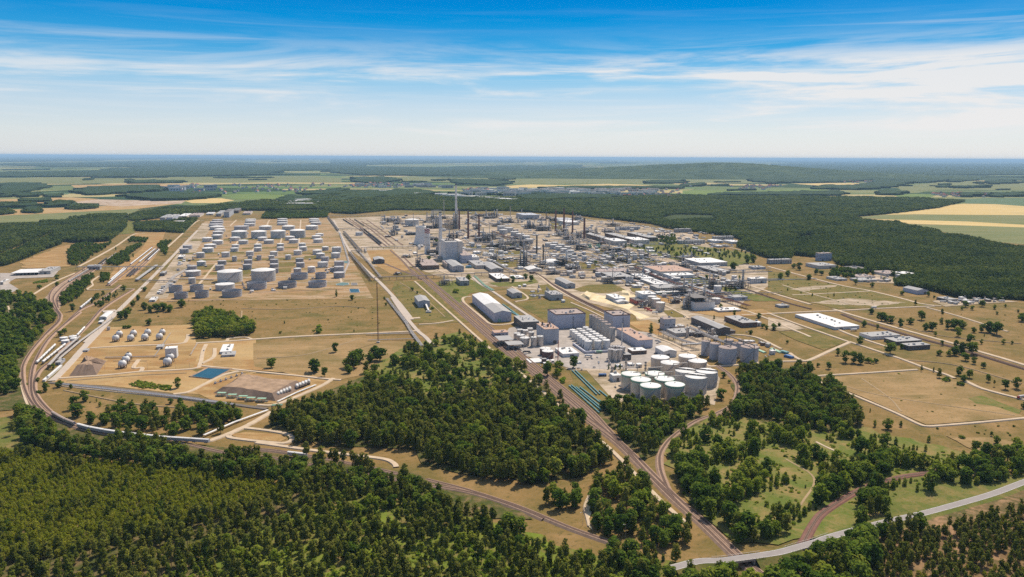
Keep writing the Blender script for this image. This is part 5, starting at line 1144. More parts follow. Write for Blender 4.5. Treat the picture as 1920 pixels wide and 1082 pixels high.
# buildings in the core, crop C then D
for a in [
    ('warehouse', 'grey gabled barn standing alone in the meadow', 'C', 580, 988, 84, 46, 534, 946, 'blue', 'rgrey', 'gable'),
    ('workshop', 'low brown-roofed workshop under the dark tower', 'C', 610, 705, 125, 32, 600, 660, 'brown', 'rpink', 'flat'),
    ('workshop', 'pale workshop in front of the boiler house', 'C', 790, 695, 58, 34, 782, 668, 'cream', 'rpink', 'flat'),
    ('workshop', 'grey gabled workshop before the turbine hall', 'C', 838, 722, 82, 42, 830, 675, 'blue', 'rgrey', 'gable'),
    ('workshop', 'long pale workshop right of the turbine hall', 'C', 1012, 698, 95, 26, 1005, 660, 'cream', 'rgrey', 'flat'),
    ('workshop', 'grey shed row right of the pale workshop', 'C', 1125, 725, 92, 24, 1112, 675, 'grey', 'rgrey', 'gable'),
    ('workshop', 'small grey block beside the overgrown siding', 'C', 894, 824, 66, 36, 888, 795, 'grey', 'rgrey', 'flat'),
    ('warehouse', 'brown-fronted warehouse with white roof at the pipe rack', 'C', 1168, 795, 95, 24, 1105, 755, 'brown', 'rwhite', 'flat'),
    ('shed', 'white flat shed among bushes', 'C', 1290, 775, 80, 12, 1275, 758, 'white', 'rwhite', 'flat'),
    ('shed', 'grey shed by the rubble yard', 'C', 1288, 918, 68, 36, 1255, 885, 'grey', 'rgrey', 'gable'),
    ('shed', 'round-cornered grey blockhouse on the olive meadow', 'C', 1575, 935, 86, 44, 1566, 905, 'grey', 'rgrey', 'flat'),
    ('warehouse', 'grey canopy hall by the branch line', 'C', 1690, 845, 65, 34, 1625, 800, 'grey', 'rgrey', 'gable'),
    ('shed', 'pale conical tent roof at the crackers', 'C', 1405, 715, 105, 10, 1415, 695, 'cream', 'rwhite', 'gable'),
    ('tank_hall', 'long white barrel hall right of the crackers', 'C', 1545, 672, 115, 14, 1548, 655, 'white', 'rwhite', 'barrel'),
    ('shed', 'grey hut right of the crackers', 'C', 1712, 705, 62, 26, 1712, 690, 'grey', 'rgrey', 'flat'),
    ('shed', 'grey hut at the brown bare ground', 'C', 250, 660, 75, 30, 250, 640, 'dark', 'rgrey', 'gable'),
    ('office_block', 'grey block left of the domed tank', 'C', 388, 410, 42, 36, 388, 396, 'grey', 'rgrey', 'flat'),
    ('workshop', 'blue-grey rear hall at the forest edge', 'C', 1365, 328, 120, 34, 1365, 312, 'blue', 'blue', 'flat'),
    ('workshop', 'second blue rear hall at the forest edge', 'C', 1640, 350, 100, 24, 1640, 338, 'blue', 'blue', 'flat'),
    ('warehouse', 'white rear warehouse among the red chimneys', 'C', 1690, 370, 95, 22, 1690, 350, 'cream', 'rwhite', 'flat'),
    ('office_block', 'pale office at the rear right', 'C', 1480, 335, 60, 14, 1480, 322, 'cream', 'rpink', 'flat'),
    ('workshop', 'long brown hall at the start of the avenue', 'D', 400, 307, 50, 30, 302, 258, 'brown', 'rgrey', 'flat'),
    ('workshop', 'second brown hall along the avenue', 'D', 545, 300, 72, 28, 450, 254, 'brown', 'rgrey', 'flat'),
    ('workshop', 'third brown hall along the avenue', 'D', 702, 292, 72, 30, 620, 252, 'brown', 'rgrey', 'flat'),
    ('workshop', 'pale low building before the brown halls', 'D', 445, 322, 98, 32, 455, 300, 'cream', 'rwhite', 'flat'),
    ('workshop', 'pale low building right of the first one', 'D', 600, 312, 110, 30, 612, 290, 'cream', 'rwhite', 'flat'),
    ('office_block', 'long grey office row at the forest edge', 'D', 465, 208, 165, 22, 470, 195, 'blue', 'rgrey', 'flat'),
    ('office_block', 'grey slab office below the forest', 'D', 908, 225, 116, 26, 910, 212, 'grey', 'rgrey', 'flat'),
    ('office_block', 'pale slab office on the forest edge road', 'D', 938, 312, 190, 26, 945, 298, 'cream', 'rgrey', 'flat'),
    ('office_block', 'cream slab office near the white road', 'D', 1198, 280, 145, 24, 1200, 265, 'cream', 'rgrey', 'flat'),
    ('shed', 'white shed under the cream slab office', 'D', 1195, 305, 70, 18, 1200, 294, 'white', 'rwhite', 'flat'),
    ('shed', 'white shed with pale roof by the forest road', 'D', 1330, 310, 70, 16, 1340, 296, 'white', 'rwhite', 'flat'),
    ('warehouse', 'long white-roofed warehouse along the right avenue', 'D', 1090, 482, 205, 30, 985, 448, 'grey', 'rwhite', 'flat'),
    ('factory_hall', 'pinkish factory with salmon roof by the right branch line', 'D', 792, 550, 245, 32, 722, 508, 'cream', 'rsal', 'flat'),
    ('warehouse', 'white hall before the salmon-roofed factory', 'D', 862, 572, 188, 24, 860, 555, 'white', 'rwhite', 'flat'),
    ('workshop', 'dark grey hall right of the salmon factory', 'D', 1210, 537, 105, 20, 1125, 495, 'dark', 'rgrey', 'flat'),
    ('office_block', 'small white office standing alone in the scrub', 'D', 1475, 608, 115, 36, 1472, 588, 'white', 'rwhite', 'flat'),
    ('office_block', 'grey office block at the forest corner', 'D', 1618, 462, 160, 32, 1620, 445, 'grey', 'rgrey', 'flat'),
    ('shed', 'blue-grey shed on the right avenue', 'D', 1500, 502, 82, 16, 1500, 490, 'blue', 'rgrey', 'flat'),
    ('shed', 'grey white shed in the scrub', 'D', 1346, 735, 100, 24, 1342, 718, 'blue', 'rgrey', 'flat'),
    ('workshop', 'dark-fronted long hall at the pipe rack', 'D', 432, 580, 150, 22, 365, 545, 'dark', 'rgrey', 'flat'),
    ('workshop', 'grey hall behind the dark-fronted one', 'D', 335, 540, 240, 20, 330, 520, 'dark', 'rpink', 'flat'),
    ('warehouse', 'bright-roofed hall right of the three silos', 'D', 665, 592, 80, 22, 600, 556, 'grey', 'rwhite', 'flat'),
    ('warehouse', 'brighter white-roofed hall below it', 'D', 748, 630, 105, 18, 672, 590, 'grey', 'rwhite', 'flat'),
    ('workshop', 'grey multi-bay works hall', 'D', 775, 670, 158, 28, 772, 645, 'grey', 'rgrey', 'flat'),
    ('workshop', 'long low canopy under the works hall', 'D', 770, 690, 170, 14, 770, 682, 'green', 'rwhite', 'flat'),
    ('warehouse', 'white-roofed shed on the sand lot', 'D', 455, 750, 76, 30, 365, 716, 'blue', 'rwhite', 'flat'),
    ('shed', 'small white tent in front of the sand lot shed', 'D', 476, 762, 80, 16, 478, 745, 'white', 'rwhite', 'gable'),
    ('process_building', 'white block behind the row of gas tanks', 'D', 660, 760, 100, 72, 652, 735, 'white', 'rwhite', 'flat'),
    ('workshop', 'red steel building beside the gas tanks', 'D', 615, 770, 70, 34, 620, 745, 'red', 'rdark', 'flat'),
    ('canopy', 'long low pale shelter right of the white works', 'D', 1230, 825, 170, 14, 1235, 805, 'cream', 'rwhite', 'flat'),
    ('shed', 'low grey wreck on the foundation plate', 'D', 1690, 790, 70, 16, 1690, 778, 'grey', 'rgrey', 'flat'),
    ('office_block', 'tall grey office block at the great forest', 'E', 385, 518, 92, 56, 372, 492, 'lav', 'rpink', 'flat'),
    ('warehouse', 'pale low block below the tall office', 'E', 380, 578, 135, 24, 372, 556, 'cream', 'rgrey', 'flat'),
    ('warehouse', 'long low pale row beside the depot', 'E', 520, 668, 75, 14, 500, 648, 'cream', 'rgrey', 'flat'),
    ('warehouse', 'pale depot hall, upper', 'E', 680, 650, 125, 12, 690, 632, 'cream', 'rpink', 'flat'),
    ('warehouse', 'pale depot hall, lower', 'E', 690, 678, 130, 14, 690, 660, 'grey', 'rgrey', 'flat'),
    ('warehouse', 'pinkish depot hall under the forest', 'E', 880, 632, 130, 18, 900, 610, 'cream', 'rpink', 'flat'),
    ('warehouse', 'white-roofed depot hall at the forest', 'E', 1055, 645, 90, 22, 1025, 620, 'cream', 'rwhite', 'flat'),
    ('shed', 'dark long shed above the depot', 'E', 650, 590, 100, 14, 660, 572, 'brown', 'rdark', 'flat'),
    ('warehouse', 'grey sheds among trees at the forest edge', 'E', 1120, 770, 80, 30, 1125, 745, 'lav', 'rgrey', 'gable'),
    ('shed', 'low hut in the truck yard', 'E', 1350, 828, 70, 20, 1345, 808, 'dark', 'rgrey', 'flat'),
    ('warehouse', 'huge low warehouse with brilliant white roof', 'E', 500, 1036, 185, 22, 246, 938, 'white', 'rwhite', 'flat'),
    ('factory_hall', 'grey-roofed hall with white front beside the avenue', 'J', 775, 230, 218, 24, 700, 200, 'white', 'rgrey', 'flat'),
    ('barracks', 'low dark hall behind bushes, farther', 'J', 962, 270, 190, 26, 900, 240, 'dark', 'rgrey', 'flat'),
    ('barracks', 'low dark hall behind bushes, nearer', 'J', 1055, 308, 160, 32, 1028, 288, 'dark', 'rgrey', 'flat'),
]: bld(*a[:11], a[11] if len(a) > 11 else 'flat')
p = T('C', 615, 950); t = empty('conveyor', p); b = MB(); e = T('C', 655, 1025) - p; b.tube((0, 0, 9), (e.x, e.y, 4), 2.0, 4); b.build('gallery', WM['rwhite'], t); b = MB(); b.box(e.x - 5, e.x + 5, e.y - 4, e.y + 4, 0, 3.4); b.build('hopper', WM['conc'], t); tag(t, 'pale conveyor running down from the lone barn', 'conveyor', at=p)
# tanks in the core
for a in [('large white tank at the head of the rail yard', 'C', 530, 378, 108, 46, 'cone'), ('small white tank among the wagons', 'C', 135, 448, 56, 24, 'flat'),
          ('twin tank at the right cracker, left', 'D', 148, 432, 44, 30, 'flat'), ('twin tank at the right cracker, right', 'D', 222, 436, 40, 34, 'flat'), ('dark tank behind the twin tanks', 'D', 115, 418, 34, 26, 'flat'),
          ('pale tank by the avenue, left of two', 'D', 601, 432, 34, 40, 'flat'), ('pale tank by the avenue, right of two', 'D', 652, 432, 34, 40, 'flat')]:
    tank(a[0], a[1], *a[2:6], a[6], n=24)
for x, y in [(1552, 535), (1590, 548), (1630, 562), (1668, 578), (1600, 530), (1650, 545), (1695, 562), (1720, 590)]: tank('small white tank in the cluster right of the crackers', 'C', x, y, 52, 30, 'flat', 'tank', 'rwhite', 'small white tank cluster', n=18)
for x, y in [(1340, 470), (1385, 485), (1410, 510), (1300, 455), (1200, 412), (1255, 425), (1215, 440)]: tank('pale tank in the row along the refinery main street', 'C', x, y, 62, 34, 'flat', 'tank', 'troof', n=20)
for x, y in [(700, 758), (728, 775), (758, 792), (790, 820)]: tank('silver gas tank in the row of four at the sand lots', 'D', x, y, 66, 66, 'cone', 'alu', 'rwhite', n=26)
for x in (540, 560, 581): tank('white silo in the trio before the bright-roofed hall', 'D', x, 604, 18, 46, 'cone', 'white', 'rwhite', n=14, name='silo')
for x in (1500, 1440): tank('dark round vessel by the grassland', 'C', x, 905, 60, 8, 'open', 'conc', 'conc', n=20, name='round_basin')
for i in range(8):
    p = T('D', 636 + i * 14, 488 - i * .5); b = MB(); b.lathe(0, 0, [(.1, 0), (1.6, .4), (1.8, 1), (1.8, 15), (.1, 16)], 10); o = b.build('horizontal_tank', WM['pipe']); o.location = p + Vector((0, 0, 3)); o.rotation_euler = (R(-90), 0, GA); tag(o, 'silver horizontal tank in the row by the branch line', 'tank', 'horizontal tank row', at=p)
for x in (1250, 1375):
    p = T('d', x, 660); k = mpp(p) / 7.73; b = MB(); b.tube((0, 0, 5), (60 * k, 0, 5), 4.5, 12); b.cyl(15 * k, 0, 9, 14, 2.5, 10); b.cyl(45 * k, 0, 9, 14, 2.5, 10); o = b.build('gas_vessel', WM['green']); o.location = p; o.rotation_euler.z = GA; tag(o, 'green-grey horizontal gas vessel with two domes', 'gas vessel', at=p)


# ------------------------------------------------------------------ pipe racks
def rack(label, c, pts, h=7, w=7, npipe=5, mat='pipe', sup='steel', rp=.5, step=18):
    P_ = [T(c, *q) for q in pts]; t = empty('pipe_rack', P_[0]); b, s_ = MB(), MB(); o = P_[0]
    for a, e in zip(P_[:-1], P_[1:]):
        d = (e - a).normalized(); nr = Vector((-d.y, d.x, 0)); L = (e - a).length
        for i in range(npipe):
            off = nr * ((i + .5) / npipe - .5) * w; za = Vector((0, 0, h + rp + .1 + (i % 2) * .06)); b.tube(a - o + off + za, e - o + off + za, rp * random.uniform(.7, 1.15), 6)
        if h > 2:
            for k in range(int(L / step) + 1):
                q = a - o + d * min(k * step, L)
                for sgn in (-.5, .5):
                    z = q + nr * w * sgn; s_.box(z.x - .25, z.x + .25, z.y - .25, z.y + .25, 0, h)
                l, r_ = q + nr * w * .55, q - nr * w * .55; s_.tube((l.x, l.y, h - .2), (r_.x, r_.y, h - .2), .25, 4)
            s_.tube(a - o + nr * w * .5 + Vector((0, 0, h - .3)), e - o + nr * w * .5 + Vector((0, 0, h - .3)), .3, 4); s_.tube(a - o - nr * w * .5 + Vector((0, 0, h - .3)), e - o - nr * w * .5 + Vector((0, 0, h - .3)), .3, 4)
    b.build('pipes', WM[mat], t); s_.build('supports', WM[sup], t) if s_.v else None
    excl(P_, w / 2 + 3); tag(t, label, 'pipe rack', at=(P_[0] + P_[-1]) / 2)


for a in [
    ('grey pipe bridge spanning the left wagon yard', 'A', [(575, 508), (1228, 503)], 9, 9, 5), ('low pipe line right of the wagon yard', 'A', [(1020, 592), (1330, 600)], 4, 5, 4),
    ('white pipe line across the back of the tank farm yard', 'B', [(1445, 125), (1920, 118)], 7, 8, 4), ('dark pipe rack at the back of the tank farm avenue', 'B', [(1440, 130), (1530, 248)], 7, 7, 5, 'dark'),
    ('pipe bridge over the central wagon yard', 'B', [(1530, 240), (1920, 245)], 8, 8, 5), ('dark pipe rack along the tank farm avenue', 'C', [(20, 430), (120, 548), (150, 580)], 8, 8, 5, 'dark'),
    ('dark pipe rack left of the pipeline avenue', 'C', [(60, 585), (130, 670), (230, 790)], 7, 8, 5, 'dark'), ('thin pipe line right of the pipeline avenue', 'C', [(120, 560), (200, 650), (300, 775)], 4, 5, 3),
    ('small pipe loop at the avenue corner', 'C', [(75, 575), (185, 580), (180, 550)], 6, 5, 3), ('pipe bundle running down beside the avenue', 'G', [(1300, 5), (1380, 105), (1450, 195), (1490, 265), (1565, 365)], 2.2, 6, 4),
    ('low white pipes crossing to the mast', 'G', [(1150, 275), (1480, 268)], 1.6, 4, 3), ('second low white pipes below the mast', 'G', [(1160, 320), (1520, 308)], 1.6, 3, 2),
    ('long white pipe rack before the boiler house', 'C', [(150, 552), (420, 545), (560, 540)], 7, 7, 4), ('brown pipe rack crossing the railway', 'C', [(250, 785), (640, 770), (1000, 755)], 8, 7, 4, 'rpink'), ('brown pipe rack at the crackers', 'C', [(1000, 750), (1450, 740), (1920, 725)], 8, 8, 5, 'rpink'),
    ('white pipe line right of the boiler house', 'C', [(1040, 618), (1380, 606), (1800, 594)], 6, 7, 4, 'rwhite'), ('upper white pipe line right of the boiler house', 'C', [(920, 560), (1380, 550)], 6, 6, 3, 'rwhite'), ('rear pipe line behind the boiler house', 'C', [(660, 510), (920, 520), (1380, 516)], 6, 6, 4),
    ('dark diagonal pipe rack along the main street', 'C', [(1130, 425), (1260, 480), (1380, 525)], 8, 8, 5, 'rust'), ('grey pipe rack from the crackers to the front', 'C', [(1120, 640), (1230, 700), (1330, 740)], 5, 9, 6), ('pipe rack of the rear refinery street', 'C', [(960, 310), (1100, 375), (1300, 400)], 7, 7, 5),
    ('long pipe rack along the right branch line', 'D', [(270, 400), (470, 490), (600, 480)], 6, 9, 6), ('dark long pipe rack down the right side', 'D', [(600, 500), (800, 590), (1100, 690), (1460, 800)], 7, 8, 6, 'rust'), ('pipe line past the salmon factory', 'D', [(860, 490), (1090, 492), (1430, 530)], 6, 6, 4),
    ('pale pipe line right of the works hall', 'D', [(930, 675), (1050, 670)], 5, 5, 3), ('rear pipe line among the red chimneys', 'D', [(-40, 290), (200, 300)], 6, 6, 4, 'rwhite'), ('pipe line behind the small white tanks', 'D', [(-20, 400), (260, 390)], 6, 6, 4, 'rwhite'),
    ('big pipe rack at the chemical works', 'I', [(672, 330), (760, 375), (880, 420), (1010, 455)], 7, 10, 5), ('upper pipe bridge at the chemical works', 'I', [(925, 330), (1080, 400), (1240, 470)], 14, 7, 4), ('white pipe bridge before the pink-roofed tanks', 'I', [(860, 470), (1030, 458)], 10, 4, 3, 'rwhite'),
    ('white pipe line at the mound', 'G', [(480, 782), (620, 715), (770, 655)], 1.2, 3, 3, 'rwhite'), ('pipe bridge at the forest corner', 'G', [(440, 838), (520, 835)], 6, 5, 4, 'green'), ('white pipeline running down to the train', 'G', [(410, 850), (150, 945), (0, 1010), (-70, 1040)], 2.0, 3, 3, 'rwhite'),
    ('dark pipeline pair beside the pipeline road', 'F', [(440, 648), (780, 684), (1300, 742), (1760, 805)], 1.4, 5, 4, 'tdark'), ('white pipeline of the sphere yard avenue', 'F', [(440, 465), (600, 330), (730, 235), (850, 150)], 2.0, 4, 4), ('pipe line from spheres to the shed', 'F', [(1160, 440), (1280, 265)], 1.8, 2.4, 2, 'pipe', 'steel', .3), ('pipe line right of the tall white shed', 'F', [(1430, 430), (1480, 345)], 1.8, 2.4, 2, 'pipe', 'steel', .3), ('pipe line before the sphere groups', 'F', [(790, 450), (1190, 440)], 1.5, 3, 3), ('siding pipes over the wagons', 'F', [(370, 530), (440, 450), (600, 310)], 6, 4, 4, 'pipe'),
    ('overgrown pipe siding right of the turquoise pipes', 'C', [(1000, 755), (1080, 830), (1140, 865)], 2, 7, 5, 'green'), ('pipe bundle left of the tank farm', 'B', [(10, 790), (120, 640), (260, 560)], 2, 10, 6), ('pipe bundle across the tank farm front', 'B', [(60, 655), (460, 668)], 1.5, 5, 4), ('pipes at the tank farm right edge', 'B', [(1560, 650), (1620, 520), (1580, 380), (1540, 260)], 1.5, 6, 5)]:
    rack(*a[:3], *a[3:])
# clutter: small huts, skids and containers in the working yards
kinds = [('hut', 'white', 'rwhite'), ('hut', 'cream', 'rpink'), ('hut', 'grey', 'rgrey'), ('hut', 'brown', 'rgrey'), ('skid', 'alu', 'dark'), ('container', 'blue', 'rwhite'), ('hut', 'cream', 'rwhite'), ('skid', 'tdark', 'pipe')]
rs = random.Random(4)


def inpoly(q, poly):
    x, y = q; r_ = False; n = len(poly)
    for i in range(n):
        x1, y1 = poly[i]; x2, y2 = poly[(i + 1) % n]
        if (y1 > y) != (y2 > y) and x < (x2 - x1) * (y - y1) / (y2 - y1) + x1: r_ = not r_
    return r_


for region, poly, n, sz in [('rear refinery yard', [(700, 405), (850, 400), (1010, 404), (1160, 415), (1290, 440), (1230, 480), (1000, 480), (800, 490), (720, 450)], 250, (8, 26)), ('middle refinery yard', [(900, 470), (1240, 475), (1340, 500), (1300, 540), (1200, 545), (1000, 515), (900, 490)], 120, (7, 20)),
                            ('right works yard', [(1200, 500), (1330, 500), (1400, 530), (1330, 590), (1250, 570)], 50, (6, 16)), ('silo plant yard', [(980, 660), (1110, 680), (1200, 690), (1180, 700), (1100, 690), (1000, 690)], 10, (4, 7)), ('rear office yard', [(1200, 425), (1300, 430), (1400, 450), (1420, 470), (1330, 480), (1230, 450)], 50, (8, 20)),
                            ('tank farm lanes', [(350, 540), (400, 430), (600, 430), (640, 530), (600, 545), (400, 555)], 40, (4, 8)), ('tank farm left yard', [(290, 555), (330, 500), (350, 470), (365, 480), (330, 540)], 22, (4, 9)), ('rubble yard', [(960, 535), (1030, 540), (1060, 570), (1000, 560)], 10, (4, 8)), ('forest truck yard', [(1770, 560), (1880, 562), (1850, 572), (1780, 572)], 22, (4, 9)), ('depot at the forest', [(1610, 520), (1720, 520), (1700, 530), (1620, 532)], 14, (5, 10)), ('salvage yard', [(1385, 640), (1440, 645), (1470, 665), (1440, 668), (1390, 650)], 14, (3, 7))]:
    ys = [q[1] for q in poly]; xs_ = [q[0] for q in poly]; c = 0; tries = 0
    while c < n and tries < 4000:
        tries += 1; q = (rs.uniform(min(xs_), max(xs_)), rs.uniform(min(ys), max(ys)))
        if not inpoly(q, poly): continue
        p = P(*q)
        if any(-6 < (p - f).dot(VX) < w + 6 and -6 < (p - f).dot(UY) < L + 4 for f, w, L in FOOT): continue
        nm, wm, rm = rs.choice(kinds); w = rs.uniform(*sz); L = rs.uniform(*sz) * 1.3; h = rs.uniform(2.6, 6.5) if nm != 'container' else 2.8
        b = MB()
        if nm == 'hut':
            b.box(0, w, 0, L, 0, h, 0); b.box(-.3, w + .3, -.3, L + .3, h, h + .4, 1); b.box(w * .3, w * .3 + 1.6, -.1, .05, 0, 2.3, 2)
            if w > 10: b.box(w * .5, w * .7, L * .3, L * .6, h + .4, h + 1.8, 0)
        elif nm == 'skid':
            b.box(0, w, 0, L * .6, 0, .5, 1); b.tube((w * .1, L * .3, 2.4), (w * .9, L * .3, 2.4), 1.5, 10, 0); b.cyl(w * .5, L * .3, 3.6, 7, .6, 8, mi=0); b.cyl(w * .15, L * .3, .5, 9, .9, 8, mi=0)
        else:
            for k in range(3): b.box(k * 3.2, k * 3.2 + 2.5, 0, 9, 0, 2.7, k % 2)
        name = {'hut': 'wide_hut' if w > 13 else 'service_hut', 'skid': 'vessel_skid', 'container': 'container_row'}[nm]  # all the same clutter huts; the wider ones only carry another name
        o = b.build(name, [WM[wm], WM[rm], WM['dark']]); o.location = p; o.rotation_euler.z = GA; FOOT.append((p, w, L)); c += 1
        lb = 'small %s hut with %s roof' % (wm, {'rwhite': 'white', 'rpink': 'pinkish'}.get(rm, 'grey')) if nm == 'hut' else ('metal' if wm == 'alu' else 'dark') + ' vessel skid with upright stack' if nm == 'skid' else 'row of blue and white containers'
        tag(o, lb + ' in the ' + region,
            {'hut': 'hut', 'skid': 'vessel', 'container': 'container'}[nm], 'small huts and skids of the ' + region, at=p)


# denser plant in the core: small units, vessels, low pipe runs
rs = random.Random(21)
for nm, poly, nu, nt_, nr in [('rear refinery yard', [(700, 410), (850, 404), (1010, 406), (1150, 415), (1250, 440), (1200, 475), (1000, 475), (800, 480), (720, 445)], 44, 45, 110), ('middle refinery yard', [(900, 475), (1230, 478), (1330, 500), (1290, 540), (1180, 540), (1000, 515), (900, 492)], 11, 30, 60), ('right works yard', [(1200, 505), (1330, 505), (1390, 530), (1330, 585), (1250, 565)], 5, 16, 30)]:
    ys = [q[1] for q in poly]; xs_ = [q[0] for q in poly]; cnt = [0, 0, 0]; tries = 0
    while tries < 6000 and (cnt[0] < nu or cnt[1] < nt_ or cnt[2] < nr):
        tries += 1; q = (rs.uniform(min(xs_), max(xs_)), rs.uniform(min(ys), max(ys)))
        if not inpoly(q, poly): continue
        p = P(*q); free = not any(-10 < (p - f).dot(VX) < w + 6 and -10 < (p - f).dot(UY) < L + 6 for f, w, L in FOOT)
        if cnt[2] < nr:
            cnt[2] += 1; L = rs.uniform(60, 220); d = UY if rs.random() < .45 else VX; e = p + d * L; u, v, _ = proj(e); t = empty('pipe_run', p); b, s_ = MB(), MB(); n = rs.randint(3, 6); nr_ = VX if d is UY else UY; h = rs.choice([1.2, 4.5, 6])
            for i in range(n): b.tube(nr_ * i * 1.1 + Vector((0, 0, h + .5)), nr_ * i * 1.1 + d * L + Vector((0, 0, h + .5)), rs.uniform(.3, .55), 5)
            b.build('pipes', WM[rs.choice(['pipe', 'rwhite', 'tdark', 'pipe'])], t)
            for k in range(int(L / 14) + 1): a_ = d * min(k * 14, L); s_.tube(a_, a_ + Vector((0, 0, h)), .25, 4); a_ = a_ + nr_ * n * 1.1; s_.tube(a_, a_ + Vector((0, 0, h)), .25, 4); s_.tube(a_ + Vector((0, 0, h)), a_ - nr_ * n * 1.1 + Vector((0, 0, h)), .2, 4)
            s_.build('supports', WM['steel'], t); tag(t, 'pipe run on low supports in the ' + nm, 'pipe rack', 'pipe runs of the ' + nm, at=p)
        elif free and cnt[0] < nu: cnt[0] += 1; w = rs.uniform(26, 70); unit('steel process unit with columns and drums in the ' + nm, 'X', q[0], q[1], w / mpp(p), rs.uniform(16, 44) / mpp(p), rs.uniform(5, 10), 500 + tries, rs.randint(2, 5), rs.random() < .55)
        elif free and cnt[1] < nt_: cnt[1] += 1; tank('small process tank in the ' + nm, 'X', q[0], q[1], rs.uniform(8, 18) / mpp(p), rs.uniform(7, 14) / mpp(p), rs.choice(['flat', 'cone']), rs.choice(['tank', 'tdark', 'alu']), rs.choice(['troof', 'rwhite']), n=16)
# ------------------------------------------------------------------ trains
def wagon(kind):
    t = empty('rail_wagon', (0, 0, 0)); b = MB()
    if kind == 'tank':
        b.lathe(0, 0, [(.1, 0), (1.1, .15), (1.45, .7), (1.45, 12.3), (1.1, 12.85), (.1, 13)], 10); o = b.build('vessel', WM['black'], t); o.rotation_euler = (R(-90), 0, 0); o.location = (0, -6.5, 2.8)
        q = MB(); q.cyl(0, 0, 4.2, 4.7, .5, 8); q.build('dome', WM['pipe'], t)
    elif kind == 'white_tank':
        b.lathe(0, 0, [(.1, 0), (1.2, .15), (1.6, .7), (1.6, 14.3), (1.2, 14.85), (.1, 15)], 10); o = b.build('vessel', WM['rwhite'], t); o.rotation_euler = (R(-90), 0, 0); o.location = (0, -7.5, 2.9)
        q = MB(); q.cyl(0, 0, 4.4, 4.9, .5, 8); q.build('dome', WM['pipe'], t)
    else:
        wv = 'white' if kind == 'box' else 'rust'
        b.box(-1.5, 1.5, -9.5, 9.5, 1.2, 4.0); b.build('body', WM['blue' if kind == 'box' else 'tdark'], t)
        q = MB(); arc = [(-1.55 + 3.1 * i / 8, 4.02 + .55 * math.sin(math.pi * i / 8)) for i in range(9)]
        q.v = [(x, -9.6, z) for x, z in arc] + [(x, 9.6, z) for x, z in arc]
        for i in range(8): q.f.append((i, i + 1, 10 + i, 9 + i)); q.m.append(0)
        q.f.append(tuple(range(9))); q.m.append(0); q.f.append(tuple(range(17, 8, -1))); q.m.append(0); q.build('roof', WM['rwhite' if kind == 'box' else 'rpink'], t)
    L = 9 if kind in ('box', 'brown') else 6
    for s in (-1, 1):
        q = MB(); q.box(-1.1, 1.1, s * L * .7 - 1.3, s * L * .7 + 1.3, .55, 1.15)
        for y in (-.9, .9):
            for x in (-.85, .75): q.tube((x, s * L * .7 + y, .5), (x + .1, s * L * .7 + y, .5), .48, 8)
        q.build('bogie', WM['dark'], t)
    q = MB(); q.box(-1.2, 1.2, -L, L, 1.05, 1.2); q.build('underframe', WM['dark'], t)
    return t


proto = {}


def train(label, c, pts, kind, gap, group, z=1.7, nmax=99, curve=True, scale=1.0):
    p = smooth_line([T(c, *q) for q in pts], 10) if curve else [T(c, *q) for q in pts]; acc = gap / 2; n = 0
    for a, b in zip(p[:-1], p[1:]):
        L = (b - a).length; d = (b - a).normalized()
        while acc <= L and n < nmax:
            q = a + d * acc; acc += gap; n += 1
            if kind not in proto: proto[kind] = o = wagon(kind)
            else: o = copy_tree(proto[kind])
            o.location = (q.x, q.y, z); o.rotation_euler.z = math.atan2(d.y, d.x) - math.pi / 2; o.scale = (scale,) * 3
            tag(o, label, 'wagon', group, at=q.copy())
        acc -= L


train('brown freight wagon with pinkish roof of the curved train', 'F', [(560, 963), (480, 930), (430, 903), (400, 885)], 'brown', 19.5, 'wagons of the curved train')
train('long white-roofed freight wagon of the curved train', 'F', [(1572, 1097), (1430, 1087), (1250, 1075), (1100, 1060), (850, 1030), (650, 993), (575, 967)], 'box', 21.5, 'wagons of the curved train', scale=1.1)
train('white-roofed wagon at the tail of the curved train, half in trees', 'L', [(215, 275), (345, 290)], 'box', 21, 'wagons of the curved train', scale=1.1)
for l, c, pts, kd, g in [('white tank wagon on the left loading siding', 'F', [(275, 500), (425, 355)], 'white_tank', 16.5), ('white tank wagon on the right loading siding', 'F', [(320, 497), (500, 352)], 'white_tank', 16.5), ('white tank wagon on the upper loading siding', 'F', [(580, 293), (635, 232)], 'white_tank', 16.5),
                     ('white wagon on the track below the trees', 'A', [(603, 805), (688, 735)], 'box', 21), ('pale wagon in the upper wagon yard, first track', 'A', [(980, 472), (1142, 345)], 'white_tank', 16.5), ('pale wagon in the upper wagon yard, second track', 'A', [(1045, 455), (1165, 355)], 'white_tank', 16.5),
                     ('dark wagon in the upper wagon yard, third track', 'A', [(1090, 442), (1185, 355)], 'tank', 15), ('white wagon in the upper wagon yard, fourth track', 'A', [(1110, 440), (1195, 360)], 'white_tank', 16.5), ('pale wagon in the lower wagon yard, left row', 'A', [(832, 590), (932, 502)], 'box', 21), ('pale wagon in the lower wagon yard, right row', 'A', [(812, 620), (945, 505)], 'box', 21),
                     ('dark wagon in the lower wagon yard', 'A', [(952, 560), (1015, 502)], 'tank', 15), ('dark wagon in the lower wagon yard, next row', 'A', [(975, 560), (1035, 505)], 'tank', 15), ('brown wagon near the pipe bridge', 'A', [(515, 602), (660, 512)], 'brown', 21), ('brown wagon beyond the pipe bridge', 'A', [(770, 468), (870, 388)], 'brown', 21), ('dark wagon beyond the pipe bridge', 'A', [(740, 470), (800, 425)], 'tank', 15)]:
    train(l, c, pts, kd, g, 'wagons in the left yards', curve=False)
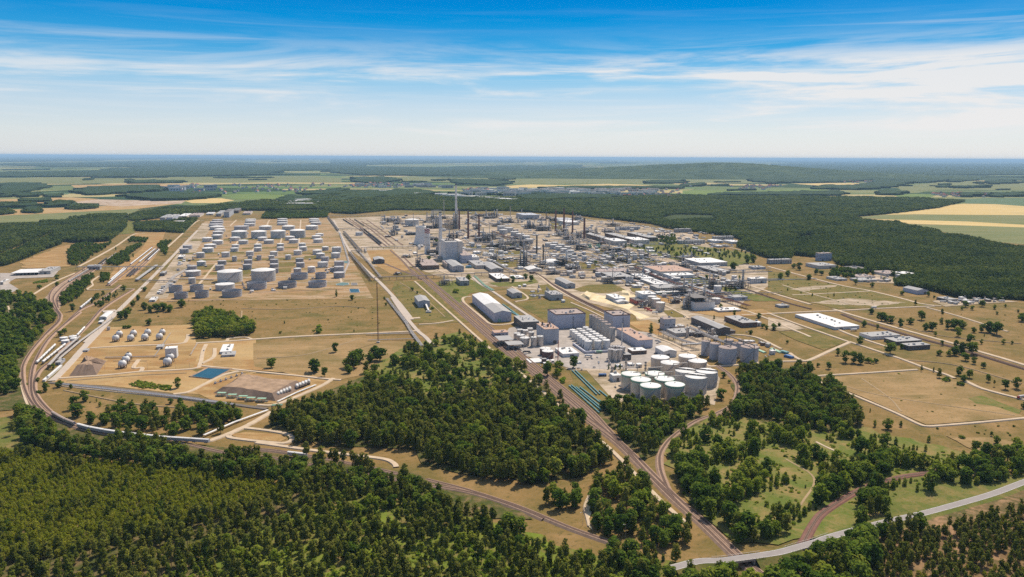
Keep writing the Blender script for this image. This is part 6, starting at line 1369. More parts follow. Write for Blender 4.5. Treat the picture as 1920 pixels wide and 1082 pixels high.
for k, (a, b) in enumerate([((15, 330), (90, 378)), ((140, 400), (290, 522)), ((165, 400), (300, 508)), ((200, 440), (305, 515)), ((100, 330), (170, 378))]):
    train('black tank wagon standing in the rows of the central yard', 'C', [a, b], 'tank', 15, 'black wagons of the central yard', curve=False)
# vehicles
carm = [mk('car_paint', (0.35, 0.35, 0.37), 0.3, var=0.1, rnd=.8, spec=.5)]


def car():
    b = MB(); b.box(-.9, .9, -2.2, 2.2, .35, .95, 0); k = len(b.v)
    b.v += [(-.82, -1.5, .95), (.82, -1.5, .95), (.82, 1.6, .95), (-.82, 1.6, .95), (-.65, -.9, 1.5), (.65, -.9, 1.5), (.65, 1.1, 1.5), (-.65, 1.1, 1.5)]
    b.f += [(k, k + 1, k + 5, k + 4), (k + 1, k + 2, k + 6, k + 5), (k + 2, k + 3, k + 7, k + 6), (k + 3, k, k + 4, k + 7), (k + 4, k + 5, k + 6, k + 7)]; b.m += [1, 1, 1, 1, 0]
    for x in (-.9, .72):
        for y in (-1.35, 1.35): b.tube((x, y, .33), (x + .18, y, .33), .33, 8, 2)
    return b.mesh('parked_car', [carm[0], WM['glass'], WM['tyre']])


cm = car(); rs = random.Random(3)
for x, y, c in [(1005, 620, 'H'), (1040, 615, 'H'), (1010, 590, 'H'), (1080, 605, 'H'), (1530, 500, 'H'), (1520, 480, 'H'), (1550, 490, 'H'), (580, 570, 'H'), (560, 560, 'H'), (1090, 640, 'H'), (1250, 820, 'H'), (1215, 830, 'H'), (620, 500, 'I'), (650, 395, 'I'), (640, 385, 'I'), (1610, 530, 'I'), (1640, 520, 'I'), (1440, 310, 'I'), (1400, 820, 'E'), (1430, 825, 'E'), (1460, 822, 'E'), (620, 155, 'J'), (650, 160, 'J'), (440, 120, 'J'), (800, 318, 'D'), (1530, 395, 'F'), (1350, 740, 'F'), (770, 680, 'F')]:
    p = T(c, x, y); o = bpy.data.objects.new('parked_car', cm); COL.objects.link(o); o.location = (p.x, p.y, 1.2 if c != 'H' else .6); o.rotation_euler.z = GA + rs.choice([0, 1.57, .3]); tag(o, 'small car parked in the %s' % {'H': 'silo plant yard', 'I': 'chemical works yard', 'E': 'truck yard', 'J': 'lot by the white warehouse', 'D': 'sand lots', 'F': 'sphere tank yard'}[c], 'car', 'parked cars', at=p)


for reg, poly, n in [('rear refinery yard', [(720, 430), (1000, 410), (1230, 440), (1180, 475), (900, 480)], 34), ('silo plant yard', [(960, 650), (1100, 680), (1200, 690), (1180, 700), (1010, 690)], 14), ('office quarter', [(1230, 440), (1390, 460), (1440, 480), (1330, 480)], 26), ('yard beside the white works', [(1230, 580), (1340, 600), (1300, 620), (1230, 610)], 10)]:
    ys = [q[1] for q in poly]; xs_ = [q[0] for q in poly]; k = 0
    while k < n:
        q = (rs.uniform(min(xs_), max(xs_)), rs.uniform(min(ys), max(ys)))
        if not inpoly(q, poly): continue
        p = P(*q); k += 1
        if any(-3 < (p - f).dot(VX) < w + 3 and -3 < (p - f).dot(UY) < L + 3 for f, w, L in FOOT): continue
        o = bpy.data.objects.new('parked_car', cm); COL.objects.link(o); o.location = (p.x, p.y, 1.0); o.rotation_euler.z = GA + rs.choice([0, 1.57, .2]); tag(o, 'small car parked in the ' + reg, 'car', 'parked cars of the ' + reg, at=p)
# lamp posts along the avenues
lp = MB(); lp.cyl(0, 0, 0, 11, .16, 6, r1=.09); lp.tube((0, 0, 10.9), (1.8, 0, 11.3), .08, 4); lp.box(1.4, 2.4, -.15, .15, 11.2, 11.4, 1); lpm = lp.mesh('lamp_post', [WM['pipe'], WM['rwhite']])
for reg, c, a, b_, n in [('the avenue left of the tank farm', 'A', (1440, 245), (660, 1040), 16), ('the pipeline avenue', 'C', (80, 560), (520, 1060), 14), ('the right avenue', 'D', (320, 292), (1900, 755), 20), ('the silo plant yard', 'H', (620, 570), (1380, 670), 9), ('the tank yard', 'H', (1050, 700), (1250, 880), 5), ('the curve of the lower railway', 'M', (380, 720), (760, 830), 4), ('the sphere tank road', 'F', (480, 560), (1440, 520), 9), ('the refinery main street', 'C', (1020, 300), (1750, 690), 14)]:
    A_, B_ = T(c, *a), T(c, *b_)
    for i in range(n):
        p = A_.lerp(B_, (i + .5) / n) + VX * 6; o = bpy.data.objects.new('lamp_post', lpm); COL.objects.link(o); o.location = p; o.rotation_euler.z = GA + math.pi; tag(o, 'thin grey lamp post along ' + reg, 'lamp post', 'lamp posts along ' + reg, at=p)


def truck(label, c, x, y, cab, bodym, rz, z=1.1):
    p = T(c, x, y); t = empty('truck', (p.x, p.y, z), rz); b = MB(); b.box(-1.25, 1.25, -6.5, 2.8, 1.1, 3.6); b.build('cargo_body', WM[bodym], t)
    b = MB(); b.box(-1.2, 1.2, 3.0, 5.2, .6, 2.2); b.box(-1.15, 1.15, 3.0, 4.9, 2.21, 3.1); b.build('cab', WM[cab], t); b = MB(); b.box(-1.0, 1.0, 4.88, 4.98, 2.25, 3.0); b.build('windscreen', WM['glass'], t)
    for yy in (-5.2, -3.9, 4.1):
        for xx in (-1.25, .95): b = MB(); b.tube((xx, yy, .5), (xx + .3, yy, .5), .5, 10); b.build('wheel', WM['tyre'], t)
    tag(t, label, 'truck', at=p)


truck('red truck on the pale road at the right edge', 'J', 1893, 672, 'red', 'tdark', 1.9)
truck('red tank truck before the silver gas tanks', 'D', 708, 818, 'red', 'red', .9); truck('second red truck before the silver gas tanks', 'D', 690, 806, 'red', 'red', .9); truck('white truck before the silver gas tanks', 'D', 750, 833, 'rwhite', 'rwhite', .9)
truck('white lorry at the warehouse lot', 'J', 640, 165, 'rwhite', 'rwhite', 1.7); truck('white lorry on the cross road of the meadow', 'E', 790, 875, 'rwhite', 'rwhite', 1.7)
for x, y in [(1310, 830), (1410, 835), (1425, 820), (1520, 838), (1750, 825)]: truck('white lorry parked in the forest edge truck yard', 'E', x, y, 'rwhite', 'rwhite', 1.2)
truck('white van by the fermenters', 'H', 1010, 600, 'rwhite', 'rwhite', 1.3); truck('white lorry with green load by the fermenters', 'H', 1085, 572, 'rwhite', 'green', 1.7); truck('dark lorry at the truck canopy', 'H', 545, 572, 'dark', 'dark', 1.6)
# lattice masts
for c, x, y, h, m_, l in [('G', 1237, 332, 455, 'rust', 'tall thin lattice flare mast in the pink field'), ('H', 785, 635, 160, 'red', 'red lattice mast beside the burgundy tanks'), ('O', 1084, 330, 118, 'pipe', 'thin grey radio mast far behind the fields'), ('Q', 1190, 200, 30, 'pipe', 'far pylon on the green meadow belt')][:2]:
    p = T(c, x, y); k = mpp(p) / CROPS[c][2]; hh = h * k; t = empty('lattice_mast', p); b = MB(); r0, r1 = 1.5, .7; n = int(hh / 5)
    for i in range(n):
        z0, z1 = hh * i / n, hh * (i + 1) / n; q0, q1 = r0 + (r1 - r0) * i / n, r0 + (r1 - r0) * (i + 1) / n
        for j in range(3):
            a, a2 = j * 2.094, (j + 1) * 2.094; b.tube((q0 * math.cos(a), q0 * math.sin(a), z0), (q1 * math.cos(a), q1 * math.sin(a), z1), .16, 4); b.tube((q0 * math.cos(a), q0 * math.sin(a), z0), (q1 * math.cos(a2), q1 * math.sin(a2), z1), .08, 4)
    b.build('lattice', WM[m_], t); b = MB(); b.cyl(0, 0, 0, hh + 1, .3, 6); b.build('flare_pipe', WM[m_], t); b = MB(); b.box(-2.5, 2.5, -2.5, 2.5, 0, 2.5); b.build('base', WM['conc'], t); tag(t, l, 'mast', at=p)
# highway with its two bridges
hw = smooth_line([T('N', *q, z=0) for q in [(-420, 1010), (-250, 968), (-100, 962), (0, 950), (180, 925), (300, 905), (430, 868), (540, 838), (640, 802), (1000, 705), (1240, 650), (1500, 580), (1720, 515), (1920, 440), (2300, 300)]], 8)
hz = []
for i, q in enumerate(hw):
    x = proj(q)[0]; f = 6.0 if x < 1560 else max(1.6, 6.0 - (x - 1560) / 40.0); hz.append(Vector((q.x, q.y, f)))
# keep the road where the photograph shows it although it is lifted
hz = [Vector((v.x * (CAM_H - v.z) / CAM_H, v.y * (CAM_H - v.z) / CAM_H, v.z)) for v in hz]
excl(hz, 9)
b = MB(); ribbon(b, hz, 7.8, 0.0); o = b.build('highway', M_asph); tag(o, 'pale two-lane highway crossing the lower right corner', 'road', kind='structure', at=hz[len(hz) // 2])
for s in (-1, 1):
    b = MB(); e = offset_line(hz, s * 3.5); ribbon(b, e, .22, .03)
    q = b.build('edge_line', WM['rwhite'], o)
b = MB(); n = len(hz)
for s in (-1, 1):
    top = offset_line(hz, s * 4.0); foot = offset_line(hz, s * 14)
    for i in range(n - 1):
        mid = (hz[i] + hz[i + 1]) / 2; xm = proj(mid)[0]
        if 1352 < xm < 1412 or 1498 < xm < 1542: continue
        a, c_, d, e = top[i], top[i + 1], foot[i + 1], foot[i]; b.face([(a.x, a.y, a.z - .02), (c_.x, c_.y, c_.z - .02), (d.x, d.y, 0), (e.x, e.y, 0)])
tag(b.build('road_embankment', GM['green']), 'grassy embankment carrying the highway', 'embankment', kind='structure')
for lo, hi, l in [(1345, 1420, 'concrete highway bridge over the main railway'), (1490, 1550, 'concrete highway bridge over the reddish spur')]:
    seg = [v for v in hz if lo - 12 < proj(v)[0] < hi + 12]; t = empty('road_bridge', (seg[0].x, seg[0].y, 0)); o0 = Vector((seg[0].x, seg[0].y, 0)); b = MB(); L_, R_ = offset_line(seg, 4.3), offset_line(seg, -4.3)
    for i in range(len(seg) - 1):
        a, c_, d, e = [v - o0 for v in (L_[i], L_[i + 1], R_[i + 1], R_[i])]
        for f in ([a, c_, c_ - Vector((0, 0, 1.3)), a - Vector((0, 0, 1.3))], [d, e, e - Vector((0, 0, 1.3)), d - Vector((0, 0, 1.3))], [a - Vector((0, 0, 1.3)), c_ - Vector((0, 0, 1.3)), d - Vector((0, 0, 1.3)), e - Vector((0, 0, 1.3))]): b.face([(v.x, v.y, v.z - .05) for v in f])
    b.build('deck', WM['conc'], t); b = MB()
    for ln in (L_, R_):
        for i in range(len(seg) - 1):
            a, c_ = ln[i] - o0, ln[i + 1] - o0; b.tube(a + Vector((0, 0, 1)), c_ + Vector((0, 0, 1)), .12, 4); b.tube(a, a + Vector((0, 0, 1)), .1, 4)
    b.build('railing', WM['pipe'], t)
    for f in (.12, .5, .88):
        v = seg[int(f * (len(seg) - 1))] - o0; b = MB(); b.box(v.x - .7, v.x + .7, v.y - 4.5, v.y + 4.5, 0, v.z - 1.4); b.build('pier', WM['conc'], t)
    tag(t, l, 'bridge', at=seg[0])

# steam over the cooling tower
p = T('C', 640, 470); bm = bpy.data.meshes.new('steam'); b = MB(); r2 = random.Random(2)
for i in range(4):
    a = [(r_ * (8 + 5 * i), 85 + i * 5 + z * (5 + i)) for r_, z in ((.01, -1), (.7, -.7), (1, 0), (.7, .7), (.01, 1))]; b.lathe(i * 13, i * 5, a, 14)
o = b.build('steam', WM['white']); o.location = p; sm = bpy.data.materials.new('steam'); sm.use_nodes = True; nt = sm.node_tree; nt.nodes.remove(nt.nodes['Principled BSDF']); pv = nn(nt, 'ShaderNodeVolumePrincipled'); pv.inputs['Density'].default_value = .012; nt.links.new(pv.outputs['Volume'], nt.nodes['Material Output'].inputs['Volume']); o.data.materials[0] = sm
tag(o, 'faint white steam drifting from the cooling tower', 'steam', kind='stuff', at=p)
# ------------------------------------------------------------------ trees
LF = {
    'pine': mk_leaf('pine_needles', [(0.085, 0.108, 0.016), (0.145, 0.160, 0.024), (0.215, 0.205, 0.042)], .36),
    'young': mk_leaf('young_pine_needles', [(0.150, 0.180, 0.014), (0.225, 0.240, 0.020), (0.300, 0.285, 0.036)], .42),
    'broad': mk_leaf('broad_leaves', [(0.060, 0.108, 0.014), (0.112, 0.168, 0.021), (0.190, 0.235, 0.032)], .4),
    'light': mk_leaf('light_leaves', [(0.150, 0.210, 0.020), (0.220, 0.265, 0.028), (0.290, 0.300, 0.045)], .45),
    'far': mk_leaf('far_leaves', [(0.040, 0.066, 0.018), (0.090, 0.124, 0.028), (0.180, 0.200, 0.044)], .3, .006),
    'scrub': mk_leaf('scrub_leaves', [(0.17, 0.26, 0.02), (0.23, 0.30, 0.03), (0.29, 0.29, 0.045)], .4),
}
bark = mk('bark', (0.16, 0.10, 0.065), 0.95, var=0.4, scale=1.2)


def rv(rs):
    z = rs.uniform(-1, 1); a = rs.uniform(0, 6.283); r = math.sqrt(1 - z * z); return Vector((r * math.cos(a), r * math.sin(a), z))


def leaves(mb, rs, blobs, n, sz, mi, flat=.0):
    wts = [b[1] ** 2 for b in blobs]
    for _ in range(n):
        c, r, fz = rs.choices(blobs, wts)[0]; d = rv(rs)
        if d.z < -.35: d.z *= .4
        p = c + Vector((d.x * r, d.y * r, d.z * r * fz)) * (rs.uniform(.55, 1.0) ** .5); nr = (d * .9 + rv(rs) * .75 + Vector((0, 0, .55))).normalized()
        x = nr.orthogonal().normalized(); x.rotate(Quaternion(nr, rs.uniform(0, 6.28))); y = nr.cross(x); s = sz * rs.uniform(.55, 1.25)
        mb.face([p - x * s - y * s * .55, p + x * s * .25 - y * s * .8, p + x * s + y * s * .3, p - x * s * .2 + y * s * .8], mi)


def mk_tree(kind, seed, nleaf):
    rs = random.Random(seed); tr, cr = MB(), MB(); m_ = MB
    if kind in ('pine', 'old'):
        h = 14 if kind == 'pine' else 16; base = .26 if kind == 'pine' else .5; blobs = []
        for i in range(13 if kind == 'pine' else 9):
            f = base + (1 - base) * (i / 12 if kind == 'pine' else i / 8); r = (2.15 if kind == 'pine' else 2.0) * (1.12 - .42 * max(0, (f - base) / (1 - base)) ** 2) * rs.uniform(.8, 1.2); a = rs.uniform(0, 6.28); o = 1.5 * (1 - f * .6)
            blobs.append((Vector((o * math.cos(a), o * math.sin(a), h * f * .97)), r, .62))
        leaves(cr, rs, blobs, nleaf, .74, 0); tr.tube((0, 0, 0), (.2, .1, h * .6), .24, 5, r1=.15); tr.tube((.2, .1, h * .6), (0, 0, h * .95), .15, 4, r1=.04)
        for i in range(6):
            c, r, f = blobs[i]; tr.tube((.1, 0, c.z - .6), c, .1, 3, r1=.04)
    elif kind == 'young':
        h = 7; blobs = [(Vector((rs.uniform(-.6, .6), rs.uniform(-.6, .6), h * f)), 2.1 * math.sin(math.pi * (.12 + .72 * f)), .8) for f in np.linspace(.2, .92, 8)]
        leaves(cr, rs, blobs, nleaf, .5, 0); tr.tube((0, 0, 0), (0, 0, h * .9), .14, 5, r1=.04)
    elif kind == 'sap':
        h = 7; blobs = [(Vector((rs.uniform(-.35, .35), rs.uniform(-.35, .35), h * f)), 2.0 * math.sin(math.pi * (.18 + .74 * f)) * .8, 1.0) for f in np.linspace(.14, .93, 8)]
        leaves(cr, rs, blobs, nleaf, .5, 0); tr.tube((0, 0, 0), (0, 0, h * .8), .13, 5, r1=.04)
    elif kind == 'bush':
        h = 3; blobs = [(Vector((rs.uniform(-1.3, 1.3), rs.uniform(-1.3, 1.3), rs.uniform(.7, 1.6))), rs.uniform(.8, 1.3), .8) for _ in range(5)]
        leaves(cr, rs, blobs, nleaf, .5, 0)
        for b_ in blobs[:3]: tr.tube((0, 0, 0), b_[0], .08, 3)
    else:
        h = 13; blobs = []
        for i in range(20):
            a, f = rs.uniform(0, 6.28), rs.uniform(.14, .9); o = 3.6 * math.sin(math.pi * min(.95, (f - .12) / .9)) * rs.uniform(.35, 1.0); blobs.append((Vector((o * math.cos(a), o * math.sin(a), h * f)), rs.uniform(1.7, 2.7), .9))
        leaves(cr, rs, blobs, nleaf, .84, 0); tr.tube((0, 0, 0), (0, 0, h * .35), .42, 6, r1=.32)
        for c, r, f in blobs[:7]: tr.tube((0, 0, h * .3), c, .2, 4, r1=.06)
    return tr, cr


def single(name, tr, cr, leaf):
    b = MB(); b.v = list(cr.v); b.f = list(cr.f); b.m = [0] * len(cr.f); k = len(b.v); b.v += tr.v; b.f += [tuple(i + k for i in f) for f in tr.f]; b.m += [1] * len(tr.f)
    return b.mesh(name, [LF[leaf], bark])


SPEC = {}                       # kind -> (object name, category, base height, list of (trunk mesh, crown mesh, single mesh))
for key, kd, lf, nm, h, nl, nv in [('pine', 'pine', 'pine', 'pine_tree', 14, 330, 4), ('old', 'old', 'pine', 'pine_tree', 16, 260, 3), ('young', 'young', 'young', 'young_pine', 7, 190, 3), ('broad', 'broad', 'broad', 'broadleaf_tree', 13, 620, 4),
                                   ('light', 'broad', 'light', 'broadleaf_tree', 13, 480, 3), ('sap', 'sap', 'light', 'sapling', 7, 200, 3), ('dsap', 'sap', 'broad', 'sapling', 7, 200, 2), ('bush', 'bush', 'broad', 'bush', 3, 110, 3), ('lbush', 'bush', 'scrub', 'bush', 3, 110, 3)]:
    vs = []
    for v in range(nv):
        tr, cr = mk_tree(kd, hash(key) % 97 * 0 + v * 13 + len(key) * 5 + ord(key[0]), nl); vs.append((tr.mesh('trunk', [bark]), cr.mesh('crown', [LF[lf]]), single(nm, tr, cr, lf)))
    SPEC[key] = (nm, 'bush' if 'bush' in key else 'tree', h, vs)
fmesh = []
for v in range(4):
    rs = random.Random(40 + v); cr, tr = MB(), MB(); leaves(cr, rs, [(Vector((rs.uniform(-.45, .45), rs.uniform(-.45, .45), .62 + rs.uniform(-.15, .15))), rs.uniform(.35, .55), .8) for _ in range(5)], 60, .2, 0); tr.tube((0, 0, 0), (0, 0, .6), .03, 4)
    fmesh.append(single('forest_tree', tr, cr, 'far'))


def in_poly_np(X, Y, poly):
    r_ = np.zeros(len(X), bool); n = len(poly)
    for i in range(n):
        x1, y1 = poly[i][0], poly[i][1]; x2, y2 = poly[(i + 1) % n][0], poly[(i + 1) % n][1]
        if y1 == y2: continue
        r_ ^= ((y1 > Y) != (y2 > Y)) & (X < (x2 - x1) * (Y - y1) / (y2 - y1) + x1)
    return r_


EX = np.array(EXCL)


def clear_of(X, Y, margin=1.5):
    ok = np.ones(len(X), bool)
    if not len(X): return ok
    bx0, bx1, by0, by1 = X.min() - 20, X.max() + 20, Y.min() - 20, Y.max() + 20
    for x0, y0, x1, y1, hw in EX:
        if max(x0, x1) < bx0 or min(x0, x1) > bx1 or max(y0, y1) < by0 or min(y0, y1) > by1: continue
        dx, dy = x1 - x0, y1 - y0; L = dx * dx + dy * dy + 1e-6; t = np.clip(((X - x0) * dx + (Y - y0) * dy) / L, 0, 1)
        ok &= (X - x0 - t * dx) ** 2 + (Y - y0 - t * dy) ** 2 > (hw + margin) ** 2
    for p, w, L in FOOT:
        if p.x < bx0 - 200 or p.x > bx1 + 200 or p.y < by0 - 200 or p.y > by1 + 200: continue
        a = (X - p.x) * VX.x + (Y - p.y) * VX.y; b_ = (X - p.x) * UY.x + (Y - p.y) * UY.y
        ok &= ~((a > -5) & (a < w + 5) & (b_ > -5) & (b_ < L + 5))
    return ok


def scatter(poly, s):
    P_ = np.array([(p.x, p.y) for p in poly]); x0, y0 = P_.min(0); x1, y1 = P_.max(0)
    gx, gy = np.meshgrid(np.arange(x0, x1 + s, s), np.arange(y0, y1 + s, s)); X = gx.ravel() + RNG.uniform(-.48, .48, gx.size) * s; Y = gy.ravel() + RNG.uniform(-.48, .48, gx.size) * s
    k = in_poly_np(X, Y, P_); X, Y = X[k], Y[k]; k = clear_of(X, Y); return X[k], Y[k]


def clump(X, Y, sc, seed):     # smooth pseudo-noise in 0..1 for clearings and drifts
    r_ = np.random.default_rng(seed); v = np.zeros(len(X))
    for i in range(7):
        a = r_.uniform(0, 6.28); f = 6.283 / sc * r_.uniform(.5, 1.8); v += np.sin((X * math.cos(a) + Y * math.sin(a)) * f + r_.uniform(0, 6.28))
    return 1 / (1 + np.exp(-v * .9))


PTS = []                        # (x, y, key, hscale, region label, seed)


def wood(region, c, poly, s, mix, hs=(.8, 1.2), cover=1.0, csc=40, seed=0):
    w = [T(c, *q) for q in poly]; X, Y = scatter(w, s)
    if cover < 1: k = clump(X, Y, csc, seed + 3) < cover * .98 + .02; X, Y = X[k], Y[k]
    ks = list(mix); pr = np.array([mix[k] for k in ks], float); pr /= pr.sum(); n2 = clump(X, Y, 55, seed + 9); n3 = RNG.uniform(0, 1, len(X)); f = np.clip(.55 * n2 + .45 * n3, 0, .9999); r_ = np.argsort(np.argsort(f)) / max(1, len(f)); cs = np.cumsum(pr)
    for x, y, q in zip(X, Y, r_): PTS.append((x, y, ks[min(int(np.searchsorted(cs, q)), len(ks) - 1)], random.uniform(*hs), region))


wood('near olive pine plantation', 'X', [(-170, 845), (84, 850), (130, 862), (225, 874), (337, 880), (461, 900), (545, 916), (500, 950), (360, 985), (220, 1020), (120, 1045), (-180, 1070)], 3.7, {'young': 9, 'pine': .4, 'dsap': .5}, (.55, 1.0), seed=1)
wood('near open pine wood', 'X', [(-180, 1060), (120, 1040), (220, 1012), (360, 978), (500, 945), (545, 912), (640, 920), (620, 960), (480, 1000), (330, 1050), (250, 1180), (-200, 1180)], 7.6, {'pine': 4, 'young': 2, 'old': 3}, (0.7, 1.15), seed=2)
wood('near open pine wood', 'X', [(250, 1180), (330, 1045), (480, 1000), (620, 960), (640, 925), (760, 955), (880, 988), (1000, 1022), (1080, 1050), (1180, 1066), (1275, 1082), (1300, 1180)], 7.8, {'pine': 4, 'old': 5, 'broad': .6, 'dsap': 1.2, 'light': .6}, (0.7, 1.15), .82, 45, seed=3)
wood('green undergrowth of the near wood', 'X', [(250, 1180), (330, 1045), (480, 1000), (640, 930), (760, 945), (900, 975), (1080, 1040), (1200, 1060), (1200, 1180)], 4.6, {'lbush': 5, 'sap': 2, 'bush': 1}, (.7, 1.3), .75, 40, seed=4)
wood('tree belt along the train', 'X', [(28, 790), (75, 815), (130, 832), (195, 843), (225, 832), (300, 838), (320, 850), (350, 862), (400, 874), (440, 862), (470, 862), (500, 874), (560, 880), (640, 893), (700, 903), (780, 913), (805, 930), (880, 970), (990, 1006), (940, 1012), (800, 965), (640, 925), (540, 914), (440, 902), (330, 882), (225, 876), (130, 858), (60, 842)], 8.0, {'pine': 3, 'broad': 3, 'old': 1}, (0.9, 1.4), seed=5)
wood('pine row behind the train', 'L', [(330, 300), (520, 330), (760, 370), (1000, 395), (1010, 440), (800, 430), (560, 385), (400, 365)], 7, {'pine': 2, 'old': 2}, (1.0, 1.35), seed=6)
wood('middle pine forest', 'X', [(505, 797), (530, 780), (590, 765), (640, 752), (700, 737), (770, 748), (830, 766), (880, 756), (930, 738), (985, 738), (1020, 760), (1050, 780), (1090, 810), (1125, 842), (1148, 870), (1090, 895), (1010, 910), (940, 910), (870, 890), (800, 872), (780, 845), (700, 842), (600, 836), (555, 832), (540, 805)], 7.9, {'pine': 9, 'broad': 1.2, 'light': .7}, (0.95, 1.6), .93, 70, seed=7)
wood('mixed copse above the middle forest', 'X', [(590, 762), (640, 740), (690, 712), (725, 690), (770, 656), (815, 636), (860, 628), (900, 650), (950, 675), (990, 694), (1012, 735), (930, 735), (880, 752), (800, 755), (700, 735), (640, 752)], 11.5, {'broad': 4, 'pine': 3, 'light': 3, 'dsap': 1, 'bush': 2}, (0.8, 1.45), .58, 65, seed=8)
wood('trees beside the main railway', 'H', [(580, 800), (640, 790), (740, 870), (860, 960), (940, 1060), (1010, 1130), (860, 1080), (700, 980), (600, 900)], 9.5, {'broad': 3, 'pine': 2, 'dsap': 1}, (0.8, 1.3), .9, 40, seed=9)
wood('wood between the two railways', 'X', [(1015, 945), (1085, 925), (1120, 900), (1180, 888), (1235, 935), (1270, 985), (1300, 1005), (1292, 1032), (1230, 1030), (1120, 1000), (1112, 972), (1050, 965)], 10.5, {'broad': 4, 'pine': 4, 'light': 1.5}, (0.95, 1.45), .85, 45, seed=10)
wood('grove in front of the green-rimmed tanks', 'X', [(1128, 768), (1180, 755), (1250, 768), (1310, 745), (1330, 770), (1310, 800), (1290, 790), (1258, 820), (1235, 850), (1200, 870), (1150, 800)], 10, {'broad': 4, 'pine': 4, 'light': 1}, (0.85, 1.35), .9, 40, seed=11)
wood('dense dark grove right of the branch curve', 'X', [(1372, 700), (1440, 690), (1470, 715), (1500, 690), (1560, 722), (1600, 770), (1615, 800), (1560, 812), (1480, 790), (1400, 785), (1340, 790), (1400, 745)], 9.5, {'pine': 4, 'broad': 4, 'dsap': 1}, (1.0, 1.5), .96, 40, seed=12)
wood('scrub of the lower right glade', 'X', [(1255, 850), (1300, 795), (1400, 780), (1480, 790), (1600, 815), (1700, 840), (1790, 862), (1880, 860), (1960, 880), (1900, 905), (1750, 915), (1640, 920), (1560, 960), (1500, 1000), (1420, 1015), (1375, 1025), (1320, 985), (1280, 925), (1262, 880)], 7.4, {'sap': 6, 'dsap': 2, 'broad': 1.2, 'light': 1.8, 'lbush': 1.5, 'pine': .3}, (0.7, 1.5), .56, 85, seed=13)
wood('trees lining the main railway, right side', 'X', [(1262, 875), (1320, 855), (1340, 900), (1355, 960), (1410, 1010), (1375, 1025), (1318, 980), (1280, 925)], 11, {'broad': 5, 'pine': 1}, (1.1, 1.7), .93, 40, seed=14)
wood('wood along the reddish spur', 'X', [(1515, 930), (1560, 890), (1640, 870), (1680, 860), (1680, 890), (1640, 905), (1600, 925), (1560, 945)], 9.5, {'broad': 4, 'dsap': 2, 'pine': 1}, (1.0, 1.45), .95, 40, seed=15)
wood('trees along the highway', 'X', [(1600, 935), (1630, 905), (1665, 905), (1662, 970), (1740, 955), (1720, 985), (1640, 1010), (1570, 1010), (1600, 970)], 10, {'broad': 4, 'pine': 3}, (1.0, 1.5), .9, 40, seed=16)
wood('wood below the lower railway', 'X', [(1090, 1050), (1150, 1040), (1190, 1030), (1245, 1042), (1275, 1056), (1290, 1080), (1180, 1085), (1100, 1075)], 8, {'broad': 3, 'pine': 3, 'dsap': 1}, (.75, 1.2), seed=61)
wood('tree screen before the highway', 'X', [(1575, 1032), (1661, 1004), (1725, 989), (1737, 1001), (1661, 1022), (1590, 1047)], 8.5, {'broad': 3, 'pine': 3}, (.95, 1.4), seed=60)
wood('trees in front of the highway bridge', 'X', [(1275, 1100), (1400, 1098), (1440, 1076), (1500, 1075), (1520, 1052), (1550, 1045), (1640, 1020), (1650, 1070), (1560, 1200), (1280, 1200)], 11, {'broad': 5, 'light': 1.5, 'pine': .6}, (1.25, 1.8), .9, 40, seed=17)
wood('trees at the near bend of the highway', 'X', [(1150, 1062), (1270, 1078), (1360, 1090), (1300, 1120), (1180, 1110)], 9, {'broad': 3, 'pine': 2}, (0.8, 1.2), .9, 40, seed=18)
wood('right sparse pine plantation', 'X', [(1640, 1032), (1720, 1012), (1790, 992), (1860, 971), (1930, 952), (2150, 896), (2250, 1180), (1600, 1180)], 5.6, {'pine': 4, 'old': 3, 'young': 1}, (0.6, 0.85), .9, 30, seed=19)
wood('right verge of the meadow', 'N', [(1200, 480), (1300, 370), (1500, 330), (1640, 300), (1920, 260), (1990, 380), (1860, 400), (1700, 450), (1500, 500), (1280, 520)], 13, {'broad': 4, 'dsap': 1, 'light': 1}, (0.9, 1.5), .6, 50, seed=20)
wood('left edge wood', 'X', [(-160, 552), (50, 558), (102, 582), (104, 605), (60, 650), (36, 690), (35, 740), (-160, 770)], 11, {'broad': 6, 'light': 1, 'dsap': 1}, (1.0, 1.5), .74, 70, seed=21)
wood('trees inside the western curve', 'X', [(30, 768), (75, 790), (110, 815), (105, 850), (40, 830)], 11, {'broad': 6, 'light': 1}, (1.0, 1.5), .95, 40, seed=22)
wood('tree row below the pipeline road', 'X', [(190, 790), (230, 770), (330, 775), (460, 770), (455, 800), (420, 812), (330, 830), (240, 815)], 11, {'broad': 4, 'pine': 3}, (0.95, 1.4), .72, 45, seed=23)
wood('bright grove beyond the spheres', 'X', [(363, 600), (395, 588), (425, 598), (470, 612), (480, 628), (420, 634), (368, 634)], 9.5, {'broad': 1, 'light': 2}, (1.1, 1.5), 1, 40, seed=24)
wood('scrub strip in the station triangle', 'A', [(490, 660), (560, 580), (690, 540), (710, 570), (650, 660), (560, 740), (450, 790), (450, 740)], 7.5, {'broad': 4, 'dsap': 1}, (.6, .95), .95, 40, seed=25)
wood('small grove by the winding path', 'A', [(760, 540), (820, 545), (820, 590), (750, 605)], 9, {'broad': 4}, (.6, .9), 1, 40, seed=26)
wood('scrub beside the white wagons', 'A', [(680, 770), (720, 700), (880, 680), (890, 720), (780, 790)], 9, {'broad': 3, 'dsap': 2}, (.5, .9), .8, 40, seed=27)
wood('tree line beside the upper wagon yard', 'A', [(800, 465), (830, 420), (960, 350), (1070, 310), (1060, 330), (960, 400), (970, 445), (880, 475)], 8, {'broad': 3, 'dsap': 1}, (.7, 1.0), 1, 40, seed=28)
wood('left woodland edge', 'A', [(510, 470), (500, 380), (540, 330), (640, 310), (760, 330), (840, 300), (800, 340), (700, 400), (600, 480)], 9, {'broad': 3, 'dsap': 1}, (.6, 1.0), .85, 60, seed=29)
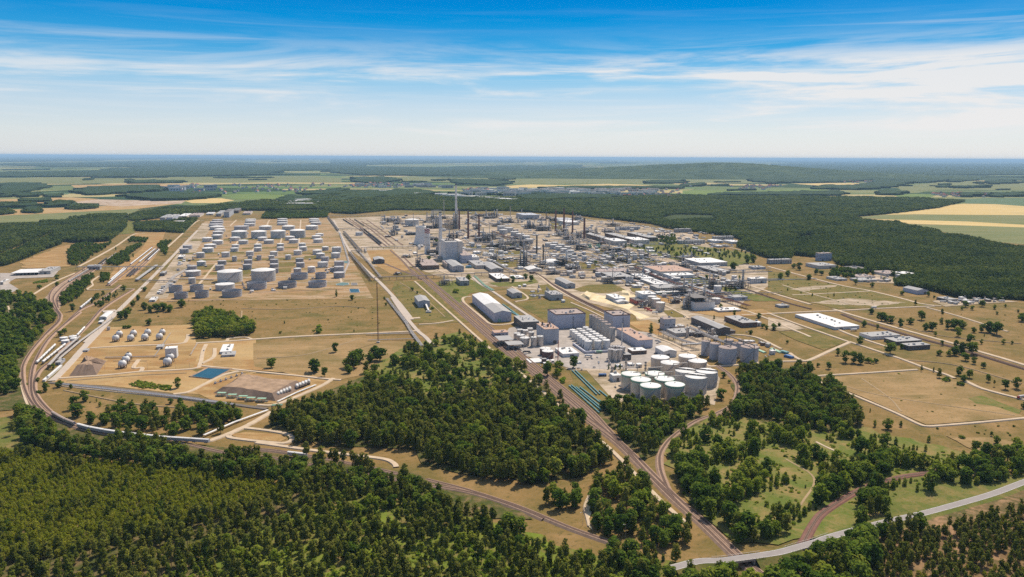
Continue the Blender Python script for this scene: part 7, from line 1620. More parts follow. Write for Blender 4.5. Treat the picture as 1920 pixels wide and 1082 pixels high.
wood('brown yard scrub', 'A', [(950, 300), (990, 265), (1110, 275), (1090, 300)], 9, {'broad': 3}, (.6, .9), 1, 60, seed=30)
wood('grove at the tank farm corner', 'A', [(1170, 350), (1200, 300), (1300, 290), (1260, 350), (1240, 390)], 9, {'broad': 3}, (.6, .9), 1, 60, seed=31)
for nm, poly in [('bush row', [(240, 600), (350, 578), (360, 600), (250, 608)]), ('reeds by the pond', [(960, 650), (1040, 615), (1150, 640), (1290, 660), (1280, 690), (1050, 675)])]:
    wood('scrub near the pond' if 'reed' in nm else 'scrub at the left station', 'F' if 'reed' in nm else 'A', poly, 4, {'lbush': 3, 'bush': 1}, (.8, 1.3), 1, 40, seed=32)
wood('refinery scrub', 'D', [(880, 600), (1100, 560), (1240, 600), (1440, 690), (1340, 700), (1200, 660)], 14, {'lbush': 4, 'sap': 1, 'bush': 2}, (.6, 1.2), .6, 50, seed=33)
wood('trees of the office quarter', 'D', [(560, 330), (800, 330), (1100, 350), (1280, 360), (1480, 380), (1480, 440), (1300, 420), (1000, 400), (760, 380)], 22, {'broad': 4, 'light': 1.5, 'dsap': 1}, (.6, 1.0), .75, 90, seed=34)
wood('trees of the office quarter', 'D', [(740, 260), (900, 250), (930, 310), (860, 320), (760, 290)], 13, {'broad': 4, 'light': 1.5}, (.7, 1.0), .8, 90, seed=35)
wood('trees of the depot', 'E', [(430, 640), (520, 580), (640, 600), (830, 590), (860, 610), (680, 640), (660, 650), (480, 640)], 11, {'broad': 5}, (.8, 1.1), .85, 90, seed=36)
wood('scrub of the empty lots', 'E', [(0, 600), (560, 700), (1000, 840), (520, 860), (0, 740)], 26, {'bush': 4, 'lbush': 2, 'dsap': .7}, (.6, 1.2), .6, 60, seed=37)
wood('rear wood beside the tank farm', 'B', [(880, 140), (900, 110), (1080, 100), (1440, 100), (1430, 130), (1100, 140)], 9, {'broad': 3}, (.8, 1.0), .9, 60, seed=38)
wood('undergrowth of the lower right glade', 'X', [(1255, 850), (1300, 795), (1480, 790), (1700, 840), (1880, 860), (1750, 915), (1560, 960), (1420, 1015), (1320, 985)], 6, {'lbush': 5, 'bush': 1, 'sap': 1}, (.5, 1.2), .42, 30, seed=71)
wood('undergrowth above the middle forest', 'X', [(640, 740), (725, 685), (815, 632), (900, 645), (1000, 715), (880, 735), (760, 735)], 7, {'lbush': 4, 'bush': 2, 'sap': 1}, (.6, 1.3), .5, 35, seed=72)
# sparse tussock bushes on the dry fields
for c, poly, s in [('J', [(360, 530), (1110, 465), (1640, 640), (1920, 800), (1190, 870)], 34), ('B', [(60, 860), (1560, 790), (1750, 830), (1800, 1060), (700, 1060), (300, 940)], 34), ('G', [(700, 0), (1290, 20), (1450, 230), (700, 280)], 34), ('J', [(900, 0), (1920, 0), (1920, 250), (1400, 240), (900, 70)], 36),
                   ('N', [(1130, 80), (1920, 40), (1920, 260), (1300, 200)], 18), ('F', [(560, 700), (1700, 830), (1600, 880), (700, 900), (480, 800)], 20), ('C', [(400, 800), (680, 800), (850, 1060), (560, 1070)], 30), ('N', [(150, 200), (560, 160), (700, 260), (480, 560), (250, 600), (100, 420)], 13), ('A', [(900, 690), (1400, 720), (1900, 740), (1900, 860), (1000, 870)], 30)]:
    wood('dry meadows', c, poly, s, {'bush': 3, 'lbush': 1.3, 'dsap': .25}, (.35, 1.0), .55, 70, seed=40 + int(s))

# single trees read off the photograph: (crop, x, foot y, height in crop pixels, kind)
LONE = [('tree in the pink field', [('G', 436, 518, 75, 'broad'), ('G', 763, 552, 108, 'broad'), ('G', 833, 585, 75, 'broad'), ('G', 917, 402, 72, 'broad'), ('G', 1055, 520, 125, 'broad'), ('G', 1090, 480, 100, 'broad'), ('G', 1018, 560, 70, 'broad'), ('G', 1150, 560, 90, 'pine'), ('G', 1175, 480, 80, 'broad'), ('G', 1250, 465, 100, 'broad'), ('G', 1210, 440, 90, 'broad'), ('G', 1465, 382, 68, 'broad'), ('G', 1010, 520, 90, 'broad')]),
        ('bush in the brown meadow', [('G', 800, 255, 55, 'bush'), ('G', 505, 262, 22, 'bush'), ('G', 750, 248, 22, 'lbush'), ('B', 1512, 808, 62, 'dsap'), ('B', 1648, 835, 42, 'dsap'), ('B', 185, 898, 72, 'broad'), ('B', 30, 925, 70, 'broad'), ('B', 85, 930, 60, 'broad'), ('B', 1370, 1075, 40, 'lbush')]),
        ('tree near the left avenue', [('A', 1085, 805, 60, 'broad'), ('A', 1125, 825, 55, 'broad'), ('A', 1178, 820, 65, 'broad'), ('A', 1225, 815, 60, 'broad'), ('A', 1270, 820, 55, 'broad'), ('A', 995, 780, 50, 'broad'), ('A', 1035, 735, 45, 'broad'), ('A', 1083, 665, 38, 'broad'), ('A', 927, 662, 45, 'broad'), ('A', 545, 815, 58, 'broad'), ('A', 905, 880, 70, 'broad'), ('A', 945, 870, 72, 'broad'), ('A', 965, 830, 50, 'broad'), ('A', 428, 630, 40, 'broad'), ('A', 430, 580, 40, 'broad'), ('A', 300, 645, 36, 'bush'), ('A', 1240, 395, 48, 'broad'), ('A', 870, 360, 30, 'dsap'), ('A', 1000, 410, 30, 'dsap'), ('A', 485, 985, 45, 'broad'), ('A', 452, 1005, 45, 'broad'), ('A', 955, 945, 38, 'bush'), ('A', 1115, 920, 55, 'broad')]),
        ('tree around the sphere yard', [('F', 157, 420, 52, 'broad'), ('F', 282, 625, 38, 'broad'), ('F', 342, 700, 75, 'broad'), ('F', 440, 665, 55, 'broad'), ('F', 533, 675, 36, 'broad'), ('F', 398, 530, 42, 'broad'), ('F', 1335, 672, 82, 'broad'), ('F', 560, 830, 100, 'broad'), ('F', 640, 770, 90, 'broad'), ('F', 575, 890, 100, 'broad'), ('F', 680, 935, 90, 'broad'), ('F', 790, 940, 90, 'broad'), ('F', 865, 960, 110, 'broad'), ('F', 1352, 795, 55, 'broad'), ('F', 1278, 788, 40, 'broad'), ('F', 1575, 815, 30, 'broad'), ('F', 750, 810, 40, 'sap'), ('F', 725, 775, 30, 'sap'), ('F', 1695, 915, 115, 'broad'), ('F', 1790, 910, 100, 'broad'), ('F', 1610, 945, 110, 'broad'), ('F', 100, 1030, 110, 'old'), ('F', 290, 710, 30, 'bush')]),
        ('tree beside the silo plant', [('H', 903, 680, 92, 'broad'), ('H', 705, 745, 120, 'broad'), ('H', 790, 722, 95, 'broad'), ('H', 780, 752, 70, 'light'), ('H', 820, 790, 48, 'lbush'), ('H', 1480, 420, 75, 'pine'), ('H', 1165, 690, 35, 'dsap'), ('H', 1215, 692, 40, 'dsap'), ('H', 1250, 688, 42, 'dsap'), ('H', 485, 765, 60, 'broad'), ('I', 580, 330, 90, 'pine'), ('I', 1210, 905, 95, 'broad'), ('I', 1725, 640, 100, 'broad'), ('I', 1895, 600, 50, 'broad'), ('I', 1230, 710, 50, 'broad'), ('I', 1285, 760, 36, 'bush'), ('I', 1475, 325, 48, 'broad'), ('I', 1585, 265, 42, 'broad'), ('I', 1620, 278, 40, 'broad'), ('I', 1682, 282, 52, 'broad'), ('I', 1735, 248, 30, 'broad'), ('I', 1330, 152, 48, 'broad'), ('I', 1550, 178, 50, 'broad'), ('I', 1145, 195, 45, 'pine'), ('I', 1805, 405, 32, 'broad'), ('I', 650, 215, 30, 'pine')]),
        ('tree in the right meadow', [('J', 775, 35, 45, 'broad'), ('J', 850, 88, 68, 'broad'), ('J', 885, 92, 55, 'broad'), ('J', 920, 103, 55, 'broad'), ('J', 995, 135, 70, 'broad'), ('J', 1065, 112, 52, 'broad'), ('J', 1150, 80, 72, 'broad'), ('J', 1180, 162, 62, 'broad'), ('J', 1230, 162, 70, 'broad'), ('J', 1300, 110, 50, 'dsap'), ('J', 1345, 148, 70, 'broad'), ('J', 1400, 152, 82, 'broad'), ('J', 1455, 140, 65, 'broad'), ('J', 1425, 205, 75, 'light'), ('J', 1255, 200, 35, 'light'), ('J', 1302, 75, 78, 'old'), ('J', 1545, 175, 45, 'broad'), ('J', 1600, 170, 72, 'broad'), ('J', 1660, 175, 85, 'broad'), ('J', 1715, 192, 100, 'broad'), ('J', 1515, 255, 70, 'broad'), ('J', 1410, 290, 62, 'broad'), ('J', 1455, 335, 90, 'broad'), ('J', 1530, 340, 100, 'broad'), ('J', 1400, 345, 70, 'broad'), ('J', 1355, 350, 45, 'light'), ('J', 1480, 385, 60, 'broad'), ('J', 1545, 410, 52, 'broad'), ('J', 1615, 440, 45, 'broad'), ('J', 1280, 345, 45, 'broad'), ('J', 1305, 272, 42, 'broad'), ('J', 1765, 262, 40, 'light'), ('J', 1830, 262, 30, 'broad'), ('J', 1600, 262, 40, 'light'), ('J', 1430, 495, 80, 'broad'), ('J', 1510, 515, 65, 'broad'), ('J', 1650, 545, 62, 'broad'), ('J', 1780, 600, 75, 'broad'), ('J', 1865, 595, 85, 'broad'), ('J', 1900, 95, 50, 'broad'), ('J', 1695, 580, 50, 'old')]),
        ('tree along the meadow path', [('J', 915, 335, 88, 'broad'), ('J', 690, 262, 62, 'broad'), ('J', 820, 148, 36, 'broad'), ('J', 718, 130, 48, 'broad'), ('J', 1000, 298, 42, 'broad'), ('J', 895, 262, 32, 'broad'), ('J', 1150, 468, 50, 'pine'), ('J', 1240, 470, 38, 'pine'), ('J', 1285, 515, 75, 'pine'), ('J', 1342, 540, 42, 'bush'), ('J', 1465, 540, 55, 'broad'), ('J', 1445, 575, 45, 'bush'), ('J', 580, 400, 90, 'broad'), ('J', 640, 402, 85, 'broad'), ('J', 695, 410, 90, 'broad'), ('J', 760, 402, 52, 'bush'), ('J', 522, 345, 55, 'broad'), ('J', 810, 400, 40, 'bush'), ('J', 455, 448, 55, 'broad'), ('J', 375, 432, 30, 'broad'), ('J', 300, 470, 75, 'pine'), ('J', 245, 482, 55, 'pine'), ('J', 235, 420, 42, 'broad'), ('J', 75, 450, 85, 'broad'), ('J', 40, 145, 40, 'broad'), ('J', 80, 128, 30, 'broad'), ('J', 1920, 745, 50, 'broad'), ('J', 765, 770, 30, 'dsap'), ('J', 995, 880, 45, 'dsap'), ('J', 895, 900, 85, 'broad'), ('J', 800, 880, 55, 'sap'), ('J', 1205, 995, 50, 'sap'), ('J', 1450, 970, 35, 'bush'), ('J', 1555, 1070, 90, 'broad'), ('J', 1715, 1010, 70, 'broad'), ('J', 1675, 950, 36, 'broad'), ('J', 1715, 1075, 70, 'broad'), ('J', 1870, 1040, 80, 'light')]),
        ('tree by the upper right road', [('E', 93, 655, 50, 'light'), ('E', 147, 635, 48, 'light'), ('E', 310, 655, 40, 'broad'), ('E', 655, 695, 45, 'broad'), ('E', 780, 715, 40, 'broad'), ('E', 1105, 850, 42, 'pine'), ('E', 1003, 772, 36, 'broad'), ('E', 1480, 865, 50, 'broad'), ('E', 1605, 860, 50, 'broad'), ('E', 1455, 885, 30, 'light'), ('E', 1530, 885, 34, 'light'), ('E', 1700, 880, 36, 'light'), ('E', 1780, 865, 26, 'light'), ('E', 1715, 920, 24, 'broad'), ('E', 1905, 965, 60, 'broad'), ('E', 1875, 905, 24, 'broad'), ('E', 235, 585, 55, 'broad'), ('E', 190, 570, 36, 'broad'), ('E', 360, 620, 44, 'broad'), ('E', 400, 625, 36, 'broad'), ('E', 550, 560, 36, 'broad'), ('E', 870, 670, 30, 'broad'), ('E', 945, 672, 34, 'broad'), ('E', 1200, 785, 40, 'broad'), ('E', 1245, 800, 24, 'broad'), ('E', 1745, 815, 48, 'broad'), ('E', 1815, 805, 40, 'broad')]),
        ('tree in the refinery', [('C', 953, 785, 48, 'light'), ('C', 1385, 772, 42, 'broad'), ('C', 1425, 790, 48, 'broad'), ('C', 1285, 800, 50, 'broad'), ('C', 1197, 795, 34, 'pine'), ('C', 1180, 522, 26, 'broad'), ('C', 1320, 540, 36, 'light'), ('C', 1270, 540, 26, 'light'), ('C', 860, 875, 40, 'lbush'), ('C', 82, 930, 38, 'broad'), ('C', 532, 862, 28, 'broad'), ('C', 568, 882, 20, 'broad'), ('C', 335, 972, 26, 'broad'), ('C', 322, 930, 26, 'broad'), ('C', 715, 502, 26, 'broad'), ('C', 655, 640, 40, 'broad'), ('C', 680, 1000, 22, 'bush'), ('D', 305, 470, 38, 'light'), ('D', 450, 420, 40, 'light'), ('D', 420, 425, 30, 'light'), ('D', 1340, 505, 60, 'broad'), ('D', 1445, 455, 70, 'broad'), ('D', 1490, 450, 60, 'broad'), ('D', 1690, 575, 50, 'light'), ('D', 1748, 555, 48, 'light'), ('D', 1280, 668, 42, 'pine'), ('D', 1320, 665, 36, 'pine'), ('D', 1355, 668, 36, 'pine'), ('D', 1140, 580, 40, 'broad'), ('D', 1228, 585, 34, 'pine'), ('D', 1245, 800, 45, 'broad'), ('D', 915, 415, 45, 'light'), ('D', 1040, 405, 45, 'light'), ('D', 1250, 440, 36, 'broad'), ('D', 530, 345, 36, 'pine'), ('D', 785, 900, 26, 'broad'), ('D', 1905, 580, 40, 'broad'), ('D', 1385, 575, 30, 'light')])]
WORDH = {'broad': 'round dark green', 'light': 'light green', 'pine': 'dark pointed', 'dsap': 'small dark', 'sap': 'small light green', 'bush': 'low dark', 'lbush': 'low bright green', 'old': 'thin airy'}


def plant(key, x, y, s, sw, label, group, share, parts, at=None):
    nm, cat, h, vs = SPEC[key]; v = random.choice(vs)
    if parts:
        t = empty(nm, (x, y, 0), random.uniform(0, 6.28)); t.scale = (s * sw, s * sw, s)
        for me in v[:2]:
            o = bpy.data.objects.new(me.name.split('.')[0], me); COL.objects.link(o); o.parent = t
    else:
        t = bpy.data.objects.new(nm, v[2]); COL.objects.link(t); t.location = (x, y, 0); t.rotation_euler.z = random.uniform(0, 6.28); t.scale = (s * sw, s * sw, s)
    tag(t, label, cat, group, at=Vector((x, y, 0)), share=share); return t


nlone = 0
for region, lst in LONE:
    for c, x, y, hp, key in lst:
        p = T(c, x, y); h = hp / CROPS[c][2] * mpp(p) * 1.04; s = h / SPEC[key][2]; nm, cat = SPEC[key][:2]; nlone += 1
        rg = region.replace('tree ', '').replace('bush ', '')
        plant(key, p.x, p.y, s, {'broad': 1.15, 'light': 1.1}.get(key, 1.0) * random.uniform(.75, 1.3), '%s %s standing apart %s' % (WORDH[key], 'bush' if cat == 'bush' else 'tree', rg), 'scattered trees', False, p.y < 1500)
# which forest trees become things of their own: the ones that show largest
inf = []
for i, (x, y, key, s, rg) in enumerate(PTS):
    u, v, d = proj(Vector((x, y, 0))); h = SPEC[key][2] * s
    u2, v2, _ = proj(Vector((x, y, h)))
    inf.append((h / d if 0 < u < 1920 and v2 < 1070 and v > 0 else 0, i))
inf.sort(reverse=True)
quota = {'pine': 270, 'young': 270, 'broad': 150, 'sapling': 200, 'bush': 240}
cls = lambda k: {'pine': 'pine', 'old': 'pine', 'young': 'young', 'broad': 'broad', 'light': 'broad', 'sap': 'sapling', 'dsap': 'sapling'}.get(k, 'bush')
chosen = set()
for sz, i in inf:
    c = cls(PTS[i][2])
    if sz > 0 and quota[c] > 0: quota[c] -= 1; chosen.add(i)
protos = {}
order = sorted(chosen)
for i in order:
    x, y, key, s, rg = PTS[i]; nm, cat, h, vs = SPEC[key]
    # one of each form stands as a single mesh, and the massed forest repeats its shape
    need = [j for j in range(len(vs)) if (key, j) not in protos]
    if need:
        o = bpy.data.objects.new(nm, vs[need[0]][2]); COL.objects.link(o); o.location = (x, y, 0); o.rotation_euler.z = i % 6; o.scale = (s, s, s); protos[(key, need[0])] = o
        tag(o, '%s %s in the %s' % (WORDH.get(key, 'olive young'), cat, rg), cat, '%ss of the %s' % (cat, rg), at=Vector((x, y, 0)), share=True)
    else:
        big = y < 1150 and key not in ('bush', 'lbush')
        plant(key, x, y, s, random.uniform(.9, 1.15), '%s %s in the %s' % (WORDH.get(key, 'olive young'), cat, rg), '%ss of the %s' % (cat, rg), True, big)


def massed(name, label, rows, objs, cat):
    """one object: points carrying a tree each (the rest of the wood)"""
    me = bpy.data.meshes.new(name); n = len(rows); me.vertices.add(n)
    A_ = np.array(rows, np.float32); co = np.zeros((n, 3), np.float32); co[:, :2] = A_[:, :2]; me.vertices.foreach_set('co', co.ravel())
    for k, col in (('tree_width', 2), ('tree_height', 3), ('turn', 4)):
        a = me.attributes.new(k, 'FLOAT', 'POINT'); a.data.foreach_set('value', np.ascontiguousarray(A_[:, col]))
    a = me.attributes.new('form', 'INT', 'POINT'); a.data.foreach_set('value', A_[:, 5].astype(np.int32))
    o = bpy.data.objects.new(name, me); COL.objects.link(o)
    ng = bpy.data.node_groups.new(name, 'GeometryNodeTree'); ng.interface.new_socket('Geometry', in_out='INPUT', socket_type='NodeSocketGeometry'); ng.interface.new_socket('Geometry', in_out='OUTPUT', socket_type='NodeSocketGeometry')
    N = ng.nodes; gi = N.new('NodeGroupInput'); go = N.new('NodeGroupOutput'); ip = N.new('GeometryNodeInstanceOnPoints'); g2 = N.new('GeometryNodeGeometryToInstance')
    for ob in reversed(objs):
        oi = N.new('GeometryNodeObjectInfo'); oi.transform_space = 'ORIGINAL'; oi.inputs['Object'].default_value = ob; oi.inputs['As Instance'].default_value = True; jn = None
        ng.links.new(oi.outputs['Geometry'], g2.inputs[0]) if False else None
        N[oi.name].label = ob.name
    jg = N.new('GeometryNodeJoinGeometry')
    for nd in [q for q in N if q.type == 'OBJECT_INFO']: ng.links.new(nd.outputs['Geometry'], jg.inputs[0])

    def att(nm, tp='FLOAT'):
        q = N.new('GeometryNodeInputNamedAttribute'); q.data_type = tp; q.inputs['Name'].default_value = nm; return q.outputs['Attribute']
    cx = N.new('ShaderNodeCombineXYZ'); w_ = att('tree_width'); ng.links.new(w_, cx.inputs[0]); ng.links.new(w_, cx.inputs[1]); ng.links.new(att('tree_height'), cx.inputs[2])
    cz = N.new('ShaderNodeCombineXYZ'); ng.links.new(att('turn'), cz.inputs[2])
    ip.inputs['Pick Instance'].default_value = True; ng.links.new(att('form', 'INT'), ip.inputs['Instance Index'])
    ng.links.new(gi.outputs[0], ip.inputs['Points']); ng.links.new(jg.outputs[0], ip.inputs['Instance']); ng.links.new(cx.outputs[0], ip.inputs['Scale']); ng.links.new(cz.outputs[0], ip.inputs['Rotation']); ng.links.new(ip.outputs[0], go.inputs[0])
    md = o.modifiers.new('massed_trees', 'NODES'); md.node_group = ng
    tag(o, label, cat, kind='stuff'); return o


pk = sorted(protos); pobj = [protos[k] for k in pk]; by = {}
for j, k in enumerate(pk): by.setdefault(k[0], []).append(j)
rows = []
# geometry lists keep the order the links were joined in; every form of one kind is equally likely
for i, (x, y, key, s, rg) in enumerate(PTS):
    if i in chosen or key not in by: continue
    w = s * random.uniform(.88, 1.15); rows.append((x, y, w, s, random.uniform(0, 6.28), random.choice(by[key])))
massed('forest', 'the massed trees and bushes of the nearer woods', rows, pobj, 'forest')
print('trees', len(PTS), 'single', len(chosen), 'lone', nlone, 'massed', len(rows))
# ------------------------------------------------------------------ the great forest and other woods beyond two kilometres
FAR = [('X', [(590, 372), (640, 360), (760, 362), (850, 372), (1050, 372), (1280, 368), (1500, 370), (1700, 372), (1808, 378), (1760, 390), (1680, 400), (1602, 407), (1600, 412), (1680, 420), (1760, 438), (1840, 455), (1990, 482), (1990, 575), (1900, 562), (1810, 562), (1720, 540), (1700, 524), (1640, 512), (1570, 496), (1560, 486), (1475, 478), (1420, 460), (1370, 444), (1340, 440), (1250, 428), (1220, 420), (1150, 412), (1060, 402), (950, 396), (860, 396), (740, 394), (660, 402), (625, 400), (600, 392), (520, 394)]),
       ('A', [(0, 170), (240, 165), (360, 180), (400, 215), (330, 250), (180, 310), (0, 380)]), ('A', [(0, 430), (100, 370), (260, 310), (420, 240), (500, 220), (380, 270), (470, 310), (300, 370), (220, 410), (60, 470), (0, 480)]),
       ('A', [(300, 155), (480, 140), (720, 100), (945, 92), (940, 190), (890, 240), (820, 290), (620, 305), (420, 290), (400, 200), (330, 170)]), ('A', [(1020, 215), (1010, 160), (1250, 150), (1480, 130), (1380, 230), (1320, 225), (1180, 220)]), ('A', [(960, 130), (1000, 90), (1250, 50), (1500, 35), (1900, 0), (1990, -10), (2300, 5), (2500, 50), (1990, 62), (1700, 62), (1400, 90), (1100, 130), (1000, 140)]),
       ('A', [(160, 78), (190, 55), (290, 50), (320, 70), (270, 82)]), ('A', [(0, 60), (60, 50), (110, 85), (0, 95)]), ('A', [(510, 50), (600, 20), (730, 30), (720, 45), (560, 56)]), ('A', [(0, 10), (220, 0), (250, 25), (120, 35), (0, 35)]), ('A', [(370, 15), (440, -10), (560, 0), (500, 25), (400, 35)]),
       ('B', [(880, 138), (900, 105), (1060, 85), (1440, 80), (1440, 100), (1100, 105), (1000, 135)]), ('D', [(1360, 330), (1420, 295), (1560, 300), (1700, 330), (1790, 400), (1760, 430), (1600, 420), (1480, 380)]), ('E', [(940, 700), (1000, 650), (1200, 640), (1500, 650), (1990, 700), (1990, 790), (1850, 800), (1620, 790), (1400, 780), (1250, 740), (1100, 720)])]
frows = []
ck = np.random.default_rng(3)
HOLES = [[T('D', *q) for q in [(780, 120), (900, 90), (1180, 95), (1220, 140), (1040, 130), (860, 150)]], [T('E', *q) for q in [(200, 340), (330, 325), (330, 350), (230, 352)]]]
for c, poly in FAR:
    w = [T(c, *q) for q in poly]; P_ = np.array([(p.x, p.y) for p in w]); dmin, dmax = P_[:, 1].min(), P_[:, 1].max(); d = dmin
    while d < dmax:
        s = min(max(6.8, d / 340), 24); d2 = min(d * 1.12, dmax + 1); xs_ = np.arange(P_[:, 0].min(), P_[:, 0].max() + s, s); ys_ = np.arange(d, d2, s); gx, gy = np.meshgrid(xs_, ys_)
        X = gx.ravel() + ck.uniform(-.5, .5, gx.size) * s; Y = gy.ravel() + ck.uniform(-.5, .5, gx.size) * s; k = in_poly_np(X, Y, P_); X, Y = X[k], Y[k]
        vis = np.abs(X / np.maximum(Y, 1)) < .74; X, Y = X[vis], Y[vis]
        for hpoly in HOLES:
            if len(X): k = ~in_poly_np(X, Y, [(p.x, p.y) for p in hpoly]); X, Y = X[k], Y[k]
        k = clear_of(X, Y, 2); X, Y = X[k], Y[k]; st = clump(X, Y, 260, 77)
        for x, y, q in zip(X, Y, st): frows.append((x, y, s * ck.uniform(.95, 1.5), (11 + 7 * q) * ck.uniform(.75, 1.2), ck.uniform(0, 6.28), ck.integers(0, 4)))
        d = d2
fo = []
for v in range(4):
    r_ = frows.pop(len(frows) // 5 * (v + 1)); o = bpy.data.objects.new('forest_tree', fmesh[v]); COL.objects.link(o); o.location = (r_[0], r_[1], 0); o.scale = (r_[2], r_[2], r_[3]); fo.append(o); tag(o, 'dark tree standing in the great forest', 'tree', 'trees of the great forest', at=Vector((r_[0], r_[1], 0)), share=True)
massed('great_forest', 'the great dark forest behind and right of the refinery', frows, fo, 'forest'); print('far trees', len(frows))
# floors under the great forest
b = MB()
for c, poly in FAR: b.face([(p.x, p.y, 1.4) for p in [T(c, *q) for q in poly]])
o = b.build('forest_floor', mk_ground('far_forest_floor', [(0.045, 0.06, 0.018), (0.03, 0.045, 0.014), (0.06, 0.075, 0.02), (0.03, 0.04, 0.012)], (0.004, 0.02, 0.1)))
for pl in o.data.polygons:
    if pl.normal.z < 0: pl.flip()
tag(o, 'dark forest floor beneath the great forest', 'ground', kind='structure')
# ------------------------------------------------------------------ far country
M_fw = mk_ground('far_wood_canopy', [(0.030, 0.050, 0.016), (0.020, 0.036, 0.012), (0.045, 0.068, 0.02), (0.02, 0.03, 0.01)], (0.0012, 0.006, 0.03))
b = MB(); rs = random.Random(9)


def slab(c, poly, h=16, cl=18):
    w = [T(c, *q) for q in poly]; out = []
    for i, a in enumerate(w):
        e = w[(i + 1) % len(w)]; n = max(1, min(26, int((e - a).length / 60))); t = (e - a).normalized() if (e - a).length > 1 else Vector((1, 0, 0)); nr = Vector((-t.y, t.x, 0)); far = a.y
        for k in range(n):
            q = a.lerp(e, k / n); out.append(q + nr * rs.gauss(0, min(14 + far * .002, 60) if k else 0))
    if sum((out[i].x * out[(i + 1) % len(out)].y - out[(i + 1) % len(out)].x * out[i].y) for i in range(len(out))) < 0: out.reverse()
    hh = h * rs.uniform(.85, 1.15); n = len(out); k = len(b.v)
    b.v += [(p.x, p.y, 0) for p in out] + [(p.x, p.y, hh * rs.uniform(.7, 1.25)) for p in out]
    for i in range(n): j = (i + 1) % n; b.f.append((k + i, k + j, k + n + j, k + n + i)); b.m.append(0)
    b.f.append(tuple(range(k + n, k + 2 * n))); b.m.append(0)


for c, poly in [('O', [(-90, 66), (400, 68), (1000, 72), (2050, 77), (2050, 84), (1400, 90), (1100, 84), (600, 88), (300, 98), (-90, 102)]), ('O', [(-90, 112), (300, 108), (760, 98), (1150, 92), (1500, 112), (2050, 110), (2050, 148), (1600, 150), (1480, 176), (1100, 184), (700, 186), (300, 186), (-90, 188), (-90, 172), (140, 160), (560, 152), (620, 140), (820, 132), (640, 128), (300, 130), (0, 118)]),
                ('O', [(0, 226), (190, 222), (290, 240), (200, 262), (90, 280), (70, 300), (0, 302)]), ('O', [(490, 250), (700, 240), (900, 240), (910, 268), (620, 284), (480, 290), (400, 272)]), ('O', [(760, 292), (1040, 288), (1240, 292), (1220, 302), (1060, 318), (860, 322), (720, 305)]), ('O', [(100, 285), (230, 280), (220, 298), (110, 302)]), ('O', [(270, 290), (360, 288), (350, 300), (280, 302)]), ('O', [(270, 338), (390, 332), (380, 354), (290, 358)]), ('O', [(385, 352), (470, 342), (550, 352), (480, 368), (400, 370)]), ('O', [(0, 345), (190, 338), (180, 356), (0, 360)]), ('O', [(130, 380), (180, 366), (240, 374), (200, 392)]), ('O', [(110, 320), (260, 310), (280, 328), (120, 330)]),
                ('O', [(720, 214), (860, 206), (1040, 210), (1030, 220), (740, 224)]), ('O', [(1600, 300), (1920, 290), (1990, 330), (1800, 330), (1560, 330)]), ('O', [(1700, 272), (1920, 255), (1990, 285), (1700, 290)]),
                ('Q', [(-60, 76), (600, 80), (1100, 84), (1500, 88), (1500, 96), (900, 102), (400, 112), (-60, 118)]), ('Q', [(-60, 130), (150, 128), (500, 134), (900, 124), (1350, 120), (1380, 170), (1000, 178), (480, 180), (120, 178), (-60, 160)]), ('Q', [(60, 190), (240, 188), (330, 205), (200, 225), (60, 215)]), ('Q', [(600, 200), (900, 206), (960, 222), (880, 236), (640, 225)]), ('Q', [(0, 268), (420, 262), (560, 284), (300, 300), (0, 320)]), ('Q', [(640, 278), (1000, 282), (1150, 286), (980, 292), (640, 288)]), ('Q', [(980, 300), (1300, 288), (1600, 300), (1400, 316), (1050, 318)]), ('Q', [(1100, 250), (1250, 244), (1920, 242), (1920, 252), (1500, 256), (1200, 257)]), ('Q', [(1700, 212), (1920, 206), (1920, 222), (1720, 224)]),
                ('S', [(300, 86), (900, 92), (2050, 96), (2050, 102), (1200, 104), (600, 106)]), ('S', [(500, 112), (900, 106), (1400, 110), (2050, 112), (2050, 172), (1500, 178), (1100, 172), (500, 172)]), ('S', [(730, 255), (800, 235), (960, 240), (1120, 212), (1280, 196), (1460, 200), (1500, 210), (1280, 222), (1190, 244), (1000, 260)]), ('S', [(380, 198), (900, 196), (1080, 204), (900, 218), (500, 222), (390, 214)]), ('S', [(140, 285), (380, 278), (880, 268), (890, 292), (560, 294), (140, 294)]), ('S', [(1100, 270), (1270, 272), (1220, 288), (1110, 288)]), ('S', [(1720, 212), (1850, 206), (1870, 222), (1730, 228)]), ('S', [(1640, 220), (1700, 216), (1690, 226)]), ('S', [(1440, 230), (1490, 226), (1490, 246), (1440, 246)]), ('S', [(1510, 244), (1700, 236), (1700, 248), (1520, 250)]), ('S', [(1560, 284), (1680, 280), (1690, 298), (1570, 300)]), ('S', [(1730, 282), (1920, 276), (1920, 298), (1740, 300)]), ('S', [(0, 228), (120, 224), (110, 240), (0, 242)]), ('S', [(1500, 205), (1570, 203), (1560, 216), (1500, 216)])]: slab(c, poly)
for i in range(90):
    c = rs.choice('OQS'); x, y = rs.uniform(0, 1900), rs.choice([rs.uniform(196, 300), rs.uniform(80, 190)]); w = rs.uniform(20, 170) * (1 if y > 196 else 2); h = rs.uniform(2, 5) if y > 196 else rs.uniform(1.5, 3)
    if c == 'Q' and 225 < y or c == 'O' and x > 900 and y > 220 or c == 'S' and y > 290: continue
    slab(c, [(x, y), (x + w, y + rs.uniform(-5, 3)), (x + w, y + h), (x, y + h + 2)], 13)
o = b.build('far_woods', M_fw); tag(o, 'dark woods scattered over the far plain', 'woods', kind='stuff')
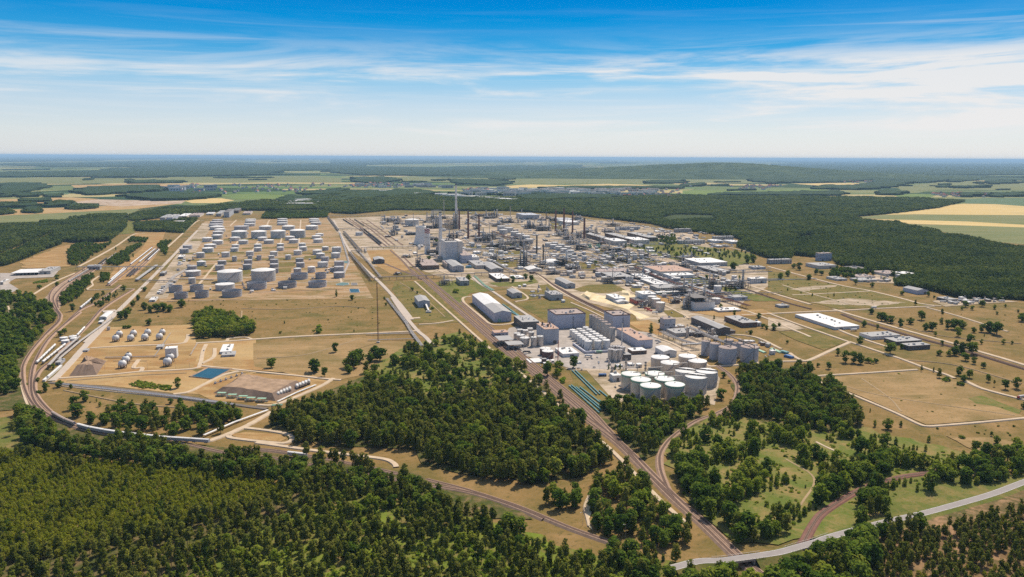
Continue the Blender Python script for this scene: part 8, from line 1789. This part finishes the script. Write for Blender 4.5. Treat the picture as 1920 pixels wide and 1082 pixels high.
# wooded hills at the right horizon
b = MB(); nx, ny = 90, 26; rr = np.random.default_rng(12); ph = rr.uniform(0, 6.28, 12); fr = rr.uniform(.4, 3.2, 12)
for j in range(ny):
    for i in range(nx):
        u = -1.0 + 2.0 * i / (nx - 1); y = 11200 + 6500 * j / (ny - 1); xw = -1500 + (u + 1) * 5200
        e = math.exp(-((xw - 3600) / 2700) ** 2) * math.sin(math.pi * min(1, j / (ny - 1))) ** .8; e2 = sum(math.sin(xw / 420 * f + y / 900 * f + p_) for f, p_ in zip(fr, ph)) / 12
        b.v.append((xw, y, -2 + 185 * e * (1 + .55 * e2)))
for j in range(ny - 1):
    for i in range(nx - 1): a = j * nx + i; b.f.append((a, a + 1, a + nx + 1, a + nx)); b.m.append(0)
hm = mk_ground('wooded_hills', [(0.030, 0.050, 0.017), (0.04, 0.062, 0.02), (0.075, 0.098, 0.036), (0.02, 0.035, 0.012)], (0.0012, 0.002, 0.01))
tag(b.build('hills', hm, smooth=True), 'low wooded hills on the right horizon', 'hills', kind='structure')
# towns
wallm = mk('house_render', (0.58, 0.53, 0.47), .9, var=.15, rnd=.2); roofm = mk('red_roof_tiles', (0.30, 0.105, 0.07), .9, var=.25, rnd=.25); flatm = mk('apartment_render', (0.58, 0.55, 0.52), .9, var=.12, rnd=.35)


def house_mesh(nm, w, L, h, r, mats):
    q = MB(); q.box(-w / 2, w / 2, -L / 2, L / 2, 0, h, 0); q.gable(-w / 2, w / 2, -L / 2, L / 2, h, h + r, 1, over=.8) if r else q.box(-w / 2 - .3, w / 2 + .3, -L / 2 - .3, L / 2 + .3, h + .02, h + .6, 1)
    k = len(q.v)
    if r: q.v += [(-w / 2, -L / 2, h), (w / 2, -L / 2, h), (0, -L / 2, h + r), (-w / 2, L / 2, h), (w / 2, L / 2, h), (0, L / 2, h + r)]; q.f += [(k, k + 1, k + 2), (k + 4, k + 3, k + 5)]; q.m += [0, 0]
    for i in range(4):
        for s in (-1, 1): q.box(-w / 2 + w * (.12 + .22 * i), -w / 2 + w * (.24 + .22 * i), s * (L / 2 + .06) - .05, s * (L / 2 + .06) + .05, h * .3, h * .6, 2)
    return q.mesh(nm, mats)


hm_ = [house_mesh('town_house', 11, 15, 6, 5, [wallm, roofm, WM['glass']]), house_mesh('town_house', 13, 20, 7, 5.5, [WM['white'], roofm, WM['glass']]), house_mesh('town_house', 12, 17, 6, 5, [wallm, WM['rdark'], WM['glass']])]
am = house_mesh('apartment_block', 60, 13, 16, 0, [flatm, WM['rgrey'], WM['glass']]); bm_ = house_mesh('far_hall', 55, 32, 8, 0, [WM['white'], WM['rwhite'], WM['glass']])
for reg, c, box, n, kind in [('left far town', 'O', (1010, 226, 1860, 280), 72, 'h'), ('town behind the tall chimney', 'Q', (10, 224, 350, 246), 45, 'h'), ('row of houses right of the tall chimney', 'Q', (680, 254, 840, 266), 18, 'h'), ('town right of the tall chimney', 'Q', (1500, 258, 1900, 304), 74, 'h'), ('far right village', 'S', (320, 234, 560, 258), 34, 'h'), ('small village at the pale field', 'S', (900, 206, 1080, 220), 16, 'h'), ('village beside the vivid field', 'S', (1400, 276, 1570, 300), 24, 'h'), ('white farm at the right', 'S', (1680, 282, 1725, 302), 6, 'h'), ('hamlet at the left', 'S', (10, 228, 290, 242), 12, 'h'),
                          ('far town centre', 'Q', (700, 258, 1760, 294), 100, 'a'), ('gardens before the far town', 'Q', (820, 252, 1560, 292), 46, 'f'), ('left town edge', 'O', (920, 242, 1200, 268), 14, 'a'), ('town behind the chimney', 'Q', (90, 228, 620, 250), 22, 'a'), ('works in the left forest', 'O', (1590, 322, 1760, 350), 12, 'f'), ('works beside the town', 'Q', (180, 262, 300, 274), 6, 'f'), ('works behind the tall chimney', 'Q', (400, 282, 500, 292), 5, 'f'), ('works along the town road', 'Q', (560, 288, 980, 322), 12, 'f'), ('far left villages', 'O', (820, 122, 1040, 134), 5, 'f')]:
    for i in range(n):
        x, y = rs.uniform(box[0], box[2]), rs.uniform(box[1], box[3]); p = T(c, x, y); me = {'h': rs.choice(hm_), 'a': am, 'f': bm_}[kind]
        o = bpy.data.objects.new(me.name.split('.')[0], me); COL.objects.link(o); o.location = p + Vector((0, 0, 0)); o.rotation_euler.z = rs.uniform(-.5, .9); s = rs.uniform(1.2, 1.9); o.scale = (s, s, s)
        if kind == 'f' and 'road' in reg: o.location = P(640 + (560 + i * 36) / 3, 270 + (288 + i * 2.9) / 3)
        tag(o, {'h': 'dark-roofed' if me == hm_[2] else ('red-roofed pale' if me == hm_[0] else 'red-roofed white'), 'a': 'grey slab', 'f': 'white flat'}[kind] + {'h': ' house', 'a': ' apartment block', 'f': ' works hall'}[kind] + ' in the ' + reg, {'h': 'house', 'a': 'apartment block', 'f': 'building'}[kind], 'buildings of the ' + reg, at=p, share=True)
# ------------------------------------------------------------------ air
b = MB(); b.box(-152000, 152000, -3100, 172000, -1.0, 336.0)
b.face([(-152000, -3100, -1), (-152000, 172000, -1), (152000, 172000, -1), (152000, -3100, -1)])
HZ = bpy.data.materials.new('haze'); HZ.use_nodes = True; nt = HZ.node_tree; nt.nodes.remove(nt.nodes['Principled BSDF']); pv = nn(nt, 'ShaderNodeVolumePrincipled'); pv.inputs['Density'].default_value = 2.3e-5; pv.inputs['Color'].default_value = (0.50, 0.76, 1.0, 1); pv.inputs['Anisotropy'].default_value = 0.0
nt.links.new(pv.outputs['Volume'], nt.nodes['Material Output'].inputs['Volume'])
o = b.build('haze', HZ); tag(o, 'pale blue summer haze over the plain', 'haze', kind='stuff')
# ------------------------------------------------------------------ every label singles out one thing
W1 = ['leftmost', 'second', 'third', 'fourth', 'fifth', 'sixth', 'seventh', 'eighth', 'ninth', 'tenth', 'eleventh', 'twelfth', 'thirteenth', 'fourteenth', 'fifteenth', 'sixteenth', 'seventeenth', 'eighteenth', 'nineteenth']
TENS = ['', '', 'twenty', 'thirty', 'forty', 'fifty', 'sixty', 'seventy']


def ordinal(i, n):
    if n == 2: return ('left', 'right')[i] + ' one of the two'
    if i == 0: return 'leftmost'
    if i == n - 1: return 'rightmost'
    k = i + 1
    w = W1[i] if k < 20 else (['', '', 'twentieth', 'thirtieth', 'fortieth', 'fiftieth', 'sixtieth', 'seventieth'][k // 10] if k % 10 == 0 else TENS[k // 10] + '-' + ['', 'first', 'second', 'third', 'fourth', 'fifth', 'sixth', 'seventh', 'eighth', 'ninth'][k % 10])
    return w + ' from the left'


bylab = {}
for o, l, at, share in TAGS:
    if not share: bylab.setdefault(l, []).append((o, at))
for l, lst in bylab.items():
    if len(lst) < 2 or len(lst) > 45: continue
    lst.sort(key=lambda q: proj(q[1] if q[1] is not None else q[0].matrix_world.translation)[0])
    for i, (o, at) in enumerate(lst): o['label'] = l + ', ' + ordinal(i, len(lst))
seen = {}
for o, l, at, share in TAGS:
    n = len(o['label'].split())
    if n > 16: o['label'] = o['label'].replace('small ', '').replace('row of blue and white containers', 'blue and white containers').replace(' with upright stack', '').replace(' standing apart', '').replace(' in the tank farm,', ',')
    if len(o['label'].split()) > 16: o['label'] = o['label'].replace(' from the left', '').replace(' with white roof', '')
    n = len(o['label'].split())
    if n > 16 or n < 4: print('LABEL', n, o['label'])
print('objects', len(bpy.data.objects), 'tagged', len(TAGS))
